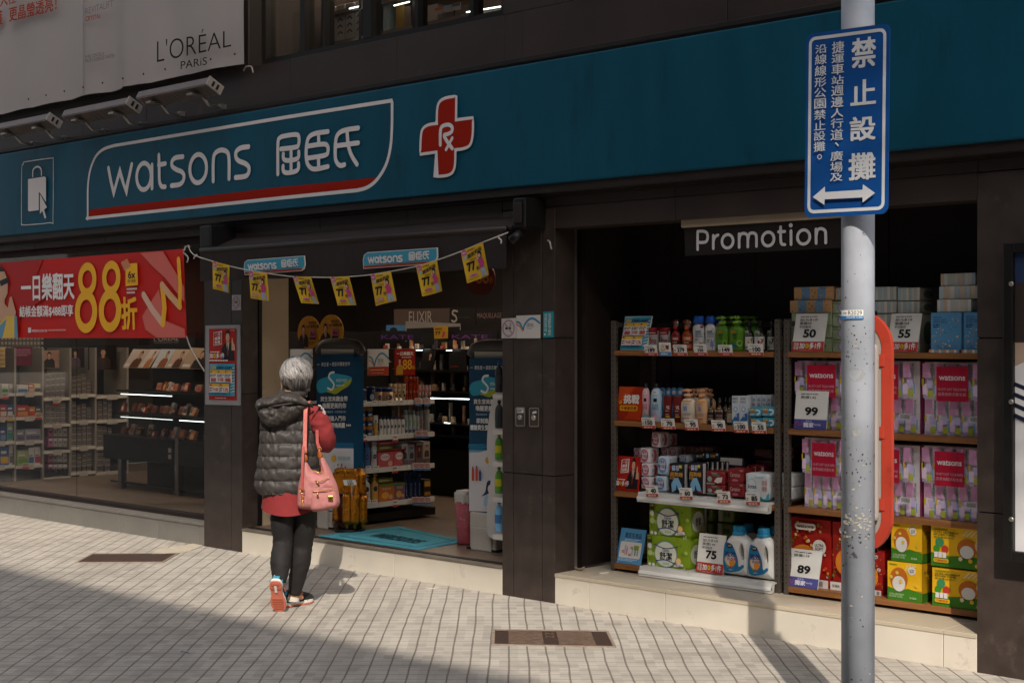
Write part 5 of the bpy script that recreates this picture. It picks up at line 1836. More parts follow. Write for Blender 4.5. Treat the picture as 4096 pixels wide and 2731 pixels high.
fls = lp(('r', .06, .08, .94, .92, '#2a86a0'), ('r', .1, .66, .5, .82, '#c9a23a'), ('r', .1, .42, .5, .6, '#b5602a'), ('s', [(.62, .7), (.85, .66), (.88, .4), (.7, .25)], .012, '#b5d0d6'), ('l', .1, .15, .6, .35, '#b5d0d6', 2))
for k, (a, c, y, yb, d) in enumerate(((1612, 1736, 1116, 1218, 'top left'), (1742, 1880, 1112, 1216, 'top right'), (1620, 1738, 1226, 1322, 'bottom left'), (1744, 1882, 1222, 1330, 'bottom right'))):
 pack('turquoise floss pack in clear plastic, %s of the block of four' % d, G7, a, c, y, z2, .35, .07, '#4a9fb0', fls, None, .012, 2, name='floss_pack', group='floss packs', ybot=yb)
# third shelf
sof = lambda c, c2: lp(('d', .48, .5, .4, c, .42), ('d', .48, .52, .3, '#d0c6c8', .3), ('t', '蘇菲', .3, .62, .66, .78, c2, .02), ('t', '彈力貼身', .12, .36, .86, .56, c2, .025), ('l', .3, .2, .7, .28, c2, 1))
sofs = lp(('p', [(.35, .1), (.6, .15), (.75, .5), (.6, .85), (.35, .9), (.5, .5)], '#b54a5a'), ('t', '蘇菲', .2, .4, .5, .6, '#3a4a8a'))
zb = z3 + .02
cubes = [(505, 582, 60, 195, .40, 'topmost of the stack'), (345, 402, 205, 283, .46, 'left of the second layer'), (402, 488, 200, 335, .37, 'front of the second layer'), (413, 494, 338, 456, .36, 'middle of the front column'), (413, 494, 460, 566, .355, 'bottom of the front column'), (585, 655, 75, 185, .50, 'back of the top layer')]
for a, c, y, yb, Y, d in cubes:
 pack('pink and white napkin cube, %s' % d, G8, a, c, y, 0, Y, .10, '#cfc6c6', sof('#b5526a', '#7d2a52'), sofs, puff=.12, name='napkin_pack', ybot=yb, group='pink napkin cubes')
for k in range(3):
 pack('pink and white napkin cube under the back of the stack, %s' % ('upper left', 'upper right', 'lower')[k], G8, (585, 665, 600)[k], (655, 735, 680)[k], (195, 190, 300)[k], 0, .50, .10, '#c5bcbc', sof('#b5526a', '#7d2a52'), sofs, puff=.12, name='napkin_pack', ybot=(290, 285, 400)[k], group='pink napkin cubes at the back')
bl = [(560, 655, 275, 442, .365, 'upper'), (542, 632, 452, 590, .352, 'lower')]
for a, c, y, yb, Y, d in bl:
 pack('pale blue napkin pack, %s of the pair by the black packs' % d, G8, a, c, y, 0, Y, .10, '#b9c5cf', sof('#6f95ba', '#2a4a8a'), lp(('r', .2, .1, .8, .9, '#c5cdd3'), ('t', '蘇菲', .3, .4, .7, .6, '#2a4a8a')), puff=.12, name='napkin_pack', ybot=yb, group='blue napkin packs')
pack('pale blue napkin pack lying behind the black packs', G8, 748, 830, 262, 0, .46, .12, '#b9c5cf', sof('#6f95ba', '#2a4a8a'), None, puff=.12, name='napkin_pack', ybot=330)
nig = lp(('p', [(.2, .02), (.15, .3), (.35, .5), (.6, .52), (.8, .3), (.95, .04), (.6, .12), (.5, .3), (.45, .1)], '#7fb0cf'), ('t', '超熟睡', .08, .55, .9, .7, '#c08a3a', .03), ('t', '蘇菲', .2, .74, .66, .92, '#b5c9dc', .02), ('t', '415', .06, .44, .38, .54, '#c9a25a', .02), ('d', .12, .84, .09, '#a0392a'), ('r', .66, .84, .84, .94, '#c9b03a'), ('r', .7, .04, .92, .1, '#a82a3a'))
for a, c, y, yb, Y, d in ((664, 802, 335, 602, .348, 'left'), (836, 966, 330, 608, .345, 'right')):
 pack('tall black night napkin pack with blue wings, %s of the front pair' % d, G8, a, c, y, 0, Y, .055, '#14161f', nig, lp(('r', .0, .02, .5, .98, '#c5c3c0'),), puff=.08, name='napkin_pack', ybot=yb, group='black night packs')
for k in range(5):
 pack('black night napkin pack standing in the back row, %s from the left' % ('first', 'second', 'third', 'fourth', 'fifth')[k], G8, 985 + k * 44, 1020 + k * 44, 322, zb, .45, .06, '#14161f', lp(('r', .55, .05, .98, .98, '#b5b3b0'), ('t', '超', .1, .6, .5, .8, '#c08a3a')), None, puff=.08, name='napkin_pack', group='black night packs in the back row')
for k, (a, c) in enumerate(((905, 982), (984, 1110))):
 pack('small black napkin pack lying on top of the row, %s one' % ('left', 'right')[k], G8, a, c, 240 - k * 5, 0, .46, .1, '#14161f', lp(('d', .2, .5, .12, '#7fb0cf'), ('t', '超熟睡', .42, .35, .75, .7, '#c08a3a', .02), ('r', .8, .6, .95, .85, '#b5b3b0')), None, puff=.08, name='napkin_pack', ybot=310, group='small black packs')
pack('black napkin packs tilted under film behind the red packs'.replace('packs', 'pack'), G8, 1115, 1330, 275, zb + .07, .46, .14, '#14161f', lp(('r', .05, .7, .95, .95, '#b5b3b0'),), None, puff=.1, name='napkin_pack')
car = lp(('t', 'Carnation', .2, .42, .8, .72, '#cfb5ae', 0), ('d', .5, .18, .2, '#b5647a', .1), ('t', '16', .8, .8, .95, .94, '#cfb5ae', .01), ('r', .02, .03, .98, .12, '#7d2a2e'))
car2 = lp(('p', [(.45, .25), (.6, .55), (.9, .6), (.85, .25), (.65, .15)], '#cfc3bd'), ('d', .22, .42, .12, '#8aa09a', .2), ('r', .35, .66, .75, .78, '#3a7a5a'), ('t', 'Carnation', .3, .8, .62, .94, '#cfb5ae', 0), ('r', .05, .06, .5, .14, '#7fb09a'))
for a, c, y, yb, Y, fn, d in ((993, 1160, 405, 530, .36, car2, 'upper left'), (995, 1160, 527, 618, .35, car2, 'lower left'), (1184, 1330, 382, 512, .36, car, 'upper right'), (1184, 1330, 512, 636, .35, car, 'lower right')):
 pack('red napkin pack in clear film, %s of the front stacks' % d, G8, a, c, y, 0, Y, .13, '#7d1c1e', fn, lp(('r', .1, .1, .9, .9, '#8a2a2c'),), puff=.1, name='napkin_pack', ybot=yb, group='red napkin packs')
for k in range(4):
 pack('red napkin pack in the row behind the front stacks, %s from the left' % ('first', 'second', 'third', 'fourth')[k], G8, 1250 + k * 68, 1312 + k * 68, 352, zb + .06, .50, .1, '#7d1c1e', lp(('r', .6, .1, .95, .9, '#b5a5a0'),), None, puff=.1, name='napkin_pack', group='red napkin packs in the back row')
kot = lp(('d', .28, .5, .2, '#9fc5cc', .3), ('d', .28, .5, .17, '#cfd3d3', .26), ('t', 'kotex', .14, .42, .48, .58, '#2a2a30', .02), ('t', '超值', .7, .56, .92, .74, '#b5453a', .01), ('t', '獨家', .7, .34, .92, .52, '#b5453a', .01), ('p', [(.3, .02), (.55, .14), (.8, .1), (1, .3), (1, .02)], '#3a9fb0'), ('l', .4, .8, .9, .9, '#9fc5cc', 1), ('d', .8, .16, .1, '#cfd3d3'))
pack('white and pale blue napkin pack with black kotex lettering', G8, 1344, 1562, 422, zb, .348, .16, '#cdd0d0', kot, lp(('p', [(.02, .05), (.5, .02), (.98, .3), (.98, .05)], '#3a9fb0'), ('l', .2, .5, .8, .7, '#b5453a', 2)), puff=.12, name='napkin_pack', ybot=660)
for k in range(2):
 pack('white napkin pack half hidden behind the rack post, %s one' % ('lower', 'upper')[k], G8, 1640, 1770, 545 - k * 120, 0, .40, .14, '#cdd0d0', lp(('t', '超值', .6, .4, .9, .7, '#b5453a'),), None, puff=.12, name='napkin_pack', ybot=660 - k * 118, group='white packs behind the post')
for k, (a, c, y, yb) in enumerate(((1412, 1590, 200, 300), (1420, 1588, 302, 390), (1604, 1778, 196, 310), (1610, 1770, 315, 420))):
 pack('dark brown film wrapped pack at the back of the third shelf, %s' % ('top left', 'lower left', 'top right', 'lower right')[k], G8, a, c, y, 0, .56, .12, '#3a1512', lp(('l', .1, .3, .9, .6, '#6a3a34', 2),), None, puff=.12, name='napkin_pack', ybot=yb, group='brown packs at the back', rough=.25)
for k in range(7):
 pack('beige pack at the very back of the third shelf, %s from the left' % ('first', 'second', 'third', 'fourth', 'fifth', 'sixth', 'last')[k], G8, 757 + k * 44, 797 + k * 44, 185 + k * 2, 0, .60, .1, '#7d6455', None, None, puff=.1, name='napkin_pack', ybot=262 + k * 2, group='beige packs at the back')
# bottom shelf
def klx(b, f):
 b.rect(f, .0, .0, 1, 1, K('#7f9a22'))
 rn = random.Random(4)
 for k in range(26):
  x, y = rn.random(), rn.random()
  s = rn.uniform(.02, .06)
  b.disc(f, min(.95, max(.05, x)), min(.93, max(.07, y)), s, K(rn.choice(['#93ab3a', '#a9bd5c', '#6f8a1a', '#bccb80'])), seg=10)
 b.disc(f, .47, .47, .27, K('#6f8fa0'), .4)
 b.disc(f, .47, .47, .255, K('#cfd2c0'), .375)
 b.txt(f, 'Kleenex', .39, .54, .56, .64, K('#22306a'), .01, shear=.01)
 b.txt(f, '舒潔', .33, .3, .62, .53, K('#1c2230'), .03)
 b.txt(f, '極柔舒適', .41, .15, .56, .22, K('#7f9a22'), .01)
 b.stroke(f, [(.2, .74), (.47, .64), (.76, .74)], .006, K('#2a3a7a'))
 b.stroke(f, [(.24, .24), (.47, .3), (.72, .2)], .006, K('#2a3a7a'))
 b.disc(f, .78, .3, .075, K('#c98a3a'))
 b.disc(f, .78, .3, .055, K('#d9c48a'))
 b.pol(f, [(.66, .12), (.9, .16), (.88, .24), (.7, .2)], WHT)
 b.txt(f, '蠶絲蛋白', .71, .145, .86, .2, K('#22306a'), .01)
 b.rect(f, .04, .78, .15, .96, K('#33301c'))
 b.txt(f, 'STEP1', .05, .88, .14, .94, K('#c9b05a'), .01)
 b.disc(f, .1, .68, .05, WHT)
 b.txt(f, '8入', .86, .03, .95, .1, WHT, .02)
 b.disc(f, .1, .13, .035, WHT)
 b.disc(f, .19, .12, .035, WHT)
kls = lp(('d', .45, .5, .38, '#cfd2c0', .3), ('t', '舒潔', .3, .4, .62, .62, '#1c2230', .02), ('d', .75, .3, .14, '#d9c48a', .1), ('r', .86, .02, 1, .98, '#b5b8b0'))
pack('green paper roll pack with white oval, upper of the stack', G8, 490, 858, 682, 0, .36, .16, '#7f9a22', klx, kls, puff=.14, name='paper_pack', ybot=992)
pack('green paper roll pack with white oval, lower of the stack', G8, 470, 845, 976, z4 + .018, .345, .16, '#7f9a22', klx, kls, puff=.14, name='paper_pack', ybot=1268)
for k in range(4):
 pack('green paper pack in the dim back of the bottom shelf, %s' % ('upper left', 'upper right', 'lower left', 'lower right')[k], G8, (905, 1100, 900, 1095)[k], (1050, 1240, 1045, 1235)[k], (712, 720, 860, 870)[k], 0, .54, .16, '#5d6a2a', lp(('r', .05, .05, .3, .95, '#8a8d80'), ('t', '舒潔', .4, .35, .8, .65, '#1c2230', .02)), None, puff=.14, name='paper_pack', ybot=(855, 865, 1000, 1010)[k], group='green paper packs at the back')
def jug(lab, x0, x1, ytop, Y, prints=True, group=None):
 reg = G8
 cx = r8((x0 + x1) / 2)
 yc = Y + .045
 c = P(cx, 1500, yc)
 Z = (c - CAM).dot(FW)
 rx = (x1 - x0) / 2.24 * Z / FPX / 2 / .83
 ry = rx * .55
 z0 = z4 + .018
 top = P(cx, r8y(ytop), yc).z
 H = top - z0
 t = thing('detergent_jug', lab, 'bottle', (c.x, yc, z0), group)
 m = mat('jug_white', '#d3d1cc', .35, coat=.2)
 # outline with a handle hole, inflated to a rounded jug
 out = [(-.95, .0), (.9, .0), (1, .04), (1, .45), (.98, .6), (.85, .74), (.55, .82), (.2, .85), (-.2, .85), (-.5, .8), (-.8, .66), (-.98, .46), (-1, .05)]
 hole = [(.36, .42), (.62, .34), (.74, .42), (.72, .56), (.55, .68), (.38, .62)]
 o2 = smooth(out, True, 4)
 h2 = smooth(hole, True, 4)
 b = MB()
 from mathutils.geometry import tessellate_polygon
 for sgn in (-1, 1):
  lay = []
  for k, (ins, dep) in enumerate(((0, .0), (.06, .55), (.16, .85), (.3, 1.0))):
   ring = []
   for p in o2:
    q = V((p.x, (p.y - .42) / .42))
    q *= (1 - ins)
    ring.append(V((c.x + q.x * rx, yc + sgn * dep * ry, z0 + (q.y * .42 + .42) * H)))
   lay.append(ring)
  n = len(o2)
  vs = [p for r_ in lay for p in r_]
  fs = []
  for i in range(3):
   for k in range(n):
    q = (i * n + k, i * n + (k + 1) % n, (i + 1) * n + (k + 1) % n, (i + 1) * n + k)
    fs.append(q if sgn < 0 else q[::-1])
  b.add(vs, fs, m, True)
  hr = [V((c.x + p.x * rx, yc + sgn * ry, z0 + p.y * H)) for p in h2]
  tri = tessellate_polygon([lay[3], hr])
  al = lay[3] + hr
  b.add(al, [t_ if (al[t_[1]] - al[t_[0]]).cross(al[t_[2]] - al[t_[0]]).y * sgn > 0 else t_[::-1] for t_ in tri], m, False)
 a_ = [V((c.x + p.x * rx, yc - ry, z0 + p.y * H)) for p in h2]
 e_ = [V((c.x + p.x * rx, yc + ry, z0 + p.y * H)) for p in h2]
 n = len(h2)
 b.add(a_ + e_, [(k, n + k, n + (k + 1) % n, (k + 1) % n) for k in range(n)], m, True)
 if prints:
  f = Fr((c.x - rx, yc - ry - .0005, z0), (c.x + rx, yc - ry - .0005, z0), (c.x + rx, yc - ry - .0005, z0 + H), (c.x - rx, yc - ry - .0005, z0 + H))
  b.pol(f, [tuple(q) for q in smooth([(.13, .1), (.6, .1), (.84, .2), (.8, .25), (.66, .2), (.63, .33), (.58, .44), (.45, .6), (.3, .66), (.15, .62)], True, 4)], K('#1f6f9a'))
  b.disc(f, .36, .32, .2, K('#c99a3a'), .14)
  b.disc(f, .36, .32, .17, K('#d0c8b8'), .12)
  b.disc(f, .42, .26, .1, K('#d98a2a'), .07)
  b.txt(f, '強效', .17, .38, .55, .49, K('#173a7a'), .03)
  b.txt(f, '洗衣精', .24, .31, .6, .37, K('#8a3a6a'), .02)
  b.disc(f, .34, .6, .12, K('#2a2c22'), .045)
  b.txt(f, '白鴿', .28, .59, .4, .62, WHT, .0)
  for k, cc in enumerate(('#5a9a3a', '#c9452a', '#3a7ab5')):
   b.disc(f, .28 + k * .1, .18, .035, K(cc))
  b.txt(f, '2000ml', .32, .115, .46, .14, WHT, 0)
 b.build('body', t)
 b = MB()
 mc_ = mat('jug_cap', '#2a86b0', .4)
 zc = z0 + H * .84
 cr_ = rx * .4
 b.lathe([(cr_ * 1.1, zc - .006), (cr_ * 1.12, zc + H * .04), (cr_ * .95, zc + H * .045), (cr_ * .9, zc + H * .155), (cr_ * .82, zc + H * .16)], mc_, 22, loc=(c.x, yc, 0))
 for k in range(16):
  a = 2 * pi * k / 16
  b.tube([(c.x + cr_ * .94 * cos(a), yc + cr_ * .94 * sin(a), zc + H * .05), (c.x + cr_ * .9 * cos(a), yc + cr_ * .9 * sin(a), zc + H * .15)], .002, mc_, 5)
 b.build('cap', t)
jug('white detergent jug with turquoise cap, left of the front pair', 1172, 1420, 898, .335)
jug('white detergent jug with turquoise cap, right of the front pair', 1396, 1630, 920, .325)
for k, (a, c, y) in enumerate(((1280, 1470, 880), (1440, 1560, 900), (1530, 1690, 905))):
 jug('white detergent jug in the back row, %s' % ('left one', 'middle one', 'right one by the post')[k], a, c, y, .47, False, 'detergent jugs in the back row')
# crumpled clear bags behind the blue card
b = MB()
soft(b, pxx(r8(262), .47), pxx(r8(470), .47), .46, .6, z4, P(r8(300), r8y(905), .47).z, glass_mat('film2', '#b5b3ae', .1, .15), .5, 5)
tag(b.build('film_bag'), 'crumpled clear plastic bag behind the light blue card', 'plastic bag')
# ------------------------------------------------------------------ right rack
def tis_box(c1, c2):
 def fn(b, f):
  for k in range(5):
   b.rect(f, k / 5 + .004, .02, (k + 1) / 5 - .004, .98, K(c1 if k % 2 == 0 else c2))
  rn = random.Random(3)
  for k in range(22):
   x, y = rn.random(), rn.random()
   b.disc(f, min(.97, max(.03, x)), min(.88, max(.12, y)), .016, K(rn.choice(['#d9b48a', '#c9853f', '#cfcbc2', '#5a7a4a', '#d9c9a8'])), seg=8)
 return fn
ob = tis_box('#e0b080', '#7fa8cf')
for a, c, y, yb, Y, d in ((248, 560, 292, 394, .455, 'topmost'), (216, 543, 396, 492, .44, 'second from the top')):
 pack('orange and blue flowered tissue box, %s of the left stack' % d, G9, a, c, y, 0, Y, .2, '#d8ae84', ob, lp(('l', .1, .2, .9, .8, '#8a7a5a', 3),), .004, 1, name='tissue_box', cat='box', ybot=yb)
pack('blue edged tissue box beside the topmost orange one', G9, 575, 640, 296, 0, .46, .2, '#7f9ab5', ob, None, .004, 1, name='tissue_box', cat='box', ybot=394)
gb = lp(('d', .5, .5, .38, '#b56a7a', .4), ('d', .5, .5, .34, '#b5c0a0', .35), ('l', .2, .4, .8, .6, '#7a9a6a', 2))
for k in range(3):
 pack('pale green tissue box in the left stack, %s' % ('under the orange boxes', 'second one up from the shelf', 'resting on the shelf')[k], G9, (226, 218, 204)[k], 543, (493, 594, 692)[k], 0, .44, .2, '#a5b58f', gb, gb, .004, 1, name='tissue_box', cat='box', ybot=(592, 690, 798)[k], group='green tissue boxes on the left')
pg = lp(('d', .6, .5, .32, '#9a7ab0', .4), ('d', .6, .5, .26, '#b5b0c5', .34), ('t', 'watsons', .05, .75, .4, .9, '#5a7a5a', 0))
for k in range(4):
 y = 402 + k * 101
 pack('green tissue box with a violet roundel, %s of the column beside the grey pole' % ('topmost', 'second', 'third', 'lowest')[k], G9, 548, 690, y, 0, .44, .2, '#a5b58f', pg, None, .004, 1, name='tissue_box', cat='box', ybot=y + 98, group='violet roundel boxes')
strip = lambda cs: (lambda b, f: [b.rect(f, k / len(cs) + .004, .02, (k + 1) / len(cs) - .004, .98, K(c)) for k, c in enumerate(cs)])
s1 = ['#a5aaa5', '#c5bfb2', '#9ab0bc', '#b5b5ac', '#a0b0b8', '#c8c2b5', '#9aa5a5', '#bab5ac']
for k, (a, c, y, yb) in enumerate(((860, 1052, 290, 396), (860, 1052, 402, 496), (1062, 1235, 296, 398), (1062, 1235, 402, 497), (860, 1052, 500, 800), (1062, 1235, 500, 800))):
 pack('grey beige wrapped tissue bundle behind card 55, %s' % ('top left', 'second left', 'top right', 'second right', 'lower left', 'lower right')[k], G9, a, c, y, 0, .44, .18, '#8f877c', strip(s1[k % 3:] + s1[:k % 3]), lp(('d', .5, .5, .3, '#4a5a4a', .3),), .006, 2, name='tissue_bundle', ybot=yb, group='tissue bundles behind card 55')
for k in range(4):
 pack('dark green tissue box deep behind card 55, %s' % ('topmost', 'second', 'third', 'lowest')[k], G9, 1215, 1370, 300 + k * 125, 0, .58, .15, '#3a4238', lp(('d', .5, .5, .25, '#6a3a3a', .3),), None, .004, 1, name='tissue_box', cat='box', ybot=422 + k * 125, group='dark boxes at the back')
def pocket(b, f):
 b.rect(f, .0, .08, 1, 1, K('#5a95c0'))
 b.txt(f, 'watsons', .06, .86, .34, .92, K('#2f5f9a'), .01)
 b.txt(f, 'VELVETY SOFT', .08, .79, .5, .84, K('#1f2f6a'), .01)
 b.txt(f, 'POCKET TISSUES', .08, .74, .54, .78, K('#1f2f6a'), .01)
 tiny(b, f, .08, .62, .3, .72, K('#1f2f6a'), 2, 3)
 rn = random.Random(8)
 for k in range(44):
  x, y = rn.uniform(.03, .97), rn.uniform(.12, .62) if k < 34 else rn.uniform(.6, .9)
  if k >= 34:
   x = rn.uniform(.58, .97)
  b.disc(f, x, y, rn.uniform(.015, .034), K(rn.choice(['#cfcbc5', '#c98a4a', '#9aa5c0', '#d9b46a', '#4a7aa0'])), seg=7)
 strip(['#c98a5a', '#cfc9c0', '#7fa0b5'] * 4)(b, f.sub(0, 0, 1, .08))
pack('blue flowered pocket tissue pack, left of the pair at the far right', G9, 1322, 1560, 492, SHZ[0], .35, .16, '#5a95c0', pocket, None, puff=.08, name='tissue_pack')
pack('blue flowered pocket tissue pack, right of the pair at the far right', G9, 1578, 1830, 488, SHZ[0], .35, .16, '#5a95c0', pocket, None, puff=.08, name='tissue_pack')
s2 = ['#d5d0c9', '#b5c2cc', '#d3b89c', '#dcd8d2', '#bcc8c8', '#d3c5b2', '#c8d0d6', '#d8c5aa', '#c5c2bc', '#d8d8d4']
for k, (a, c, y, yb, Y) in enumerate(((1370, 1640, 388, 488, .37), (1385, 1800, 285, 386, .40), (1398, 1672, 186, 284, .42))):
 pack('clear wrapped block of small tissue packs, %s layer at the far right' % ('lowest', 'middle', 'top')[k], G9, a, c, y, 0, Y, .15, '#c8c5bf', strip(s2[k:] + s2[:k]), None, .012, 2, name='tissue_block', ybot=yb, group='clear wrapped tissue blocks')
def velvet(seed):
 def fn(b, f):
  rn = random.Random(seed)
  b.rect(f, 0, 0, 1, 1, K('#e4dee1'))
  n = 5
  for r_ in range(2):
   for k in range(n):
    x = k / n
    y = r_ * .5
    b.rect(f, x + .005, y + .28, x + .12, y + .48, K('#d895c0'))
    tiny(b, f, x + .03, y + .3, x + .11, y + .46, K('#cf9fc0'), 5, k)
    b.txt(f, 'watsons', x + .145, y + .22, x + .185, y + .48, K('#3a3a55'), 0, rot=1)
    b.rect(f, x + .075, y + .14, x + .165, y + .25, K('#c6b8de'))
    b.rect(f, x + .01, y + .05, x + .09, y + .2, K('#ead0e6'))
    b.rect(f, x + .09, y + .02, x + .17, y + .11, K('#b5b84a'))
    b.rect(f, x + .002, y + .18, x + .03, y + .27, K('#d0b02a'))
    b.rect(f, x + .18, y + .06, x + .2, y + .2, K('#7fb0cf'))
    b.rect(f, x + .02, y + .004, x + .08, y + .045, K('#b0a0cc'))
    b.rect(f, x + .1, y + .28, x + .14, y + .36, K('#d3a8c9'))
  b.rect(f, .26, .47, .74, .94, K('#b01536'))
  for k in range(3):
   b.rect(f, .32 + k * .15, .47, .33 + k * .15, .94, K('#a31231'))
  b.txt(f, 'watsons', .30, .755, .7, .825, K('#d9cdd0'), .02)
  b.txt(f, 'VELVETY SOFT TISSUE PAPER', .28, .615, .72, .65, K('#d0a0ac'), 0)
  b.txt(f, '超柔抽取式衛生紙', .285, .545, .715, .59, K('#d0a0ac'), .0)
  b.rect(f, .76, .19, .95, .28, K('#cfc9cb'))
  for k in range(12):
   b.rect(f, .78 + k * .013, .21, .785 + k * .013, .27, K('#3a3a3a'))
 return fn
vside = lambda b, f: (b.rect(f, 0, 0, 1, 1, K('#b5457a')), tiny(b, f, .2, .1, .8, .9, K('#7d2a52'), 9, 4), b.rect(f, 0, 0, 1, .12, K('#7fa5c9')))
for k, (a, c, y) in enumerate(((275, 742, 866), (752, 1236, 866), (1274, 1790, 876))):
 pack('pink checked tissue pack with crimson label on the second shelf, %s' % ('leftmost', 'middle behind the pole', 'rightmost')[k], G9, a, c, y, SHZ[1], .43, .25, '#ddd5d9', velvet(k), vside, .012, 2, name='tissue_pack')
for k, (a, c, y) in enumerate(((258, 560, 72), (612, 958, 108), (984, 1360, 122))):
 pack('pink checked tissue pack with crimson label on the third shelf, %s' % ('leftmost', 'middle behind the pole', 'rightmost')[k], G10, a, c, y, SHZ[2], .40, .25, '#ddd5d9', velvet(k + 5), vside, .012, 2, name='tissue_pack')
def redp(b, f):
 b.rect(f, 0, 0, 1, 1, K('#a3201a'))
 rn = random.Random(6)
 for k in range(60):
  x, y = rn.uniform(.04, .96), rn.uniform(.14, .97)
  b.disc(f, x, y, rn.uniform(.018, .04), K(rn.choice(['#d98a1f', '#c9452a', '#e0b45a', '#7d1612', '#d9cfc0', '#5a7a2a'])), seg=8)
 b.disc(f, .44, .42, .3, K('#cf7a24'), .2)
 b.pol(f, rrect(f, .24, .84, .72, .94, .02), K('#d9cdc5'))
 b.txt(f, 'watsons', .29, .865, .67, .915, K('#2a2024'), .02)
 b.disc(f, .8, .6, .15, K('#d9d2ca'))
 b.txt(f, 'ULTRA', .7, .61, .9, .65, BLK, .02)
 b.txt(f, 'SOFT', .71, .555, .89, .6, BLK, .02)
 b.rect(f, 0, 0, 1, .12, K('#cfc9c3'))
 b.txt(f, 'SHIBA', .06, .04, .26, .08, BLK, .02)
 for k in range(12):
  b.rect(f, .66 + k * .02, .02, .668 + k * .02, .1, K('#2a2a2a'))
for k, (a, c, y) in enumerate(((148, 415, 556), (428, 650, 585), (664, 738, 765))):
 pack('red patterned tissue pack on the bottom shelf, %s' % ('leftmost behind card 89', 'left of the pole', 'right of the pole')[k], G10, a, c, y, SHZ[3], .43, .2, '#a3201a', redp if k < 2 else (lambda b, f: (redp(b, f.sub(0, 0, 1, 1)))), lp(('r', .05, .4, .95, .6, '#c9452a'), ('t', 'watsons', .3, .6, .6, .95, '#d9cdc5', 0)), .012, 2, name='tissue_pack')
def kit(b, f, v):
 b.rect(f, 0, .3, 1, 1, K('#e6b31a'))
 b.pol(f, [(0, .0), (1, .0), (1, .26), (.6, .33), (.3, .27), (0, .34)], K('#3f7a1f'))
 for k in range(4):
  b.pol(f, [(.5 + k * .07, .8), (.53 + k * .07, .8), (.63 + k * .07, .96), (.6 + k * .07, .96)], K('#d9cfa8'))
 b.txt(f, 'watsons', .05, .9, .28, .95, K('#3f6a1f'), .01)
 if v:
  b.txt(f, 'ULTRA ABSORBENT', .05, .83, .46, .88, K('#2a4a1a'), .02)
  b.txt(f, 'KITCHEN TOWEL', .05, .77, .4, .82, K('#2a4a1a'), .02)
  b.txt(f, '廚房萬用紙巾', .05, .7, .38, .75, K('#2a4a1a'), .01)
  b.disc(f, .15, .6, .07, K('#3f8a5a'))
  b.disc(f, .1, .44, .055, K('#3f8a2a'))
  b.disc(f, .24, .44, .06, K('#b53a2a'))
  for k in range(3):
   b.rect(f, .06 + k * .07, .22, .12 + k * .07, .36, WHT)
  b.pol(f, rrect(f, .05, .1, .3, .2, .008), K('#d9b02a'))
  b.txt(f, '巧撕設計', .07, .12, .28, .18, K('#b5451a'), .02)
  for x, y, r_ in ((.6, .5, .16), (.86, .6, .13)):
   b.disc(f, x, y, r_, K('#b8651f' if x < .7 else '#d0b896'), r_ * 1.5)
   b.disc(f, x, y - r_ * .5, r_ * .7, WHT, r_)
  b.disc(f, .88, .2, .03, WHT)
  b.disc(f, .76, .1, .03, K('#d9b02a'))
  for k in range(3):
   b.disc(f, .5 + k * .16, .24 - .03 * (k % 2), .035, K(('#d9cfa8', '#d9b02a', '#c9ccc0')[k]), seg=8)
 else:
  b.disc(f, .34, .56, .26, K('#b8651f' if v == 0 else '#d0a878'), .3)
  b.disc(f, .34, .44, .19, WHT, .2)
  b.disc(f, .72, .8, .11, WHT)
  b.txt(f, 'ULTRA', .65, .8, .79, .84, BLK, .02)
  b.txt(f, 'SOFT', .66, .75, .78, .79, BLK, .02)
  b.txt(f, 'ULTRA ABSORBENT', .06, .14, .5, .19, K('#b5c9a0'), .01)
  b.txt(f, 'KITCHEN TOWEL', .06, .08, .46, .13, K('#b5c9a0'), .01)
  b.txt(f, 'SHIBA', .66, .08, .86, .13, K('#b5c9a0'), .01)
  for x, y in ((.12, .6), (.4, .5), (.86, .44), (.3, .72)):
   b.disc(f, x, y, .05, K('#d9b84a'))
 return b
ksd = lambda b, f: (b.rect(f, 0, .24, 1, 1, K('#b58a14')), b.rect(f, 0, 0, 1, .24, K('#35661c')), b.txt(f, '廚房萬用紙巾', .12, .72, .9, .8, K('#2a4a1a'), .01), tiny(b, f, .2, .3, .9, .66, K('#7d6a1a'), 8, 3))
pack('yellow and green kitchen towel pack, upper left of the four', G10, 785, 972, 586, 0, .352, .17, '#e6b31a', lambda b, f: kit(b, f, 0), ksd, puff=.1, name='towel_pack', ybot=820)
pack('yellow and green kitchen towel pack, lower left of the four', G10, 762, 970, 822, SHZ[3], .345, .17, '#e6b31a', lambda b, f: kit(b, f, 0), ksd, puff=.1, name='towel_pack')
pack('yellow and green kitchen towel pack, upper right of the four', G10, 1026, 1400, 608, 0, .352, .17, '#e6b31a', lambda b, f: kit(b, f, 1), None, puff=.1, name='towel_pack', ybot=850)
pack('yellow and green kitchen towel pack, lower right of the four', G10, 1034, 1410, 862, SHZ[3], .345, .17, '#e6b31a', lambda b, f: kit(b, f, 1), None, puff=.1, name='towel_pack')
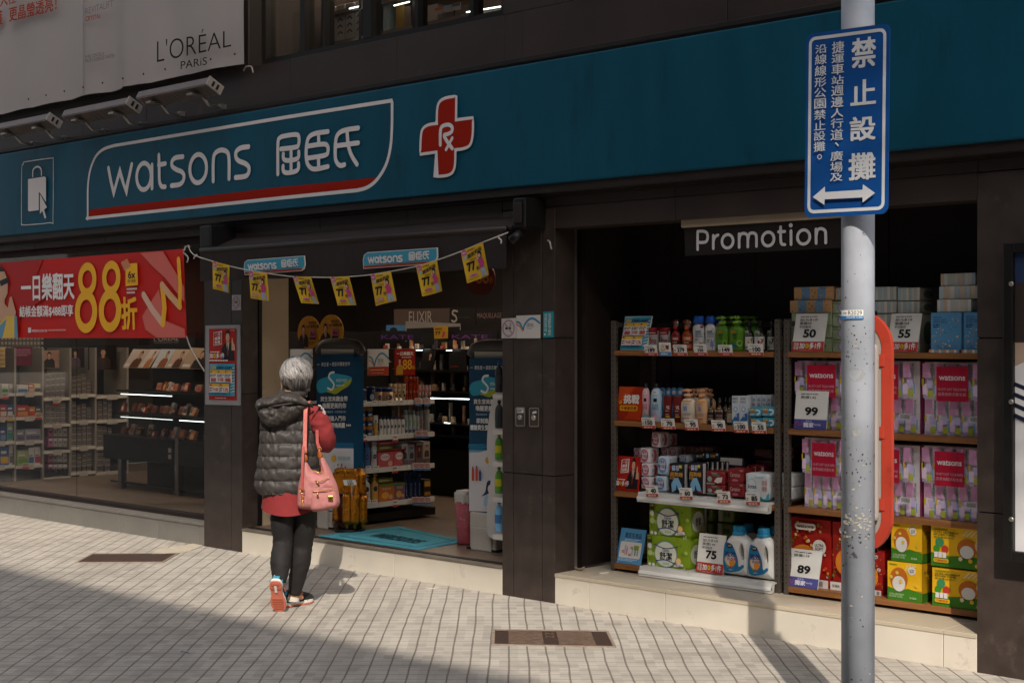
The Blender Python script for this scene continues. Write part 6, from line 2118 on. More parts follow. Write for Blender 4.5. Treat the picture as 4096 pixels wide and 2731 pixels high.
# promotion board hanging in the niche opening
R12 = (2650, 860, 3.136)
f = Sh(.06, R12, (272, 155), (2320, 25), (2320, 405), (285, 513))
t = thing('promotion_board', 'long black hanging board with white rounded Promotion lettering over the rack', 'sign', f(.5, 1))
b = MB()
backing(b, f, mat('board_black', '#211b19', .45, var=.06), .012)
b.build('board', t)
b = MB()
a_, c_ = f(-.005, 1.0), f(1, 1.0)
b.box(a_.x, c_.x, .035, .085, a_.z - .003, a_.z + .055, mat('rail_beige', '#a3917c', .5, var=.06), bev=.004)
b.box(a_.x, c_.x, .05, .09, a_.z + .055, ZL + .002, M_TRIM)
b.build('hanging_rail', t)
b = MB()
O = lambda cx, cy, rx, ry: [(cx + rx * cos(2 * pi * k / 14), cy - rx * .06 * cos(2 * pi * k / 14) + ry * sin(2 * pi * k / 14)) for k in range(14)]
for pts, cl in (([(443, 432), (442, 320), (443, 210)], 0), ([(445, 206), (510, 204), (555, 222), (570, 275), (553, 330), (510, 345), (445, 344)], 0), ([(640, 420), (640, 258)], 0), ([(645, 320), (662, 275), (700, 252)], 0), (O(820, 330, 70, 84), 1),
    ([(966, 405), (966, 238)], 0), ([(968, 300), (985, 245), (1030, 232), (1068, 255), (1075, 310), (1075, 400)], 0), ([(1080, 300), (1095, 240), (1140, 226), (1176, 246), (1184, 300), (1184, 393)], 0), (O(1331, 302, 73, 86), 1),
    ([(1488, 152), (1490, 320), (1505, 365), (1540, 372)], 0), ([(1463, 212), (1540, 208)], 0), ([(1619, 200), (1620, 370)], 0), (O(1778, 277, 77, 88), 1), ([(1934, 180), (1936, 355)], 0), ([(1938, 260), (1955, 190), (2005, 173), (2048, 200), (2056, 260), (2057, 348)], 0)):
 b.stroke(f, f.L(pts), .0175, K('#cfcbcb'), closed=bool(cl))
u_, v_ = f.q(1618, 131)
b.disc(f, u_, v_, .0115, K('#cfcbcb'))
b.build('lettering', t)
# ================================================================== inside the shop
LAMP = 21
R6 = (1200, 1300, 1.5674)
def LED(name, lab, a, c, r=.004, st=4, group='lit strips on the cosmetics shelves'):
 b = MB()
 b.tube([a, c], r, mat('led_%d' % st, '#dfeeee', .5, emit=st), 6)
 return tag(b.build(name), lab, 'light strip', group)
# ---- ceiling lamps of the shop
for k, (x, y) in enumerate(((-6.9, .75), (-5.3, .75), (-6.2, 2.6), (-7.0, 3.6), (-5.2, 4.4), (-3.0, 2.4), (-1.2, 1.9), (-1.4, 3.9), (-3.2, 4.6))):
 b = MB()
 b.box(x - .6, x + .6, y - .08, y + .08, 2.71, 2.745, M_WHT, bev=.004)
 b.box(x - .57, x + .57, y - .06, y + .06, 2.7, 2.71, mat('lamp_tube', '#ffe9cf', .5, emit=LAMP))
 tag(b.build('ceiling_lamp'), 'long ceiling lamp of the shop above the shelves', 'lamp', 'ceiling lamps of the shop')
# ---- blue security gates with advertising covers
def gate(lab, tl, tr, br, bl, base, Y, cutw):
 f = Sh(Y, R6, tl, tr, br, bl)
 t = thing('security_gate', lab, 'security gate', f(.5, 0))
 x0, x1 = f(0, 0).x, f(1, 0).x
 zb_, zt_ = f(0, 0).z, f(0, 1).z
 b = MB()
 navy = K('#154766')
 b.box(x0, x1, Y, Y + .10, zb_, zt_, navy, bev=.004)
 b.rect(f, 0, .435, 1, 1, K('#0e3a56'))
 b.rect(f, 0, .40, 1, .435, K('#1a5a80'))
 b.rect(f, 0, 0, 1, .40, K('#c2c0c2'))
 for k in range(14):
  b.stroke(f, [(.0, .385 + k * .004), (.3 + .05 * (k % 5), .387 + k * .004)], .0025, K('#2f7fa0'), sm=False)
 b.pol(f, [tuple(q) for q in smooth([(.02, .80), (.1, .84), (.36, .86), (.4, .88), (.9, .86), (.97, .83), (.85, .79), (.6, .78), (.2, .755), (.08, .76)], True, 3)], K('#2f8fa8'))
 b.pol(f, [tuple(q) for q in smooth([(.3, .765), (.6, .79), (.95, .84), (.9, .8), (.7, .77), (.55, .745), (.4, .755)], True, 3)], K('#9aa02a'))
 b.stroke(f, [(.5, .885), (.4, .88), (.36, .855), (.44, .83), (.5, .805), (.44, .775), (.33, .785)], .016, WHT)
 b.txt(f, 'mirror', .56, .822, .85, .848, WHT, 0)
 tiny(b, f, .56, .795, .84, .805, WHT, 1, 2)
 b.txt(f, '資生堂 × 屈臣氏獨家合作', .16, .925, .93, .95, WHT, .0)
 b.rect(f, .04, .936, .12, .938, WHT)
 b.txt(f, '資生堂美麗金幣', .14, .70, .87, .732, WHT, .025)
 b.txt(f, '喚醒更美的你', .2, .655, .83, .69, WHT, .025)
 b.txt(f, '蒐集美麗金幣・兌換專屬好禮', .2, .625, .82, .64, K('#9fb5c5'))
 b.txt(f, '即刻進入門市', .22, .575, .82, .608, WHT, .025)
 b.txt(f, '體驗資生堂喚美鏡', .06, .53, .8, .564, WHT, .025)
 for k in range(3):
  b.pol(f, [(.84 + k * .045, .537), (.875 + k * .045, .547), (.84 + k * .045, .557)], WHT)
 b.disc(f, .5, .335, .06, K('#c99a3a'))
 b.txt(f, '萬點寵i點數', .62, .325, .95, .35, K('#2f8f95'), .01)
 for k, (x, h, c) in enumerate(((.1, .08, '#b5452f'), (.2, .085, '#b5452f'), (.29, .06, '#3a4a7a'), (.6, .09, '#b5aa9a'), (.7, .09, '#a59a8a'), (.8, .075, '#b5a595'))):
  b.rect(f, x, .2, x + .06, .2 + h, K(c))
  b.rect(f, x + .015, .2 + h, x + .045, .2 + h + .012, K('#3a3432'))
 b.pol(f, [tuple(q) for q in smooth([(.42, .04), (.44, .09), (.56, .11), (.68, .09), (.7, .04)], False, 3)], K('#8fb0c5'))
 b.pol(f, [tuple(q) for q in smooth([(.36, .10), (.46, .13), (.5, .19), (.58, .205), (.65, .18), (.64, .13), (.55, .12)], True, 3)], K('#1a2a55'))
 b.disc(f, .58, .15, .055, K('#d0b5a8'), .026)
 b.disc(f, .66, .1, .025, K('#b52a2a'))
 b.disc(f, .82, .08, .04, K('#b5b5b8'))
 b.build('cover', t)
 b = MB()
 mk = mat('gate_grey', '#4a443e', .5, var=.08)
 L_ = smooth([(x0 - .02, Y + .05, zt_ + .01), (x0 + .02, Y + .05, zt_ + .06), (x0 + (x1 - x0) * .5, Y + .05, zt_ + .075), (x1 - .02, Y + .05, zt_ + .06), (x1 + .02, Y + .05, zt_ + .01)], False, 5)
 b.tube(L_, .03, mk, 8, rb=.055)
 b.box(x0 + .03, x1 - .03, Y + .02, Y + .08, zt_ - .002, zt_ + .045, K('#b5aea2'))
 b.build('top_cap', t)
 b = MB()
 m_ = mat('gate_base', '#b5aea4', .5, var=.08, vs=6)
 xb0, xb1 = P(R6[0] + base[0] / R6[2], 1900, Y).x, P(R6[0] + base[1] / R6[2], 1900, Y).x
 b.box(xb0, xb1, Y - .02, Y + .14, ZS, zb_ + .0, m_, bev=.012)
 b.box(xb0 + .03, xb1 - .03, Y - .04, Y - .02, ZS, ZS + .16, m_, bev=.008)
 b.box(xb0 - .02, xb1 + .02, Y - .03, Y + .16, ZS, ZS + .015, M_BLK)
 b.build('base', t)
gate('security gate with teal and white advert cover behind the walking woman', (104, 186), (337, 180), (337, 1166), (104, 1160), (116, 212), .44, 0)
gate('security gate with teal and white advert cover at the right side of the doorway', (1062, 206), (1310, 206), (1310, 1172), (1062, 1164), (1075, 1240), .42, 0)
# ---- white curved drinks display beside it
t = thing('drinks_display', 'white curved cardboard drinks display half hidden by the pillar', 'display stand', P(1985, 2150, .3))
b = MB()
out = smooth([(1272, 260), (1252, 330), (1225, 420), (1195, 520), (1178, 640), (1172, 760), (1182, 850), (1196, 960), (1182, 1060), (1172, 1160), (1174, 1290), (1200, 1335)], False, 3)
pts = [P(R6[0] + p.x / R6[2], R6[1] + p.y / R6[2], .33) for p in out] + [P(2060, 2150, .33), P(2060, 1466, .33)]
b.slab(pts[::-1], (0, .03, 0), K('#bdb8b5', 45))
b.build('side_panel', t)
for k, y in enumerate((432, 656, 856, 1078, 1312)):
 b = MB()
 a_ = P(R6[0] + 1208 / R6[2], R6[1] + y / R6[2], .2)
 b.box(a_.x, a_.x + .4, .2, .329, a_.z - .03, a_.z, K('#c9c5c0', 45))
 b.build('shelf', t)
for k, (y0, y1, c, cc, d) in enumerate(((225, 425, '#2a2c30', '#2a6a9c', 'dark bottle with a blue cap on the top'), (470, 650, '#33363a', '#222428', 'dark bottle on the second'), (676, 850, '#4f8a2a', '#4f8a2a', 'green bottle on the third'), (884, 1060, '#4f8a2a', '#3a7a2a', 'green bottle on the fourth'), (1095, 1300, '#6fa5cf', '#2a7fc0', 'clear blue water bottle on the lowest'))):
 bottle(d + ' shelf of the drinks display', R6, 1222, 1275, y0, P(2000, 1300 + y1 / R6[2], .22).z + .002, .21, BODY, c, 'screw', cc, lp(('r', 0, .3, 1, .6, '#b5b02a' if '4f8a' in c else '#3a6a9c' if k == 4 else '#3a3a40'),), .9, .1)
# pink umbrella bin
t = thing('umbrella_bin', 'pink patterned plastic bin with crumpled bag at the right of the doorway', 'bin', P(1852, 2180, .5))
b = MB()
c_ = P(R6[0] + 1040 / R6[2], 2180, .56)
zt_ = P(1860, R6[1] + 1110 / R6[2], .5).z
b.lathe([(.06, ZS + .002), (.063, ZS + .01), (.075, zt_), (.07, zt_), (.06, ZS + .02)], mat('pink_bin', '#a04a54', .5, var=.2, vs=25, dirt=('#b58a8d', .55, .6), ds=20), 18, loc=(c_.x, .56, 0))
b.build('tub', t)
b = MB()
soft(b, c_.x - .07, c_.x + .07, .49, .63, zt_ - .03, zt_ + .08, K('#b5aea8', 40), .6, 9)
b.build('bag_liner', t)
# ---- door mat
f4 = [P(R6[0] + x / R6[2], R6[1] + y / R6[2], 0) for x, y in ((115, 1317), (745, 1405), (1030, 1362), (620, 1258))]
f4 = [G(R6[0] + x / R6[2], R6[1] + y / R6[2], ZS + .006) for x, y in ((115, 1317), (745, 1405), (1040, 1352), (620, 1258))]
f = Fr(f4[0], f4[1], f4[2], f4[3])
t = thing('door_mat', 'teal door mat with dark watsons lettering on the shop floor', 'door mat', f(.5, .5))
b = MB()
M_MAT = mat('mat_pile', '#3f8a9a', .95, var=.12, vs=20, bump=.5, bs=350)
b.slab([f(0, 0), f(1, 0), f(1, 1), f(0, 1)], (0, 0, -.0055), M_MAT)
b.build('pile', t)
b = MB()
dk = K('#123a44', 90)
g = Fr(f(.5, .93, .001), f(.5, .07, .001), f(.86, .07, .001), f(.86, .93, .001))
q = lambda x, y: f(x, y)
b.stroke(f, [(.12, .12), (.92, .12), (.92, .88), (.12, .88)], .012, dk, sm=False, closed=True)
h = f.sub(.26, .3, .8, .62)
b.txt(h, 'watsons', 0, 0, 1, 1, dk, .02)
b.build('lettering', t)
# ---- bin of gold bags
t = thing('basket_bin', 'dark mesh bin by the door mat', 'bin', P(R6[0] + 312 / R6[2], 2130, .45))
c_ = P(R6[0] + 312 / R6[2], 1900, .45)
Zc = (c_ - CAM).dot(FW)
zt_ = P(c_.x, R6[1] + 1055 / R6[2], .45).z
zt_ = 1.65 - (R6[1] + 1050 / R6[2] - 1353) * Zc / FPX
r_ = 98 / R6[2] * Zc / FPX
b = MB()
b.lathe([(r_ * .9, ZS + .002), (r_ * .92, ZS + .03), (r_, zt_), (r_ * .97, zt_), (r_ * .88, ZS + .03)], glass_mat('bin_smoke', '#d2c4a0', .02, .2), 28, loc=(c_.x, .45, 0))
b.build('mesh_wall', t)
b = MB()
L_ = [(c_.x + r_ * cos(2 * pi * k / 28), .45 + r_ * sin(2 * pi * k / 28), zt_) for k in range(29)]
b.tube(L_, .008, M_BLK, 6)
L_ = [(c_.x + r_ * .92 * cos(2 * pi * k / 28), .45 + r_ * .92 * sin(2 * pi * k / 28), ZS + .012) for k in range(29)]
b.tube(L_, .012, M_BLK, 6)
b.build('rim', t)
M_GOLD = mat('gold_foil', '#b06d16', .28, metal=.6, var=.3, vs=12, bump=.5, bs=30)
rn = random.Random(21)
proto = []
for k in range(15):
 a = 2 * pi * k / 9 + .3
 if k < 9:
  x, y, z, h = c_.x + r_ * .66 * cos(a), .45 + r_ * .66 * sin(a), ZS + .03, .30 + rn.uniform(-.02, .03)
 else:
  x, y, z, h = c_.x + r_ * .6 * cos(a * 1.5), .45 + r_ * .6 * sin(a * 1.5), ZS + .24, .24
 b = MB()
 Mx = Matrix.Translation((x, y, z)) @ Matrix.Rotation(rn.uniform(-.5, .5), 4, 'Z') @ Matrix.Rotation(rn.uniform(-.08, .08), 4, 'Y')
 bb = MB()
 soft(bb, -.065, .065, -.032, .032, 0, h, M_GOLD, .7, k * 7 + 1, 8)
 for i, v in enumerate(bb.v):
  v = V(v)
  tz = abs(v.z / h - .5) * 2
  v.y *= 1 - .85 * max(0, tz - .72) / .28
  v.x *= 1 + .1 * tz
  bb.v[i] = tuple(Mx @ v)
 b = bb
 nm = 'shiny gold foil bag %s' % ('standing low in the mesh bin' if k < 9 else 'sticking out of the top of the mesh bin')
 tag(b.build('foil_bag'), nm, 'bag', 'gold bags low in the bin' if k < 9 else 'gold bags on top of the bin')
f = Sh(.33, R6, (268, 970), (345, 968), (356, 1000), (278, 1004))
card('price_card', 'small white card reading 129 and 220 above the gold bags', 'price card', f, lambda b, f: (b.txt(f, '129', .35, .6, .75, .9, BLK, .02), b.txt(f, '220', .3, .1, .8, .5, BLK, .02)), th=.002)
b = MB()
b.tube([f(.6, 0), V((f(.6, 0).x, f(.6, 0).y, zt_ - .02))], .004, K('#a5a09a'), 5)
tag(b.build('card_holder'), 'thin clear stem carrying the 129 price card on the mesh bin', 'card holder')
# ---- shelf gondola running into the shop; its face looks to the right
XG = -2.31
class ShX(Sh):
 def __init__(s, X, reg, tl, tr, br, bl):
  s.X = X
  Sh.__init__(s, 0, reg, tl, tr, br, bl)
 def w_(s, q):
  return PXX(s.reg[0] + q[0] / s.reg[2], s.reg[1] + q[1] / s.reg[2], s.X)
 def q(s, x, y):
  p = s.w_((x, y))
  a, b_, d = s.c[0], s.c[1], s.c[3]
  return (p.y - a.y) / (b_.y - a.y), (p.z - a.z) / (d.z - a.z)
def xpos(reg, x, y, X):
 return PXX(reg[0] + x / reg[2], reg[1] + y / reg[2], X)
t = thing('shelf_gondola', 'white and black shelf gondola of toiletries inside the doorway', 'shelf unit', (XG, 1.1, ZS))
ya, yb = xpos(R6, 300, 480, XG).y, xpos(R6, 838, 480, XG).y
zs = [xpos(R6, 620, y, XG).z for y in (474, 684, 884, 1098)]
b = MB()
b.box(XG - .55, XG - .50, ya, yb, ZS, zs[0] + .25, M_BLK)
b.box(XG - .5, XG + .02, ya, yb, ZS + .02, ZS + .08, M_BLK)
for y in (ya + .01, (ya + yb) / 2, yb - .04):
 b.box(XG - .54, XG - .49, y, y + .03, ZS, zs[0] + .3, M_BLK)
b.build('frame', t)
for z in zs:
 b = MB()
 n3 = 3
 for k in range(n3):
  y0, y1 = ya + (yb - ya) * k / n3, ya + (yb - ya) * (k + 1) / n3
  b.box(XG - .48, XG, y0 + .002, y1 - .002, z - .02, z, M_WHT)
  b.box(XG, XG + .012, y0 + .002, y1 - .002, z - .035, z + .004, K('#cfccc6', 40))
 b.build('shelf', t)
def g_box(lab, x0, x1, y0, y1, col, fn=None, name='box', cat='box', X=XG - .02, depth=.12, group=None, reg=R6, bev=.003, z0=None):
 a, c = xpos(reg, x0, y1, X), xpos(reg, x1, y0, X)
 c.z = xpos(reg, x0, y0, X).z
 z_ = a.z if z0 is None else z0
 if c.z < z_ + .01:
  c.z = z_ + .01
 b = MB()
 b.box(X - depth, X, a.y, c.y, z_, c.z, mat('pack_%s' % col.lstrip('#'), col, .45, var=.06, vs=30, bump=.12, bs=70, coat=.15), bev=bev, seg=1)
 if fn:
  f = Fr((X, a.y, z_), (X, c.y, z_), (X, c.y, c.z), (X, a.y, c.z))
  fn(b, f)
 return tag(b.build(name), lab, cat, group)
def g_bot(lab, x0, x1, y0, z, prof, col, cap, cc, fn=None, ratio=.7, cf=.18, X=XG - .05, group=None, name='bottle', cat='bottle', reg=R6, rough=.35):
 c = xpos(reg, (x0 + x1) / 2, y0, X)
 Z = (c - CAM).dot(FW)
 ry = (x1 - x0) / reg[2] * Z / FPX / 2 / .88
 rx = ry * ratio
 H = c.z - z
 hb = H * (1 - cf)
 t = thing(name, lab, cat, (X, c.y, z), group)
 b = MB()
 b.lathe([(max(.0005, r * ry), z + h * hb) for r, h in prof], mat('bottle_%s' % col.lstrip('#'), col, rough, coat=.3), 16, ratio, 1, loc=(X, c.y, 0))
 if fn:
  f = CFr((X, c.y), rx, ry, z, z + hb, .9, pi / 2 - .35)
  fn(b, f)
 b.build('body', t)
 if cap:
  b = MB()
  zc, hc, nr = z + hb, H * cf, ry * .36
  m_ = mat('cap_%s' % cc.lstrip('#'), cc, .4)
  if cap == 'pump':
   b.lathe([(nr * 1.4, zc - .003), (nr * 1.3, zc + hc * .34), (nr * .5, zc + hc * .36), (nr * .5, zc + hc * .6), (nr * 1.1, zc + hc * .62), (nr, zc + hc)], m_, 10, loc=(X, c.y, 0))
   b.tube([(X, c.y, zc + hc * .84), (X + ry * .8, c.y, zc + hc * .75)], nr * .45, m_, 6)
  else:
   k = {'flat': .98, 'dome': .7, 'screw': .42}[cap]
   b.lathe([(ry * k, zc - .003), (ry * k, zc + hc * .85), (ry * k * .85, zc + hc)], m_, 14, ratio if k > .5 else 1, 1, loc=(X, c.y, 0))
  b.build('pump' if cap == 'pump' else 'cap', t)
 return t
CYL = [(0, 0), (.96, 0), (1, .02), (1, .98), (.94, 1)]
niv = lambda c: lp(('d', .5, .5, .26, c, .1), ('t', 'NIVEA', .34, .47, .66, .53, '#d0d4da', .01))
ordn = ('first', 'second', 'third', 'fourth', 'fifth', 'sixth', 'seventh', 'eighth')
for k in range(3):
 g_bot('navy tin in the low stack on the top gondola shelf, %s from the bottom' % ordn[k], 344, 412, 446 - k * 23, zs[0] + k * (xpos(R6, 380, 446, XG).z - xpos(R6, 380, 470, XG).z), CYL, '#13284f', None, '', None, 1, .0001, XG - .07, 'navy tins', 'tin', 'tin')
g_bot('navy cream jar with pale disc on the top shelf', 420, 466, 386, zs[0], CYL, '#13284f', 'flat', '#0f1f3f', lp(('d', .5, .4, .3, '#a9b5c5', .25),), 1, .2)
for k, (a, c) in enumerate(((474, 512), (510, 580))):
 g_bot('peach petroleum jelly jar with navy lid, %s' % ('small one', 'large one')[k], a, c, 392, zs[0], CYL, '#c9a078', 'flat', '#1a2a5a', lp(('d', .5, .4, .3, '#1a2a5a', .25), ('t', 'Vaseline', .32, .36, .68, .46, '#cfcac5')), 1, .3)
for k, (a, c) in enumerate(((556, 580), (583, 608), (609, 632), (632, 666))):
 g_bot('cream hand cream tube with dark flowers on the top shelf, %s' % ordn[k], a, c, 368, zs[0], TUBE, '#c9b08f', None, '', lp(('d', .4, .5, .2, '#5a4a3a', .08), ('d', .6, .3, .2, '#3a3430', .1), ('l', .2, .7, .8, .85, '#7d6a55', 2)), .6, .0001, name='tube', cat='tube', group='flowered hand cream tubes')
for k, (a, c) in enumerate(((652, 676), (676, 702), (702, 724), (722, 742))):
 g_bot('glossy copper red bottle on the top shelf, %s of four' % ordn[k], a, c, 324, zs[0], CYL, '#8a2a10', 'flat', '#9a3010', lp(('t', 'VS', .3, .4, .7, .55, '#c9a08a')), .9, .25, group='copper red bottles', rough=.2)
for k in range(4):
 g_bot('pastel floral tube at the right end of the top shelf, %s of four' % ordn[k], 740 + k * 21, 760 + k * 21, 376, zs[0], TUBE, ('#b59a86', '#a58f8a', '#b58a86', '#a59a92')[k], None, '', lp(('r', 0, .1, 1, .3, ('#4a8a7a', '#7d5a6a', '#5a9a8a', '#8a4a4a')[k]), ('d', .5, .6, .3, '#b54a52', .1)), .6, .0001, name='tube', cat='tube', group='pastel tubes')
for k in range(6):
 i, j = k % 2, k // 2
 h = (xpos(R6, 400, 515, XG).z - zs[1]) / 3
 g_bot('navy and orange jar in the tower, %s column, %s from the bottom' % (('left', 'right')[i], ordn[j]), 364 + i * 44, 408 + i * 44, 690 - (j + 1) * 58, zs[1] + j * h, CYL, '#14254a', 'flat', '#b5702a', lp(('d', .5, .3, .3, '#9fb0c5', .2),), 1, .35, group='navy and orange jars', name='jar', cat='jar')
g_bot('orange and white cream tube beside the jar tower', 455, 491, 565, zs[1], TUBE, '#c99a4a', None, '', lp(('r', 0, .62, 1, 1, '#cfccc6'), ('d', .4, .7, .25, '#1a4a9a', .08)), .6, .0001, name='tube', cat='tube')
for k in range(7):
 x = 494 + k * 22.5
 g_bot('white body milk bottle with navy disc on the second shelf, %s of seven' % ordn[k], x, x + (26 if k < 6 else 30), 574, zs[1], CURV, '#cfcdca', 'dome', '#1c3a6a', niv('#1a2f5f'), .6, .1, group='white body milk bottles')
for k in range(4):
 x = 648 + k * 24
 g_bot('pale green and silver spray can, %s of four' % ordn[k], x, x + 27, 532 + (k == 3) * 8, zs[1], CYL, '#b0b5b2', 'dome', '#8fa09a', lp(('s', [(.4, .7), (.6, .6), (.4, .5), (.6, .4)], .006, '#2f8f7a'), ('r', .2, .06, .8, .2, '#4a4a8a')), 1, .2, group='spray cans', rough=.25)
g_bot('silver hairspray can with red lettering', 741, 770, 505, zs[1], CYL, '#8f8d8c', 'dome', '#55504d', lp(('t', 'OSiS', .3, .2, .75, .6, '#8a1a1c', .02)), 1, .16, rough=.25)
g_bot('plain silver hairspray can at the shelf end', 775, 810, 504, zs[1], CYL, '#8f8d8c', 'dome', '#6a6663', None, 1, .16, rough=.2)
for k, (a, c, y, col) in enumerate(((346, 396, 735, '#16294f'), (399, 441, 732, '#4a6fa5'), (443, 488, 728, '#cfcdca'))):
 g_bot('tall %s lotion bottle on the third shelf' % ('navy', 'pale blue', 'white')[k], a, c, y, zs[2], CURV, col, 'dome', ('#16294f', '#4a6fa5', '#cfcdca')[k], niv('#16294f' if k else '#2a4a8a'), .6, .14)
g_box('pink flat box lying on top of the third shelf packs', 490, 596, 728, 756, '#a8444f', lp(('l', .1, .3, .9, .7, '#cf9aa0', 1),))
g_box('olive flat box lying under the pink flat box', 494, 584, 758, 786, '#77743a', lp(('l', .1, .3, .9, .7, '#b5b08a', 1),))
stm = lp(('d', .45, .6, .3, '#cfc3c0', .22), ('t', '蒸氣眼罩', .22, .55, .7, .66, '#8a2a35', .01), ('d', .78, .2, .14, '#c9a08a'), ('r', 0, .9, 1, 1, '#7d1c28'))
for k, (a, c, y) in enumerate(((490, 586, 788), (586, 666, 780))):
 g_box('pink steam mask box with white oval, %s one' % ('left', 'right')[k], a, c, y, 888, '#b5525a', stm, z0=zs[2])
for k, (a, c, y, col) in enumerate(((640, 676, 742, '#b0aaa8'), (678, 719, 746, '#8a95a5'), (725, 767, 736, '#7d4a45'), (770, 816, 730, '#a59a8a'))):
 g_box('hair colour box with a portrait on the third shelf, %s of four' % ordn[k], a, c, y, 884, col, lambda b, f: (person_print(b, f, .15, .3, .85, .85, K('#4a3a3a')), b.rect(f, .1, .88, .9, .97, K('#c5c0bc')), b.rect(f, .05, .05, .95, .25, K('#6a5a5a'))), z0=zs[2], group='hair colour boxes')
for k, (a, c) in enumerate(((344, 364), (364, 386))):
 g_bot('green pump lotion bottle behind the white one, %s' % ('left', 'right')[k], a, c + 4, 934, zs[3], BODY, '#5a7a3a', 'pump', '#6a8a45', None, .7, .2, group='green lotion bottles')
g_bot('white lotion bottle with pump on the bottom shelf', 390, 441, 934, zs[3], BODY, '#cfcdca', 'pump', '#cfcdca', lp(('d', .5, .6, .3, '#17304a', .12), ('l', .25, .2, .75, .42, '#4a6a8a', 3)), .7, .2)
g_bot('yellow lotion bottle with pump on the bottom shelf', 445, 492, 930, zs[3], BODY, '#cf9a45', 'pump', '#d0a055', lp(('d', .5, .6, .3, '#17304a', .12), ('d', .8, .78, .16, '#b5b5b5', .06)), .7, .2)
g_box('olive box lying on top of the orange packs', 495, 582, 964, 990, '#77743a', lp(('l', .1, .3, .9, .7, '#b5b08a', 1),))
org = lp(('d', .4, .35, .25, '#d9a04a', .2), ('t', '蒸氣眼罩', .2, .66, .75, .8, '#cfc3b5', .01), ('r', 0, .88, 1, 1, '#4f7a2a'), ('d', .75, .25, .12, '#c9a08a'))
for k, (a, c, y, col) in enumerate(((496, 592, 1000, '#b5662a'), (592, 660, 990, '#7d5a6a'))):
 g_box('orange steam mask box on the bottom shelf' if k == 0 else 'blue and orange steam mask box on the bottom shelf', a, c, y, 1098, col, org, z0=zs[3])
for k in range(4):
 x = 650 + k * 27
 g_bot('navy wash bottle on the bottom shelf, %s of four' % ordn[k], x, x + 30, 920 + (k % 2) * 8, zs[3], SLIM, '#12244a', 'dome', '#1c3a70', lp(('t', 'GATSBY', .4, .1, .6, .7, '#8fa0b5')), .7, .12, group='navy wash bottles')
g_box('black and gold box at the right end of the bottom shelf', 776, 820, 968, 1064, '#2a2018', lp(('r', .1, .6, .9, .9, '#b5852a'), ('r', .1, .1, .9, .3, '#9a6a22')), z0=zs[3])
# price labels along the gondola
ti = 0
for y, xs in ((486, (405, 470, 565, 640)), (700, (405, 600)), (894, (380, 430, 480, 598)), (1106, (430, 470, 600))):
 for x in xs:
  red = x in (405, 598, 600) and y > 600
  a = xpos(R6, x - 17, y + (34 if red else 14), XG + .02)
  c = xpos(R6, x + 17, y - 14, XG + .02)
  f = Fr((XG + .018, a.y, a.z), (XG + .018, c.y, a.z), (XG + .018, c.y, c.z), (XG + .018, a.y, c.z))
  ti += 1
  b = MB()
  backing(b, f, WHT, .002)
  if red:
   b.rect(f, 0, 0, 1, .3, K('#b23a33'))
  tiny(b, f, .1, .5, .9, .85, K('#5a4a48'), 1, ti)
  tag(b.build('shelf_tag'), 'white %sprice label on the gondola shelf edges' % ('red footed ' if red else 'narrow '), 'price tag', 'red footed gondola labels' if red else 'narrow gondola labels')
for y, xs in ((480, (742, 798)), (682, (745, 785)), (886, (728, 762, 798)), (1098, (725, 762, 800))):
 for x in xs:
  a, c = xpos(R6, x - 19, y + 26, XG + .03), xpos(R6, x + 19, y - 24, XG + .03)
  f = Fr((XG + .035, a.y, a.z), (XG + .035, c.y, a.z), (XG + .02, c.y, c.z), (XG + .02, a.y, c.z))
  b = MB()
  backing(b, f, K('#c5a5a0'), .002)
  b.rect(f, 0, 0, 1, .25, K('#3a6a9a'))
  tiny(b, f, .1, .35, .9, .9, K('#7d3a3a'), 3, x)
  tag(b.build('shelf_tag'), 'tilted pink and blue offer tag at the right end of the gondola', 'price tag', 'pink and blue offer tags')
# boards standing on the gondola
def xcard(name, lab, x0, y0, x1, y1, fn, X=XG - .1, col='#c9c3bd', reg=R6, cat='poster', group=None):
 a, c = xpos(reg, x0, y1, X), xpos(reg, x1, y0, X)
 f = Fr((X, a.y, a.z), (X, c.y, a.z), (X, c.y, c.z), (X, a.y, c.z))
 b = MB()
 backing(b, f, K(col, 35), .006)
 fn(b, f)
 return tag(b.build(name), lab, cat, group)
xcard('poster', 'white tax refund board with blue bird line and red foot on the gondola', 425, 150, 556, 318, lambda b, f: taxfree(b, f, .02, .02, .98, .98, True))
def p88(b, f):
 b.rect(f, .02, .01, .98, .99, K('#8a1a10'))
 b.txt(f, '一日樂翻天', .1, .76, .9, .9, WHT, .025)
 tiny(b, f, .35, .66, .9, .71, WHT, 1, 3)
 b.txt(f, '88', .38, .22, .82, .6, K('#cf9a2a'), .02)
 b.txt(f, '折', .84, .22, .96, .36, K('#cf9a2a'), .02)
 person_print(b, f, .04, .02, .4, .7, K('#b5862a'))
xcard('poster', 'dark red board with yellow 88 on the gondola', 592, 150, 722, 316, p88, col='#8a1a10')
xcard('poster', 'orange board with red blocks at the left end of the gondola', 320, 150, 392, 318, lambda b, f: (b.rect(f, .02, .02, .98, .98, K('#b5651a')), b.rect(f, .25, .6, .9, .85, K('#8a2a14')), b.txt(f, '領券', .3, .4, .9, .55, K('#7d1a10'), .02), b.pol(f, rrect(f, .3, .1, .9, .34, .02), K('#d9952a'))), col='#b5651a')
xcard('poster', 'white tax refund board with blue line behind the walking woman', -60, 150, 80, 318, lambda b, f: taxfree(b, f, .02, .02, .98, .98, True), X=XG - .15)
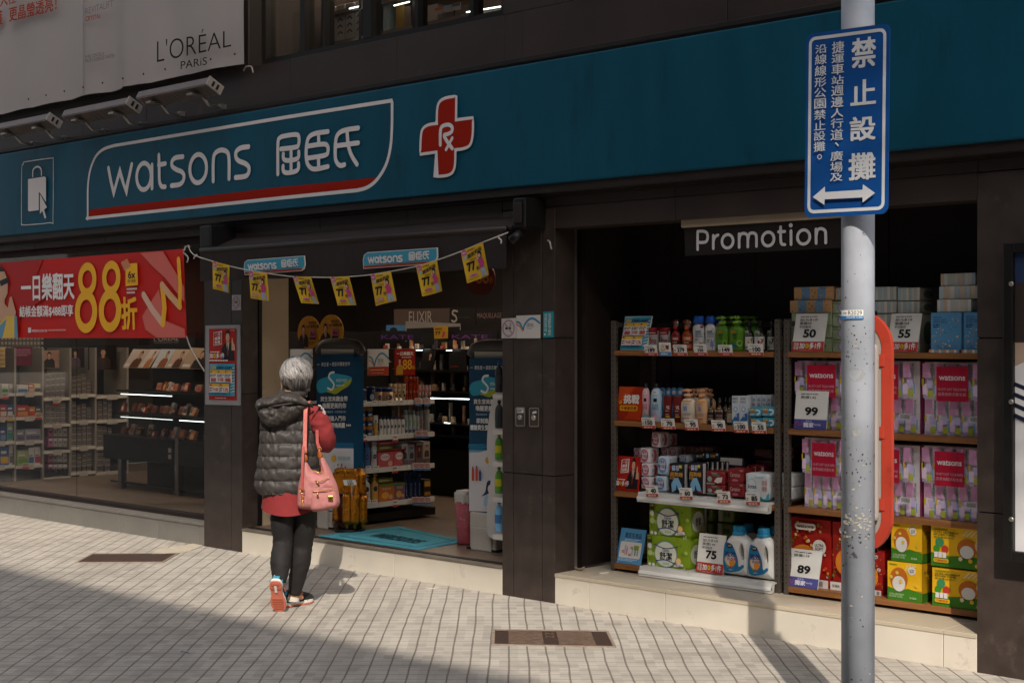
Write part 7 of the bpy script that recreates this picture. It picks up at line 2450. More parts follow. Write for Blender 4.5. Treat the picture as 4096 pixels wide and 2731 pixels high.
# round yellow 6x signs
R4x = (750, 850, 1.809)
for k, (x, y, rx, ry, d) in enumerate(((878, 868, 82, 120, 'left one'), (1040, 858, 88, 120, 'right one, whole oval showing'))):
 f = Sh(1.0 - k * .06, R4x, (x - rx, y - ry), (x + rx, y - ry), (x + rx, y + ry), (x - rx, y + ry))
 b = MB()
 b.slab([f(.5 + .5 * cos(2 * pi * i / 30), .5 + .5 * sin(2 * pi * i / 30)) for i in range(30)], f.N * -.006, K('#c08f1c'))
 b.txt(f, '會員獨享', .5, .76, .84, .84, K('#2a1c10'), .015)
 b.txt(f, '週六點數狂飆', .42, .64, .95, .74, K('#2a1c10'), .02)
 b.pol(f, [(.36, .86), (.52, .8), (.5, .7), (.34, .74)], K('#c98a4a'))
 person_print(b, f, .04, .06, .5, .74, K('#17161a'), suit=True)
 b.rect(f, .56, .36, .82, .58, K('#b0567d'))
 b.rect(f, .56, .28, .82, .36, K('#2a1c22'))
 b.txt(f, '6x', .6, .4, .79, .53, K('#1d1712'), .03)
 tiny(b, f, .5, .12, .8, .24, K('#7d5f1c'), 3, 5)
 tag(b.build('round_sign'), 'yellow oval sign with a suited man and pink 6x, %s' % d, 'sign', 'yellow oval signs')
# red round 88 sign under the ceiling
f = Sh(1.3, R4x, (2012, 360), (2225, 350), (2225, 600), (2012, 600))
b = MB()
b.slab([f(.5 + .5 * cos(2 * pi * i / 30), .5 + .5 * sin(2 * pi * i / 30)) for i in range(30)], f.N * -.006, K('#5d1a10'))
b.txt(f, '88', .36, .35, .8, .75, K('#b5651a'), .02)
b.txt(f, '折', .82, .35, .95, .55, K('#b5651a'), .02)
tag(b.build('round_sign'), 'dim dark red oval sign with orange 88 behind the last flyer', 'sign')
# pale curtain rail box at the left and grey column behind
b = MB()
a_ = P(1165, 1200, 1.9)
b.box(a_.x - .25, a_.x + .02, 1.9, 2.2, ZS, 1.55, mat('grey_cabinet', '#3a3734', .6, var=.1), bev=.01)
tag(b.build('grey_cabinet'), 'dim grey cabinet behind the door jamb', 'cabinet')
# ---- cosmetics counters at the back (dim)
R8b = (1500, 1200, 2.6135)
YK = 3.6
def back_board(name, lab, c, col, fn, Y=YK, th=.03, cat='sign'):
 f = Sh(Y, R8b, *c)
 b = MB()
 backing(b, f, K(col), th)
 fn(b, f)
 return tag(b.build(name), lab, cat)
LT = K('#b5aaa2', 40)
back_board('brand_board', 'brown brand board reading ELIXIR high at the back of the shop', ((198, 96), (776, 84), (776, 256), (198, 264)), '#5a4a40', lambda b, f: b.txt(f, 'ELIXIR', .28, .16, .70, .84, LT, 0))
back_board('brand_board', 'black brand board with a white S at the back of the shop', ((780, 84), (1052, 80), (1052, 256), (780, 256)), '#1a1614', lambda b, f: (b.stroke(f, [(.30, .8), (.16, .84), (.12, .66), (.24, .5), (.27, .3), (.18, .18), (.09, .24)], .02, LT), b.txt(f, 'counseling', .34, .38, .8, .48, K('#5a524c'), 0)))
back_board('brand_board', 'black brand board reading MAQUILLAGE at the back of the shop', ((1058, 80), (1420, 74), (1420, 256), (1058, 256)), '#1a1614', lambda b, f: b.txt(f, 'MAQUILLAGE', .03, .34, .74, .68, K('#8a6f6a'), 0))
back_board('brand_board', 'dark counter header with violet KATE letters, left one', ((60, 322), (480, 325), (480, 424), (60, 424)), '#17161f', lambda b, f: b.txt(f, 'KATE', .02, .16, .82, .58, K('#6a3a8a'), 0), Y=2.9)
back_board('brand_board', 'dark counter header with violet KATE letters, right one behind the flyer', ((726, 312), (1276, 314), (1276, 428), (726, 425)), '#15131a', lambda b, f: b.txt(f, 'KATE', .15, .2, .83, .56, K('#6a3a78'), 0), Y=2.9)
fr_ = Sh(3.3, R8b, (326, 260), (892, 260), (892, 420), (326, 420))
b = MB()
b.stroke(fr_, [(0, 0), (0, 1), (1, 1), (1, 0)], .03, K('#8f8a86'), sm=False)
backing(b, fr_, K('#14110f'), .02)
tag(b.build('mirror_frame'), 'pale framed dark mirror under the ELIXIR board', 'mirror')
back_board('portrait_print', 'blue portrait print left under the ELIXIR board', ((118, 262), (312, 262), (312, 320), (118, 320)), '#4a86b5', lambda b, f: b.disc(f, .4, .1, .2, K('#1c1614'), .5), Y=3.3, cat='poster')
fly = Sh(2.85, R8b, (614, 276), (760, 268), (760, 400), (620, 405))
b = MB()
backing(b, fly, K('#a8801c'), .003)
b.txt(fly, '77', .08, .3, .5, .58, K('#1d1712'), .03)
b.txt(fly, '開架彩妝', .1, .7, .6, .86, K('#1d1712'), .02)
b.pol(fly, [(.55, .1), (.7, .6), (.85, .5), (.75, .1)], K('#a03a4a'))
tag(b.build('paper_flyer'), 'small yellow 77 flyer between the two KATE headers', 'flyer')
t = thing('cosmetics_counter', 'long black cosmetics counter with lit glass shelves at the back', 'counter', P(1750, 1700, 2.9))
xa_, xb_ = P(1540, 1500, 2.9).x, X2 + .04
b = MB()
b.box(xa_, xb_, 3.25, 3.3, ZS, 1.7, mat('counter_back', '#0e0c0c', .45))
b.box(xa_, xb_, 2.7, 3.25, ZS, .62, mat('counter_back'))
b.build('cabinet', t)
tier = []
for k, y in enumerate((512, 730, 945, 1275, 1390)):
 z = P(1800, 1200 + y / 2.6135, 2.85).z
 tier.append(z)
 b = MB()
 b.box(xa_, xb_, 2.75 - .04 * k, 3.25, z - .02, z, mat('counter_shelf', '#151211', .3))
 b.build('shelf', t)
rn = random.Random(31)
protos = []
cols = ['#b57a50', '#d0c5ba', '#7d4a44', '#c98a62', '#4a4446', '#d9cabb', '#a5453f', '#a5907d', '#5a5a66', '#c9ab85']
for k, c in enumerate(cols):
 b = MB()
 w_, d_, h_ = rn.uniform(.02, .05), .03, rn.uniform(.05, .12)
 b.box(-w_ / 2, w_ / 2, -d_ / 2, d_ / 2, 0, h_, K(c), bev=.004, seg=1)
 b.box(-w_ / 3, w_ / 3, -d_ / 2 - .001, -d_ / 2, h_ * .3, h_ * .7, K(cols[(k + 4) % 10]))
 o = b.build('cosmetic_item')
 protos.append(o)
used = set()
def place(k, x, y, z, rx=0):
 o = protos[k] if k not in used else protos[k].copy()
 if k in used:
  COL.objects.link(o)
 used.add(k)
 o.location = (x, y, z)
 o.rotation_euler = (rx, 0, rn.uniform(-.3, .3))
 return o
nx_ = 0
for z in tier:
 for i in range(58):
  x = xa_ + .04 + (xb_ - xa_ - .08) * (i // 2 + rn.uniform(-.3, .3)) / 29
  k = rn.randrange(10)
  o = place(k, x, (2.78 if i % 2 else 2.92) + rn.uniform(-.02, .03), z)
  o.scale = (1, 1, (.75 if i % 2 else 1.5) * (.55 if z == tier[0] else 1))
  tag(o, 'small dark or tan cosmetic packet on the dim back counter', 'cosmetic', 'cosmetics on the back counter')
y_, z_ = 2.72, P(1800, 1200 + 1032 / 2.6135, 2.72).z
LED('light_strip', 'bright white light strip across the back cosmetics counter', P(1722, 1592, 2.7), P(1990, 1599, 2.7), .0042, 5, None)
for a, c in (((430, 524), (495, 524)), ((745, 527), (805, 527)), ((725, 1280), (785, 1287))):
 LED('light_strip', 'short bluish light strip on the back counter shelves', P(1500 + a[0] / 2.6135, 1200 + a[1] / 2.6135, 2.7), P(1500 + c[0] / 2.6135, 1200 + c[1] / 2.6135, 2.7), .0035, 3, 'short strips on the back counter')
pk = Sh(2.74, R8b, (500, 530), (640, 530), (600, 725), (470, 725))
b = MB()
backing(b, pk, K('#1c1613'), .01)
person_print(b, pk, .3, .02, .98, .95, K('#120f10'))
tag(b.build('portrait_print'), 'dark leaning portrait print of a woman on the back counter', 'poster')
pk = Sh(2.74, R8b, (770, 540), (955, 540), (955, 735), (770, 735))
b = MB()
backing(b, pk, K('#0f0d0d'), .01)
b.txt(pk, 'KATE', .1, .18, .55, .25, K('#a02a24'), .01)
tag(b.build('portrait_print'), 'black panel with small red KATE letters on the back counter', 'poster')
# ---- display window interior
R5a = (0, 1330, 2.3395)
R5b = (400, 1330, 2.3395)
XW = -7.6
t = thing('wall_shelving', 'white and black wall shelving of medicines and hair dye behind the display window', 'shelf unit', (XW, 1.8, ZS))
yA = [xpos(R5a, x, 900, XW).y for x in (-160, 137, 398, 655, 892, 1190)]
sect = [(-160, 137, (570, 795, 1020, 1245)), (137, 398, (562, 787, 1012, 1238)), (398, 655, (608, 855, 1100, 1350)), (655, 892, (578, 822, 1065, 1300)), (892, 1190, (588, 815, 1063, 1298))]
b = MB()
b.box(XW - .5, XW - .45, yA[0], yA[-1], ZS, 1.75, M_BLK)
b.box(XW - .45, XW - .02, yA[0], yA[-1], ZS, ZS + .1, M_BLK)
for y in yA:
 b.box(XW - .45, XW + .01, y - .012, y + .012, ZS, 1.55, K('#8a8680'))
b.build('frame', t)
shz = []
for x0, x1, ys in sect:
 row = []
 for y in ys:
  a, c = xpos(R5a, x0 + 4, y, XW), xpos(R5a, x1 - 4, y, XW)
  z = (a.z + c.z) / 2
  row.append(z)
  b = MB()
  b.box(XW - .44, XW + .015, a.y, c.y, z - .03, z, M_WHT)
  b.box(XW + .015, XW + .022, (a.y * 2 + c.y) / 3, (a.y + 2 * c.y) / 3, z - .045, z + .008, K('#b5b2ad'))
  b.build('shelf', t)
 shz.append(row)
def wbox(lab, x0, x1, y0, sec, row, col, fn=None, group=None, cat='box', name='box', y1=None):
 z0 = shz[sec][row] if y1 is None else None
 return g_box(lab, x0, x1, y0, y1 or 1000, col, fn, name, cat, XW - .02, .2, group, R5a, .003, z0)
lay = lambda c: (lambda b, f: [b.rect(f, .04, k / 12 + .01, .96, (k + .75) / 12, K(c if k % 3 else '#8f8a86')) for k in range(12)])
dye = ((2, ((425, 465, 395), (470, 513, 388), (518, 562, 382), (568, 608, 378)), 0, '#8f8984'), (2, ((425, 468, 640), (472, 515, 650), (519, 562, 655), (568, 613, 660)), 1, '#b0aeb0'),
  (3, ((672, 712, 415), (720, 757, 404), (766, 806, 388), (812, 850, 448)), 0, '#837a74'), (3, ((670, 712, 645), (718, 753, 680), (763, 805, 668), (810, 850, 702)), 1, '#7d756f'),
  (3, ((668, 714, 850), (720, 760, 846), (768, 806, 843), (812, 856, 840)), 2, '#938c88'), (3, ((668, 714, 1110), (720, 760, 1132), (768, 806, 1108), (812, 856, 1095)), 3, '#938c88'),
  (4, ((915, 955, 635), (965, 1000, 612), (1010, 1045, 640)), 1, '#857d78'), (4, ((910, 955, 875), (960, 1000, 880), (1010, 1045, 890)), 2, '#857d78'), (4, ((905, 970, 1090), (975, 1030, 1100)), 3, '#a59c98'))
for sec, cs, row, col in dye:
 for i, (a, c, y) in enumerate(cs):
  wbox('grey patterned tall stack of hair dye samples, %s in %s row of %s bay' % (ordn[i], ('top', 'second', 'third', 'bottom')[row], ('', '', 'white framed', 'middle', 'far')[sec]), a, c, y, sec, row, col, lay('#5a5552'), name='hair_dye_stack', cat='box')
for row, ys in ((2, (892, 988)), (3, (1132, 1232))):
 for j, y in enumerate(ys):
  for i in range(4):
   col = '#a8628a' if i == 0 else '#9a9a9c'
   wbox('%s hair dye box, %s of the %s row in the white framed bay' % ('pink' if i == 0 else 'grey', ordn[i], ('third shelf upper', 'third shelf lower', 'bottom shelf upper', 'bottom shelf lower')[(row - 2) * 2 + j]), 452 + i * 45, 494 + i * 45, y, 2, row, col, lp(('d', .5, .5, .25, '#5a2a44' if i == 0 else '#6a6a6e', .12), ('r', .1, .75, .9, .92, '#c5c3c5')), y1=y + 82, name='hair_dye_box')
med = [(0, 14, 78, 482, 0, '#c5c8c2', '#3f8a3a'), (0, 80, 136, 482, 0, '#b0b5b5', '#7d8a9a'), (1, 160, 265, 492, 0, '#b5bcc0', '#3a6fa0'), (1, 268, 318, 470, 0, '#a8622a', '#c9a08a'), (1, 322, 384, 478, 0, '#c9b58a', '#2a5a7a'),
  (0, 0, 64, 672, 1, '#b5403a', '#c9c0b5'), (0, 66, 130, 672, 1, '#2a6aa5', '#c5ccd2'), (1, 155, 268, 680, 1, '#b5382a', '#c98a4a'), (1, 272, 330, 695, 1, '#c07a1f', '#c9452a'), (1, 332, 392, 690, 1, '#1f5a8a', '#c9a22a'),
  (0, 0, 58, 885, 2, '#2a4a8a', '#6a8ab5'), (0, 66, 128, 840, 2, '#8fa5a5', '#2f8f85'), (1, 155, 230, 912, 2, '#85839a', '#5a5a72'), (1, 234, 382, 906, 2, '#9a9cb0', '#5a5a72'),
  (0, 0, 84, 1062, 3, '#2a5fa0', '#c9a22a'), (0, 86, 144, 1052, 3, '#c0c3c5', '#6a6a72'), (1, 160, 262, 1102, 3, '#a5b585', '#6a9a3a'), (1, 266, 320, 1076, 3, '#c5c8cc', '#3a6fa0'), (1, 322, 382, 1070, 3, '#c5c8cc', '#a83a3a')]
for i, (sec, a, c, y, row, c1, c2) in enumerate(med):
 wbox('medicine box on the %s shelf of the %s bay, %s from the left' % (('top', 'second', 'third', 'bottom')[row], ('leftmost', 'second')[sec], ordn[sum(1 for m_ in med[:i] if m_[0] == sec and m_[4] == row)]), a, c, y, sec, row, c1, lp(('r', .08, .1, .92, .45, c2), ('r', .1, .6, .7, .75, '#c9c9c5'), ('l', .1, .48, .9, .58, '#5a5a60', 1)), name='medicine_box')
for i, (x, y, c) in enumerate(((50, 590, 0), (100, 795, 1), (362, 780, 0), (530, 645, 0), (240, 1245, 0))):
 a, c_ = xpos(R5a, x - 32, y + 34, XW + .03), xpos(R5a, x + 32, y - 30, XW + .03)
 f = Fr((XW + .03, a.y, a.z), (XW + .03, c_.y, a.z), (XW + .03, c_.y, c_.z), (XW + .03, a.y, c_.z))
 b = MB()
 backing(b, f, K('#c5bfba'), .002)
 b.rect(f, 0, 0, 1, .32, K(('#b23a33', '#c9a22a')[c]))
 tiny(b, f, .1, .45, .9, .85, K('#5a4a48'), 2, i)
 tag(b.build('shelf_tag'), 'hanging white offer tag with %s foot on the wall shelving' % ('red', 'yellow')[c], 'price tag', ('red', 'yellow')[c] + ' footed wall tags')
for x0, y0, x1, y1, bgc, top, d in ((120, 132, 302, 312, '#6a1f38', None, 'maroon lettered print'), (360, 165, 555, 334, '#9a7a6a', '#2a2220', 'portrait of a woman in a dark hat'), (612, 142, 790, 332, '#241f20', '#5a4a55', 'very dark portrait pair'), (828, 118, 1092, 350, '#1f1a18', '#3a2a22', 'dark portrait of a smiling woman'), (-60, 135, 48, 325, '#b5aa8a', None, 'white and yellow striped print')):
 def fn(b, f, bgc=bgc, top=top):
  if top:
   person_print(b, f, .2, .02, .8, .92, K(top), K('#b08a72'))
  elif bgc.startswith('#6a'):
   tiny(b, f, .1, .5, .9, .9, K('#a06a80'), 4, 2)
  else:
   for k in range(4):
    b.rect(f, .05, .1 + k * .22, .95, .2 + k * .22, K('#b5862a'))
 xcard('poster', d + ' above the wall shelving', x0, y0, x1, y1, fn, X=XW - .1, col=bgc, reg=R5a)
b = MB()
f_ = ShX(XW - .3, R5a, (-100, -300), (380, -300), (380, 260), (-100, 260))
backing(b, f_, K('#5a5650'), .03)
for k in range(15):
 for j in range(12):
  b.rect(f_, k / 15 + .008, j / 12 + .012, (k + .8) / 15, (j + .75) / 12, K('#8f8b86'))
tag(b.build('pegboard'), 'grey perforated panel above the leftmost wall shelving', 'panel')
# make-up counter facing the street
t = thing('makeup_counter', 'black makeup counter with lit glass tiers behind the display window', 'counter', P(600, 1950, 1.0))
xa_, xb_ = P(400 + 30 / 2.34, 1750, 1.0).x, X1 - .12
xm_ = P(400 + 695 / 2.34, 1750, 1.0).x
mbk = mat('counter_back')
b = MB()
zt_, zb_ = P(600, 1751, 1.0).z, P(600, 1848, 1.0).z
b.box(xa_, xm_ - .02, 1.0, 1.5, zb_, zt_, mbk, bev=.004)
b.box(xm_ + .06, xb_, 1.0, 1.5, zb_, zt_ - .02, mbk, bev=.004)
b.box(xa_ + .1, xb_, 1.5, 1.54, zb_, P(600, 1330, 1.5).z, mbk)
b.box(xm_ - .09, xm_ - .05, .995, 1.0, zt_ - .12, zt_ - .08, K('#b5b0aa'))
b.box(xm_ - .09, xm_ - .05, .995, 1.0, zt_ - .18, zt_ - .14, K('#b5b0aa'))
b.build('cabinet', t)
for x in (P(400 + 175 / 2.34, 1750, 1.0).x, xm_ + .02):
 b = MB()
 b.box(x - .03, x + .03, 1.01, 1.07, ZS, zb_ + (.0 if x < xm_ else .25), mat('chrome_leg', '#8a8683', .2, metal=.9))
 b.build('leg', t)
b = MB()
b.box(xa_ + .1, xb_, 1.44, 1.48, ZS, zb_, M_BLK)
b.box(xa_ + .1, xb_, 1.02, 1.05, ZS + .05, ZS + .07, M_BLK)
b.build('foot_rail', t)
tz = [P(600, 1330 + y / 2.3395, 1.05).z for y in (985, 768, 552)]
for k, z in enumerate(tz):
 b = MB()
 b.box(xa_ + .06, xb_, 1.03 + .04 * k, 1.5, z - .015, z, mat('counter_shelf'))
 b.build('tier', t)
LED('light_strip', 'long white light strip under the top tier of the makeup counter', P(484, 1575, 1.06), P(687, 1584, 1.06), .0038, 4, None)
LED('light_strip', 'dimmer light strip under the middle tier of the makeup counter', P(483, 1666, 1.03), P(690, 1679, 1.03), .003, 2, None)
LED('light_strip', 'white light strip on the right makeup counter by the pillar', P(718, 1681, 1.03), P(822, 1687, 1.03), .0038, 4, None)
cols2 = ['#cf8a55', '#d9cabb', '#b5574a', '#d9a070', '#5a4a44', '#d5d0ca', '#c06a58', '#a58068']
pr2 = []
for k, c in enumerate(cols2):
 b = MB()
 w_, h_ = rn.uniform(.035, .08), rn.uniform(.06, .14)
 b.box(-w_ / 2, w_ / 2, -.02, .02, 0, h_, K(c, 35), bev=.004, seg=1)
 b.box(-w_ * .35, w_ * .35, -.0212, -.02, h_ * .25, h_ * .7, K(cols2[(k + 3) % 8]))
 pr2.append(b.build('makeup_packet'))
first = set()
for j, z in enumerate(tz):
 n_ = 40
 for i in range(n_):
  x = xa_ + .12 + (xb_ - xa_ - .16) * (i + rn.uniform(-.25, .25)) / n_
  if j == 2 and i < 6:
   continue
  k = rn.randrange(8)
  o = pr2[k] if k not in first else pr2[k].copy()
  if k in first:
   COL.objects.link(o)
  first.add(k)
  o.location = (x, 1.12 + .03 * j + rn.uniform(-.03, .08), z + .001)
  o.rotation_euler = (-.35, 0, rn.uniform(-.4, .4))
  tag(o, 'small orange or pale makeup packet on the %s tier behind the window' % ('lowest', 'middle', 'top')[j], 'cosmetic', 'makeup on the %s window tier' % ('lowest', 'middle', 'top')[j])
# sloping photo spreads and the header
for k, (a, c, e, g_, c1, c2, d) in enumerate((((262, 155), (425, 157), (355, 330), (212, 328), '#b8b0a8', '#5a3a22', 'leftmost with a dark haired figure'), ((428, 157), (520, 157), (458, 330), (360, 330), '#c5bdb5', '#a8703f', 'second with a warm toned figure'),
            ((524, 155), (655, 156), (610, 330), (478, 330), '#b5c0c5', '#7d4a22', 'third with a tall figure'), ((660, 156), (795, 158), (742, 333), (616, 332), '#b5a090', '#4a2a1a', 'fourth with a round dark shape'), ((805, 140), (1010, 150), (985, 342), (748, 338), '#a8957f', '#241a16', 'beside the pillar with long black hair'))):
 f = Sh(1.2, R5b, a, c, e, g_)
 f.c[2].y += .06
 f.c[3].y += .06
 b = MB()
 backing(b, f, K(c1, 30), .006)
 person_print(b, f, .35, .02, .95, .92, K(c2), K('#b58a6a'))
 b.rect(f, .04, .1, .34, .22, K('#cfccc8'))
 tag(b.build('photo_spread'), 'glossy sloping photo card on the makeup counter, %s' % d, 'photo card', None)
f = Sh(1.35, R5b, (500, 20), (745, 10), (745, 100), (500, 105))
b = MB()
backing(b, f, mbk, .01, -.6, 1.6, -.15, 1.1)
b.txt(f, "L'ORÉAL", .02, .28, .98, .9, K('#a8a095'), .0)
b.txt(f, 'MAKEUP DESIGNER PARIS', .02, .03, .96, .2, K('#8a8378'), 0)
tag(b.build('brand_board'), "dark header board reading L'ORÉAL under the red banner", 'sign')
b = MB()
b.box(-4.4, -.6, 1.0, 1.2, 5.12, 5.16, mat('lamp_tube'))
tag(b.build('ceiling_lamp'), 'ceiling lamp of the first floor room behind the window', 'lamp')
# ---- lit shelves in the first floor window
R2w = (1000, 0, 1.68)
YU = .75
t = thing('upper_shelving', 'lit metal shelving seen through the first floor window', 'shelf unit', P(1500, 100, YU))
b = MB()
for px in (1290, 1440, 1655, 1880, 2010):
 x = P(px, 80, YU).x
 b.box(x - .015, x + .015, YU, YU + .03, 3.72, 5.1, mat('upper_post', '#3a322e', .5))
b.build('frame', t)
for z in (P(1440, 145, YU).z, P(1440, 22, YU).z):
 b = MB()
 b.box(P(1285, 80, YU).x, P(2015, 80, YU).x, YU, YU + .45, z - .03, z, mat('upper_shelf', '#6a5f55', .6))
 b.build('shelf', t)
za_, zb2 = P(1440, 145, YU).z, P(1440, 22, YU).z
for k in range(6):
 x = P(1296, 80, YU).x + k * .115
 b = MB()
 b.box(x, x + .105, YU + .03, YU + .25, za_ + .001, za_ + .29, K('#8f8984'), bev=.003, seg=1)
 f = plane(x, x + .105, za_, za_ + .29, YU + .03)
 for j in range(4):
  b.stroke(f, [(.25, .2 + j * .18), (.5, .26 + j * .18), (.75, .2 + j * .18)], .012, K('#3a3432'))
 tag(b.build('storage_box'), 'white carton with dark brushed characters behind the first floor window, %s of six' % ordn[k], 'box', 'cartons in the upper window')
for k, (a, c, col) in enumerate(((1490, 1545, '#8a9a9a'), (1570, 1605, '#8a6a2a'), (1605, 1630, '#6a5548'), (1670, 1740, '#a59a90'))):
 b = MB()
 xa2, xb2 = P(a, 80, YU).x, P(c, 80, YU).x
 b.box(xa2, xb2, YU + .03, YU + .2, za_ + .001, za_ + .22 - .03 * k, K(col), bev=.004, seg=1)
 tag(b.build('storage_box'), '%s box on the lit shelf behind the first floor window' % ('pale green', 'ochre', 'brown', 'large cream')[k], 'box')
for k, c in enumerate(('#b55a3a', '#7fa0b5', '#4a5a6a')):
 f = Sh(YU - .02, R2w, (1240 + k * 60, 55 - k * 14), (1296 + k * 60, 45 - k * 14), (1296 + k * 60, 92 - k * 14), (1240 + k * 60, 102 - k * 14))
 b = MB()
 backing(b, f, K('#a09a94'), .003)
 b.rect(f, .05, .55, .95, .95, K(c))
 tag(b.build('price_card'), '%s topped small card in the first floor window' % ('orange', 'pale blue', 'slate')[k], 'price card')
for k, (a, c) in enumerate((((668, 60), (728, 46)), ((968, 40), (1072, 14)), ((1455, 84), (1684, 46)), ((678, 290), (726, 282)))):
 LED('light_strip', 'lit strip behind the first floor window, %s' % ('above the cartons', 'middle one', 'long right one', 'short lower left one')[k], P(1000 + a[0] / 1.68, a[1] / 1.68, YU - .03), P(1000 + c[0] / 1.68, c[1] / 1.68, YU - .03), .005, 4, None)
# ================================================================== woman with a bag, seen from behind
ZW = 8.98
XCW = (1165 - 2048) / FPX * ZW
W0 = CAM + AX * XCW + FW * ZW
W0.z = 0
MWW = Matrix(((AX.x, FW.x, 0, W0.x), (AX.y, FW.y, 0, W0.y), (0, 0, 1, 0), (0, 0, 0, 1)))
def L3(px, py, dy=0.0):                        # photo pixel -> her own space, dy metres behind (+) or before (-) her axis
 k = (ZW + dy) / FPX
 return V(((px - 2048) * k - XCW, dy, 1.65 - (py - 1353) * k))
from mathutils.geometry import delaunay_2d_cdt
def pillow(b, out, y0, tf, tb, m, edge=.05, step=.012, wr=.003, seed=0, n=4, freq=22, cl=True):
 """soft flat body from an outline in x,z; tf to the viewer, tb away"""
 o = smooth([V((p[0], p[1])) for p in out], True, n)
 xs, zs_ = [p.x for p in o], [p.y for p in o]
 pts = list(o)
 def dist(q):
  best = 9
  for i in range(len(o)):
   a, c = o[i], o[(i + 1) % len(o)]
   e = c - a
   t = max(0, min(1, (q - a).dot(e) / max(1e-12, e.length_squared)))
   best = min(best, (q - a - e * t).length)
  return best
 def inside(q):
  r = False
  for i in range(len(o)):
   a, c = o[i], o[i - 1]
   if (a.y > q.y) != (c.y > q.y) and q.x < (c.x - a.x) * (q.y - a.y) / (c.y - a.y) + a.x:
    r = not r
  return r
 x = min(xs)
 row = 0
 while x < max(xs):
  z = min(zs_) + (step / 2 if row % 2 else 0)
  while z < max(zs_):
   q = V((x, z))
   if inside(q) and dist(q) > step * .45:
    pts.append(q)
   z += step
  x += step * .9
  row += 1
 ed = [(i, (i + 1) % len(o)) for i in range(len(o))]
 vs, _, fs, *_r = delaunay_2d_cdt(pts, ed, [], 1, 1e-6)
 F, B = [], []
 for q in vs:
  d = min(1, dist(q) / edge)
  h = math.sqrt(max(0, 1 - (1 - d) ** 2))
  w_ = noise.noise(V((q.x * freq + seed, q.y * freq * .7 + q.x * 9, seed))) * wr * min(1, d * 1.6) + noise.noise(V((q.x * freq * 2.6, q.y * freq * 2.2, seed + 5))) * wr * .45 * h
  F.append((q.x, y0 - tf * h - w_, q.y))
  B.append((q.x, y0 + tb * h, q.y))
 t2 = []
 for f in fs:
  a, c, e = (V(F[i]) for i in f[:3])
  t2.append(list(f) if (c - a).cross(e - a).y < 0 else list(reversed(f)))
 b.add(F, t2, m, True)
 b.add(B, [f[::-1] for f in t2], m, True)
 return o
def loft(b, rings, m, seg=40, cap=True, wr=0, fz=30, seed=0, expo=2.0):
 """rings: (centre, rx, ry[, tilt matrix]); superellipse sections"""
 vs, fs = [], []
 for (c, rx, ry, *M_) in rings:
  for k in range(seg):
   a = 2 * pi * k / seg
   ca, sa = cos(a), sin(a)
   x = rx * math.copysign(abs(ca) ** (2 / expo), ca)
   y = ry * math.copysign(abs(sa) ** (2 / expo), sa)
   p = V((x, y, 0))
   if M_:
    p = M_[0] @ p
   q = V(c) + p
   if wr:
    q += p.normalized() * wr * noise.noise(V((q.x * fz * .5 + seed, q.y * fz * .5, q.z * fz)))
   vs.append(q)
 n = len(rings)
 for i in range(n - 1):
  for k in range(seg):
   q = (i * seg + k, i * seg + (k + 1) % seg, (i + 1) * seg + (k + 1) % seg, (i + 1) * seg + k)
   fs.append(q)
 if cap:
  fs += [list(reversed(range(seg))), [(n - 1) * seg + k for k in range(seg)]]
 return b.add(vs, fs, m, True)
def axis_m(t):
 z = V(t).normalized()
 x = V((1, 0, 0)) if abs(z.x) < .8 else V((0, 1, 0))
 y = z.cross(x).normalized()
 x = y.cross(z)
 return Matrix((x, y, z)).transposed()
def limb(b, pts, rad, m, seg=24, wr=.0, fz=40, seed=0, n=6, flat=1.0):
 P_ = smooth([V(p) for p in pts], False, n)
 R_ = smooth([V((r, 0)) for r in rad], False, n)
 rings = []
 for i, p in enumerate(P_):
  t = P_[min(len(P_) - 1, i + 1)] - P_[max(0, i - 1)]
  rings.append((p, R_[i].x, R_[i].x * flat, axis_m(t)))
 if (rings[-1][0] - rings[0][0]).z < 0:
  pass
 return loft(b, rings, m, seg, True, wr, fz, seed)
wm = thing('person', 'grey haired woman in a black quilted vest and red jumper walking to the doorway', 'person', mw=MWW)
M_SKIN = mat('skin', '#b98a68', .5, var=.06, vs=30)
# --- body: one skinned figure
nodes, edges = [], []
def nd(p, r, par=None):
 nodes.append((V(p), r))
 if par is not None:
  edges.append((par, len(nodes) - 1))
 return len(nodes) - 1
pel = nd(L3(1160, 1975), .10)
sp = nd(L3(1153, 1860), .095, pel)
ch = nd(L3(1150, 1740), .10, sp)
nb = nd(L3(1160, 1600, .01), .06, ch)
nk = nd(L3(1176, 1555, .015), .047, nb)
hd = nd(L3(1186, 1512, .03), .072, nk)
ht = nd(L3(1184, 1466, .02), .066, hd)
jaw = nd(L3(1196, 1538, .075), .03, hd)
ns = nd(L3(1200, 1512, .115), .010, hd)
def arm(sgn, sh_, el, wr_, hx):
 s = nd(sh_, .05, ch)
 e = nd(el, .038, s)
 w_ = nd(wr_, .026, e)
 d = (V(wr_) - V(el)).normalized()
 pm = nd(V(wr_) + d * .045, .028, w_)
 k1 = V((0, 0, 1))
 up = V((-sgn * .6, .2, .75)).normalized()
 for j in range(4):
  a = nd(nodes[pm][0] + d * .035 + up * (.021 - .014 * j), .0092, pm)
  c = nd(nodes[a][0] + d * (.028 - .004 * abs(j - 1)) + V((-sgn * .006, 0, 0)), .0088, a)
  nd(nodes[c][0] + (d * .3 + V((-sgn * .8, 0, .1))).normalized() * .022, .008, c)
 a = nd(nodes[w_][0] + d * .03 + V((-sgn * .02, 0, .03)), .011, w_)
 nd(nodes[a][0] + (d + V((-sgn * .4, 0, .6))).normalized() * .035, .0095, a)
 return pm
SHR, ELR, WRR = L3(1252, 1648, .0), L3(1303, 1772, .05), L3(1268, 1752, .26)
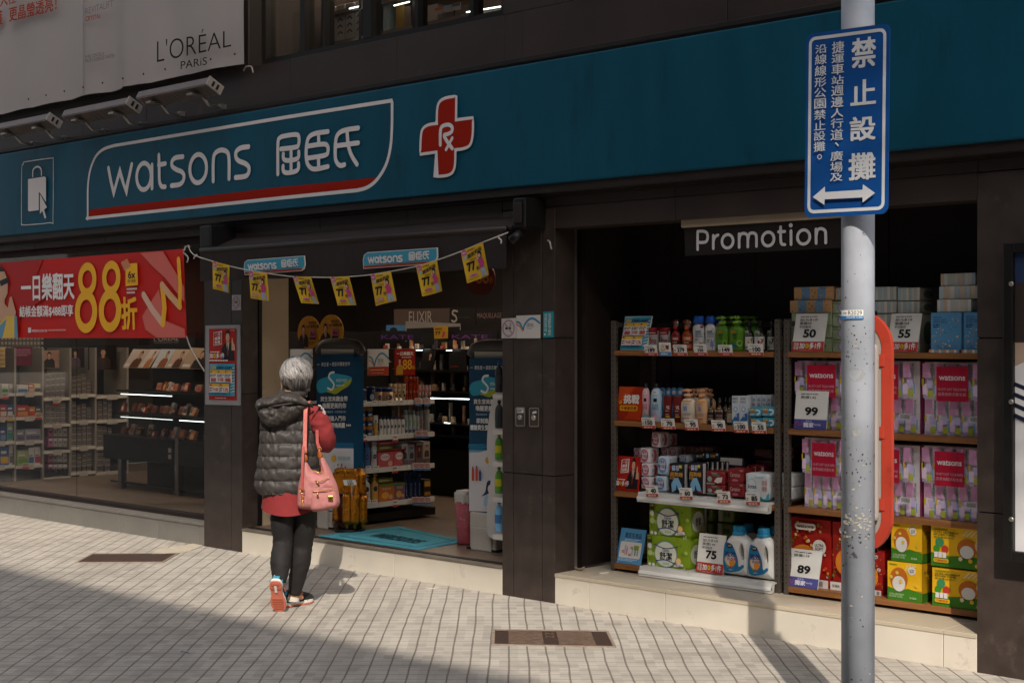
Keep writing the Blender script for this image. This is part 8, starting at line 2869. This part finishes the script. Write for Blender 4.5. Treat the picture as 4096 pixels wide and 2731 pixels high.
SHL, ELL, WRL = L3(1086, 1650, .02), L3(1078, 1768, .10), L3(1140, 1760, .28)
hr = arm(1, SHR, ELR, WRR, 0)
hl = arm(-1, SHL, ELL, WRL, 0)
KNL, ANL, BAL = L3(1132, 2168, .02), L3(1119, 2335, -.08), L3(1116, 2390, -.06)
KNR, ANR = L3(1211, 2172, .07), L3(1176, 2372, .10)
hpl = nd(L3(1132, 2030), .072, pel)
kl = nd(KNL, .048, hpl)
cl_ = nd(L3(1123, 2240, -.04), .05, kl)
al = nd(ANL, .033, cl_)
nd(BAL, .012, al)
hpr = nd(L3(1216, 2030, .02), .072, pel)
kr = nd(KNR, .048, hpr)
cr_ = nd(L3(1201, 2240, .07), .05, kr)
ar = nd(ANR, .033, cr_)
nd(ANR + V((.05, .05, -.04)), .012, ar)
me = bpy.data.meshes.new('body')
me.from_pydata([tuple(p) for p, r in nodes], edges, [])
me.materials.append(M_SKIN)
body = bpy.data.objects.new('body', me)
COL.objects.link(body)
body.parent = wm
sk = body.modifiers.new('skin', 'SKIN')
for i, (p, r) in enumerate(nodes):
 me.skin_vertices[0].data[i].radius = (r, r)
 me.skin_vertices[0].data[i].use_root = (i == 0)
sk.use_smooth_shade = True
sb = body.modifiers.new('sub', 'SUBSURF')
sb.levels = sb.render_levels = 2
# --- trousers
M_TRO = mat('trousers', '#211e1d', .75, var=.1, vs=60, bump=.15, bs=300)
b = LB()
limb(b, [L3(1136, 2010), L3(1130, 2085), KNL, L3(1123, 2235, -.045), L3(1121, 2285, -.07), L3(1119, 2330, -.085)], [.078, .072, .061, .062, .053, .041], M_TRO, 28, .006, 55, 3)
limb(b, [L3(1213, 2010, .01), L3(1220, 2085, .03), KNR, L3(1202, 2235, .07), L3(1191, 2300, .08), L3(1178, 2372, .095)], [.078, .070, .061, .064, .053, .039], M_TRO, 28, .006, 55, 8)
loft(b, [(L3(1165, 1960), .15, .10), (L3(1167, 2000), .152, .102), (L3(1172, 2040), .13, .09)], M_TRO, 32)
b.build('trousers', wm)
# --- jumper: hem below the vest and sleeves
def knit(name, col):
 if name in _M:
  return _M[name]
 m = mat(name, col, .85, var=.08, vs=40)
 n, l = m.node_tree.nodes, m.node_tree.links
 tc = n.new('ShaderNodeTexCoord')
 w_ = n.new('ShaderNodeTexWave')
 w_.bands_direction = 'Z'
 w_.inputs['Scale'].default_value = 75
 w_.inputs['Distortion'].default_value = 1.5
 w_.inputs['Detail'].default_value = 2
 l.new(tc.outputs['Object'], w_.inputs['Vector'])
 bp = n.new('ShaderNodeBump')
 bp.inputs['Strength'].default_value = .22
 bp.inputs['Distance'].default_value = .002
 l.new(w_.outputs['Fac'], bp.inputs['Height'])
 l.new(bp.outputs[0], n['Principled BSDF'].inputs['Normal'])
 return m
M_KNIT = knit('jumper_knit', '#7c2829')
b = LB()
seg, nr = 64, 16
vs, fs = [], []
for i in range(nr + 1):
 t = i / nr
 for k in range(seg):
  a = 2 * pi * k / seg
  rx, ry = .152 + .022 * t, .112 + .018 * t
  rx *= 1 + .02 * sin(5 * a + 1) * t
  zl = L3(1160, 1950).z
  back = max(0, -sin(a))
  zh = L3(1160, 2024).z - .046 * back ** 1.5
  c = L3(1158, 1990)
  vs.append(V((c.x + rx * cos(a), ry * sin(a) * (1 + .05 * sin(3 * a) * t), zl + (zh - zl) * t)))
for i in range(nr):
 for k in range(seg):
  fs.append(((i + 1) * seg + k, (i + 1) * seg + (k + 1) % seg, i * seg + (k + 1) % seg, i * seg + k))
b.add(vs, fs, M_KNIT, True)
b.add([V((v.x * .97, v.y * .95, v.z + .002)) for v in vs], [f[::-1] for f in fs], M_KNIT, True)
b.build('jumper', wm)
b = LB()
limb(b, [SHR + V((-.06, 0, -.012)), SHR + V((.006, .0, -.02)), L3(1283, 1700, .01), L3(1300, 1745, .02), ELR + V((-.004, .03, .002)), L3(1290, 1765, .14), WRR], [.044, .060, .063, .062, .062, .05, .038], M_KNIT, 28, .010, 42, 4)
b.build('sleeve', wm)
b = LB()
limb(b, [SHL + V((.04, 0, .02)), SHL, L3(1082, 1710, .05), ELL, L3(1100, 1768, .18), WRL], [.05, .06, .058, .056, .048, .038], M_KNIT, 28, .008, 42, 9)
b.build('sleeve', wm)
# --- quilted vest
M_VEST = mat('vest_nylon', '#37322f', .52, var=.1, vs=25, bump=.45, bs=38, stretch=(1, 1, .4), spec=.32)
prof = [(1978, 1052, 1258, .66), (1966, 1032, 1272, .68), (1940, 1022, 1280, .68), (1910, 1023, 1278, .66), (1860, 1031, 1274, .64), (1800, 1038, 1268, .63), (1750, 1042, 1258, .62), (1700, 1044, 1250, .6), (1660, 1046, 1246, .56), (1636, 1052, 1243, .52), (1618, 1068, 1234, .52), (1604, 1092, 1222, .55), (1592, 1116, 1210, .64), (1580, 1128, 1204, .8), (1566, 1131, 1203, .9)]
seams = [1678, 1720, 1770, 1821, 1870, 1917, 1969]
def pint(y):
 for i in range(len(prof) - 1):
  a, c = prof[i], prof[i + 1]
  if c[0] <= y <= a[0]:
   t = (a[0] - y) / (a[0] - c[0])
   t = t * t * (3 - 2 * t) if False else t
   return [a[j] + (c[j] - a[j]) * t for j in range(1, 4)]
 return prof[0][1:]
b = LB()
seg = 120
ys = [1980 - i * (1980 - 1566) / 190 for i in range(191)]
vs, fs = [], []
for y in ys:
 xl, xr, rt = pint(y)
 c = L3((xl + xr) / 2, y)
 rx = (xr - xl) / 2 * ZW / FPX
 ry = min(rx * rt, .118)
 d = min(abs(y - s) for s in seams)
 hi = [s for s in seams if s >= y]
 lo_ = [s for s in seams if s < y]
 puff = 0
 if hi and lo_:
  t = (y - max(lo_)) / (min(hi) - max(lo_))
  puff = .011 * (sin(pi * t) ** .55) - .006
 elif y < 1678:
  puff = .006 * min(1, (1678 - y) / 25) - .004 if y > 1600 else .002
 for k in range(seg):
  a = 2 * pi * k / seg
  ca, sa = cos(a), sin(a)
  e = 2 / 2.5
  p = V((rx * math.copysign(abs(ca) ** e, ca), ry * math.copysign(abs(sa) ** e, sa), 0))
  nn = V((ca * ry, sa * rx, 0)).normalized()
  q = c + p
  near_ = math.exp(-d / 9)
  vseam = math.exp(-((a - 1.5 * pi - .38) / .02) ** 2)
  wv = noise.noise(V((a * 9.0, q.z * 26 + a * 2.5, 2))) * .0105 * (.4 + near_) + noise.noise(V((a * 20 + q.z * 22, q.z * 20, 7))) * .0065 * (.3 + near_)
  q += nn * (puff + wv - .006 * vseam)
  vs.append(q)
n = len(ys)
for i in range(n - 1):
 for k in range(seg):
  fs.append((i * seg + k, i * seg + (k + 1) % seg, (i + 1) * seg + (k + 1) % seg, (i + 1) * seg + k))
fs.append(list(reversed(range(seg))))
b.add(vs, fs, M_VEST, True)
b.build('vest', wm)
# hood lying on the back
b = LB()
hp = [(1036, 1600), (1058, 1590), (1096, 1592), (1140, 1590), (1190, 1592), (1232, 1606), (1248, 1620), (1222, 1648), (1176, 1684), (1128, 1704), (1092, 1705), (1060, 1684), (1040, 1648), (1034, 1622)]
pillow(b, [(L3(x, y).x, L3(x, y).z) for x, y in hp], -.085, .085, .02, M_VEST, .055, .008, .021, 3, 4, 24)
hp = [(1038, 1606), (1052, 1590), (1100, 1583), (1120, 1574), (1150, 1566), (1190, 1570), (1222, 1588), (1246, 1612), (1238, 1620), (1180, 1616), (1110, 1624), (1050, 1634), (1036, 1628)]
pillow(b, [(L3(x, y).x, L3(x, y).z) for x, y in hp], -.095, .095, .03, M_VEST, .03, .008, .014, 9, 4, 26)
b.tube(smooth([L3(1036, 1630, -.13), L3(1080, 1626, -.165), L3(1123, 1620, -.178), L3(1179, 1612, -.17), L3(1228, 1614, -.14), L3(1250, 1626, -.09)], False, 6), .0075, mat('vest_piping', '#2b2625', .6), 8)
b.build('hood', wm)
b = LB()
cz = L3(1168, 1574)
ring = [V((cz.x + .062 * cos(2 * pi * k / 24), .01 + .066 * sin(2 * pi * k / 24), cz.z + .008 * sin(2 * pi * k / 24))) for k in range(25)]
b.tube(ring, .024, M_VEST, 10)
b.build('collar', wm)
# --- hair
HC = L3(1186, 1497, .02)
RX, RY, RZ = .092, .104, .099
M_H = [mat('hair_%d' % i, c, .45, var=.1, vs=60, spec=.6) for i, c in enumerate(('#a29d98', '#8d8883', '#b5b0ab', '#67615d', '#2a2523'))]
b = LB()
vs, fs = [], []
nu, nv = 30, 18
def hair_pt(th, ph, k=1.0):                    # th from the crown, ph around (0 = to the right, -pi/2 = back)
 st = sin(th)
 taper = 1 - .22 * max(0, (th - 1.7)) ** 1.2
 return V((HC.x + RX * k * st * cos(ph) * taper, HC.y + RY * k * st * sin(ph) * taper, HC.z + RZ * k * cos(th) * (1.06 if th > 1.57 else 1)))
def th_max(ph):
 f = sin(ph)                                # +1 = face
 return 2.28 if f < -.1 else (1.75 if f < .55 else 1.15)
for i in range(nv + 1):
 for k in range(nu):
  ph = 2 * pi * k / nu
  vs.append(hair_pt(max(.001, i / nv * th_max(ph)), ph, .985))
for i in range(nv):
 for k in range(nu):
  fs.append((i * nu + k, (i + 1) * nu + k, (i + 1) * nu + (k + 1) % nu, i * nu + (k + 1) % nu))
b.add(vs, fs, M_H[1], True)
rn = random.Random(77)
def strand(pts, m, wd):
 vs, fs = [], []
 N = len(pts) - 1
 for j, p in enumerate(pts):
  t = (pts[min(N, j + 1)] - pts[max(0, j - 1)]).normalized()
  o = (p - HC).normalized()
  sd = t.cross(o).normalized() * wd * (1 - .85 * (j / N) ** 2)
  vs += [p - sd, p + o * wd * .6, p + sd]
 for j in range(N):
  for q in range(2):
   fs.append((3 * j + q, 3 * j + 3 + q, 3 * j + 4 + q, 3 * j + 1 + q))
 b.add(vs, fs, m, True)
for s in range(2700):
 ph = rn.uniform(0, 2 * pi)
 nape = s % 3 == 0
 if nape:
  ph = rn.uniform(pi, 2 * pi)
  t0 = rn.uniform(1.65, 2.05)
  t1 = min(2.62, t0 + rn.uniform(.4, .85))
  k0, k1 = 1.0, 1.14 + rn.uniform(-.04, .08)
  sw = rn.uniform(-.12, .12)
 else:
  t0 = rn.uniform(.03, 1.0) ** .7 * 1.6
  t1 = min(th_max(ph) - (.4 if sin(ph) < -.1 else .12) + rn.uniform(-.22, .1), t0 + rn.uniform(.5, 1.15))
  if t1 - t0 < .15:
   continue
  k0 = 1.0 + rn.uniform(0, .05) + (.05 if rn.random() < .1 else 0)
  k1 = k0 + rn.uniform(-.05, .03)
  cl_n = noise.noise(V((cos(ph) * 2.2, sin(ph) * 2.2, t0 * 2)))
  sw = .5 + cl_n * 1.1 + rn.uniform(-.18, .18)
 pts = []
 for j in range(7):
  u = j / 6
  w2 = noise.noise(V((ph * 3, u * 2.5, t0 * 4))) * .05
  pts.append(hair_pt(t0 + (t1 - t0) * u, ph + sw * u * (1.0 if t0 < 1 else .5) + w2, k0 + (k1 - k0) * u + .02 * sin(pi * u)))
 r_ = rn.random()
 if nape:
  m = M_H[4] if r_ < .55 else M_H[3] if r_ < .85 else M_H[1]
 else:
  m = M_H[3] if r_ < .16 else M_H[4] if r_ < .2 else M_H[0] if r_ < .55 else M_H[2] if r_ < .74 else M_H[1]
 strand(pts, m, rn.uniform(.0009, .0021))
for s in range(26):                            # flyaway hairs at the crown
 ph = rn.uniform(0, 2 * pi)
 p = hair_pt(rn.uniform(.05, .5), ph, 1.02)
 d = V((rn.uniform(-.3, 1), rn.uniform(-.6, .6), rn.uniform(.2, 1))).normalized()
 b.tube(smooth([p, p + d * .012, p + d * .025 + V((.006, 0, -.004))], False, 3), .0006, M_H[3], 4)
b.build('hair', wm)
for x, sg in ((1130, -1), (1226, 1)):
 b = LB()
 c = L3(x, 1533, .035)
 vs, fs = [], []
 loft(b, [(c + V((0, 0, dz)), .006 + .004 * s_, .016 * s_ + .004) for dz, s_ in ((-.03, .2), (-.024, .6), (-.01, .85), (.008, 1), (.02, .9), (.028, .4))], M_SKIN, 14)
 b.build('ear', wm)
# face mask and its loops
b = LB()
M_MASK = K('#c5c8cc', 70)
hx = L3(1196, 1540, .03)
vs, fs = [], []
for i in range(7):
 for k in range(13):
  a = -.95 + 1.9 * k / 12
  z = hx.z + .03 - .07 * i / 6
  r = .088 + .006 * (i % 2)
  vs.append(V((hx.x + r * .8 * sin(a), hx.y + .012 + r * cos(a), z)))
fs = [(i * 13 + k, i * 13 + k + 1, (i + 1) * 13 + k + 1, (i + 1) * 13 + k) for i in range(6) for k in range(12)]
b.add(vs, [f[::-1] for f in fs], M_MASK, True)
for x, e in ((1226, 1), (1129, -1)):
 b.tube(smooth([L3(x - e * 2, 1518, .02), L3(x - e * 6, 1535, .015), L3(x - e * 8, 1565, .03), L3(x - e * 2, 1585, .05), L3(x + e * 3, 1582, .08)], False, 5), .0018, M_MASK, 6)
 b.tube(smooth([L3(x + e * 0, 1520, .03), L3(x + e * 4, 1545, .05), L3(x + e * 2, 1575, .07)], False, 5), .0016, M_MASK, 6)
b.build('face_mask', wm)
# phone held in front and watch on the right wrist
b = LB()
b.box(-.036, .036, -.004, .004, -.07, .07, K('#20242c', 25), bev=.003, seg=2, M=Matrix.Translation(L3(1212, 1742, .345)) @ Matrix.Rotation(-.5, 4, 'X'))
ph_ = b.build('smartphone', None)
ph_.matrix_world = MWW
tag(ph_, 'dark phone held in front of the grey haired woman', 'phone')
b = LB()
for k in range(14):
 a = 2 * pi * k / 14
 p = L3(1322, 1738, .08) + V((.004 * cos(a), .012 * cos(a), .016 * sin(a)))
 b.box(p.x - .005, p.x + .005, p.y - .005, p.y + .005, p.z - .005, p.z + .005, mat('watch_steel', '#a5a5a8', .25, metal=.9))
b.build('wristwatch', wm)
# lace trim on the sleeve shoulder
b = LB()
L_ = smooth([L3(1268, 1627, -.02), L3(1284, 1650, -.005), L3(1292, 1675, .0), L3(1301, 1692, .015)], False, 22)
rn = random.Random(3)
for p in L_:
 q = p + V((rn.uniform(-.006, .006), rn.uniform(-.006, .006), rn.uniform(-.005, .005)))
 b.lathe([(.001, -.004), (.004, -.002), (.0045, .001), (.001, .004)], K('#b5a9a2', 80), 7, M=Matrix.Translation(q + V((.016, -.02, .012))))
b.build('lace_trim', wm)
# --- shoes (built toe to +x, then turned)
def shoe(M, left):
 M_U = mat('shoe_upper', '#23201f', .7, var=.1, vs=60, bump=.2, bs=200)
 CR, TL_, BL_, WS = K('#c2705a', 55), K('#2f8397', 55), K('#4a93b8', 55), K('#cfcbc4', 60)
 st = [(-.112, .026, .0, .062), (-.10, .033, 0, .072), (-.07, .037, 0, .078), (-.03, .037, 0, .078), (.01, .040, 0, .066), (.05, .045, 0, .052), (.09, .042, 0, .040), (.115, .030, 0, .028), (.124, .015, 0, .018)]
 b = LB()
 rings = []
 for x, wd, z0, z1 in st:
  rings.append([M @ V((x, wd * cos(a) * (1 if sin(a) < .3 else .88), .022 + (z1 - .0) * max(0, sin(a)) ** .8)) for a in [pi * k / 14 for k in range(15)]])
 vs = [p for r in rings for p in r]
 fs = [(i * 15 + k, (i + 1) * 15 + k, (i + 1) * 15 + k + 1, i * 15 + k + 1) for i in range(len(st) - 1) for k in range(14)]
 fs = fs if not left else fs
 b.add(vs, fs, M_U, True)
 b.add(rings[0], [list(range(15))], M_U)
 b.add(rings[-1], [list(range(14, -1, -1))], M_U)
 up = b.build('shoe', wm)
 out = smooth([(-.118, 0), (-.112, .026), (-.08, .038), (-.02, .034), (.04, .046), (.09, .044), (.12, .02), (.127, 0), (.12, -.02), (.09, -.042), (.04, -.044), (-.02, -.034), (-.08, -.038), (-.112, -.026)], True, 4)
 b = LB()
 flip = 1
 for z0, z1, m, k in ((.0, .010, CR, .985), (.010, .027, WS, 1.0)):
  a = [M @ V((p.x * k, p.y * k, z0)) for p in out]
  c = [M @ V((p.x * k, p.y * k, z1)) for p in out]
  n = len(out)
  b.add(a + c, [(i, n + i, n + (i + 1) % n, (i + 1) % n) for i in range(n)] + [list(range(n)), list(range(2 * n - 1, n - 1, -1))], m)
 # tread
 for x, w_, h in ((-.09, .024, .012), (-.062, .03, .010), (.02, .032, .008), (.038, .034, .008), (.056, .034, .008), (.074, .032, .008), (.092, .028, .008)):
  b.box(x - h, x + h * .55, -w_, w_, -.004, .0, K('#b0604a', 60), M=M)
 b.box(-.085, -.035, -.007, .007, -.0062, -.0042, WS, M=M)
 b.build('sole', up)
 b = LB()
 b.box(-.1155, -.098, -.021, .021, .03, .055, TL_, bev=.004, M=M)
 b.box(-.1165, -.092, -.018, .018, .055, .066, K('#c97a68'), bev=.003, M=M)
 b.box(-.113, -.088, -.02, .02, .066, .094, BL_, bev=.005, M=M)
 b.box(-.10, -.04, -.0395, .0395, .027, .038, TL_, M=M)
 b.build('heel_patch', up)
 b = LB()
 pk = K('#c97a68')
 for sgn in (-1, 1):
  b.tube([M @ p for p in smooth([V((-.06, sgn * .038, .075)), V((-.02, sgn * .037, .06)), V((.015, sgn * .038, .075)), V((.0, sgn * .04, .045)), V((-.03, sgn * .039, .04)), V((-.015, sgn * .04, .06))], False, 4)], .0022, pk, 6)
 for k in range(5):
  x = .0 + k * .015
  b.tube([M @ V((x, -.024, .083 - k * .008)), M @ V((x + .006, 0, .093 - k * .009)), M @ V((x, .024, .083 - k * .008))], .0022, pk, 6)
 b.tube([M @ p for p in smooth([V((.0, 0, .092)), V((.02, .025, .105)), V((.035, .045, .095))], False, 4)], .002, pk, 6)
 b.build('lace', up)
# right foot flat on the ground, toe to the right and away
gx = G(1148, 2428) - W0
hl_ = V((gx.dot(AX), gx.dot(FW), 0))
gx = G(1229, 2413) - W0
tl_ = V((gx.dot(AX), gx.dot(FW), 0))
an = atan2(tl_.y - hl_.y, tl_.x - hl_.x)
MR = Matrix.Translation((hl_ + tl_) / 2 + V((-.005, .02, .004))) @ Matrix.Rotation(an, 4, 'Z')
shoe(MR, False)
# left foot on its toes, heel lifted towards the camera
gx = G(1118, 2445) - W0
tp = V((gx.dot(AX), gx.dot(FW), .0))
ML = Matrix.Translation(tp + V((.0, -.005, .008))) @ Matrix.Rotation(radians(90 - 4), 4, 'Z') @ Matrix.Rotation(radians(58), 4, 'Y') @ Matrix.Translation((-.112, 0, .0))
shoe(ML, True)
b = LB()
limb(b, [L3(1178, 2362, .095), L3(1174, 2385, .10), L3(1172, 2400, .10)], [.031, .033, .036], M_SKIN, 16)
b.build('ankle', wm)
b = LB()
limb(b, [L3(1174, 2384, .10), L3(1172, 2402, .10)], [.036, .040], K('#bdb3a6', 85), 16)
b.build('sock', wm)
# ------------------------------------------------------------------ the pink shoulder bag
bg_ = thing('shoulder_bag', 'pink nylon shoulder bag with gold zips hanging at the woman\'s right side', 'bag', mw=MWW)
M_BAG = mat('bag_nylon', '#a96d69', .66, var=.06, vs=30, bump=.12, bs=60)
M_BAG2 = mat('bag_strap', '#9a4642', .6, var=.08, vs=60, bump=.25, bs=400)
M_BAG3 = mat('bag_strap_light', '#bd6a62', .6, var=.08, vs=60, bump=.25, bs=400)
M_BR = mat('gold_zip', '#c0904a', .25, metal=.9)
M_LEA = mat('tan_leather', '#8a4a1a', .5, var=.15, vs=20)
cb = lambda x, y, d=0: L3(980 + x / 3.92, 1750 + y / 3.92, d)
YB_ = -.155
xz = lambda l: [(cb(x, y, YB_).x, cb(x, y, YB_).z) for x, y in l]
b = LB()
pillow(b, xz([(940, 372), (968, 380), (1005, 440), (1048, 505), (1110, 520), (1172, 552), (1190, 500), (1180, 420), (1176, 320), (1216, 300), (1262, 360), (1330, 480), (1392, 620), (1445, 740), (1470, 860), (1488, 1000), (1470, 1060), (1430, 1092), (1290, 1130), (1120, 1160), (1060, 1150), (1020, 1128), (940, 1118), (870, 1112), (822, 1072), (818, 1000), (826, 860), (836, 740), (862, 640), (890, 540), (918, 440)]), YB_, .06, .07, M_BAG, .075, .0095, .010, 4, 2, 15)
b.build('bag_body', bg_)
b = LB()
pillow(b, xz([(1062, 840), (1140, 828), (1300, 812), (1425, 786), (1452, 900), (1462, 1000), (1430, 1065), (1280, 1105), (1120, 1132), (1048, 1108), (1042, 1000)]), YB_ - .045, .022, .005, M_BAG, .03, .009, .005, 8, 2, 20)
pillow(b, xz([(1095, 680), (1180, 692), (1260, 650), (1325, 615), (1372, 690), (1395, 760), (1280, 795), (1130, 810), (1080, 800)]), YB_ - .045, .016, .005, M_BAG, .03, .009, .005, 11, 2, 20)
b.build('pocket', bg_)
b = LB()
D = YB_ - .07
b.tube(smooth([cb(1062, 842, D), cb(1180, 838, D), cb(1300, 825, D - .002), cb(1425, 788, D)], False, 6), .003, M_BR, 8)
b.tube(smooth([cb(1100, 672, D + .004), cb(1160, 690, D), cb(1230, 670, D), cb(1325, 615, D + .006)], False, 6), .003, M_BR, 8)
b.tube(smooth([cb(1072, 512, YB_ - .04), cb(1150, 540, YB_ - .045), cb(1190, 545, YB_ - .04), cb(1205, 440, YB_ - .03), cb(1225, 350, YB_ - .02)], False, 6), .003, M_BR, 8)
for x0, y0, x1, y1 in ((1138, 845, 1140, 925), (1112, 680, 1160, 725)):
 b.tube([cb(x0, y0, D - .006), cb((x0 + x1) / 2, (y0 + y1) / 2, D - .01), cb(x1, y1, D - .008)], [.004, .005, .0065], M_BR, 8)
b.build('zip', bg_)
b = LB()
c = cb(1342, 948, YB_ - .072)
b.box(c.x - .0145, c.x + .0145, c.y - .006, c.y + .004, c.z - .016, c.z + .016, M_BR, bev=.003, seg=2)
b.box(c.x - .008, c.x + .008, c.y - .008, c.y - .006, c.z - .01, c.z + .01, mat('gold_dark', '#7d5a22', .3, metal=.9), bev=.001)
b.build('plate', bg_)
for l in ([(940, 272), (962, 262), (985, 300), (986, 350), (962, 376), (938, 372)], [(1150, 200), (1170, 192), (1215, 250), (1220, 300), (1192, 328), (1150, 315), (1142, 250)]):
 b = LB()
 pillow(b, xz(l), YB_ - .012, .008, .008, M_LEA, .012, .006, .001, 3, 3, 30)
 b.build('leather_tab', bg_)
def strap(pts, wd, m, name='strap', th=.0022):
 P_ = smooth(pts, False, 6)
 b = LB()
 vs, fs = [], []
 for i, p in enumerate(P_):
  t = (P_[min(len(P_) - 1, i + 1)] - P_[max(0, i - 1)]).normalized()
  o = V((0, -1, .15))
  s_ = t.cross(o).normalized() * wd / 2
  o = s_.cross(t).normalized() * th
  if o.y > 0:
   o = -o
  vs += [p - s_ - o, p + s_ - o, p + s_ + o, p - s_ + o]
 for i in range(len(P_) - 1):
  for k in range(4):
   fs.append((4 * i + k, 4 * i + (k + 1) % 4, 4 * i + 4 + (k + 1) % 4, 4 * i + 4 + k))
 b.add(vs, fs, m)
 b.build(name, bg_)
c1 = lambda x, y, d: L3(980 + x / 3.92, 1400 + y / 3.92, d)
strap([c1(1000, 800, .02), c1(985, 835, -.06), c1(962, 870, -.105), c1(950, 960, -.135), c1(944, 1150, -.142), c1(940, 1400, -.15), cb(938, 130, -.155), cb(945, 230, -.16)], .0225, M_BAG3)
strap([c1(985, 815, .0), c1(975, 850, -.085), c1(965, 880, -.11), c1(945, 1150, -.139), c1(932, 1450, -.145), cb(915, 150, -.16), cb(905, 350, -.2), cb(898, 600, -.215), cb(893, 830, -.22)], .0155, M_BAG2)
strap([cb(893, 880, -.22), cb(900, 940, -.22), cb(908, 1000, -.215)], .0155, M_BAG2)
strap([cb(1168, 190, -.15), cb(1150, 120, -.12), cb(1135, 60, -.1), c1(1130, 1250, -.09)], .018, M_BAG2)
b = LB()
for q in ([(865, 808), (928, 808), (928, 868), (865, 868), (865, 808)],):
 b.tube([cb(x, y, -.224) for x, y in q], .003, M_BR, 6)
for cx, cy, r in ((940, 225, .009), (905, 930, .007), (1178, 175, .009)):
 c = cb(cx, cy, -.165 if cx != 905 else -.222)
 b.tube([c + V((r * cos(2 * pi * k / 12), 0, r * sin(2 * pi * k / 12))) for k in range(13)], .0024, M_BR, 6)
for k in range(6):
 c = cb(905 + 4 * (k % 2), 955 + k * 22, -.218)
 b.tube([c + V((.005 * cos(2 * pi * j / 8), .002 * (k % 2), .006 * sin(2 * pi * j / 8))) for j in range(9)], .0016, M_BR, 5)
b.build('buckle', bg_)
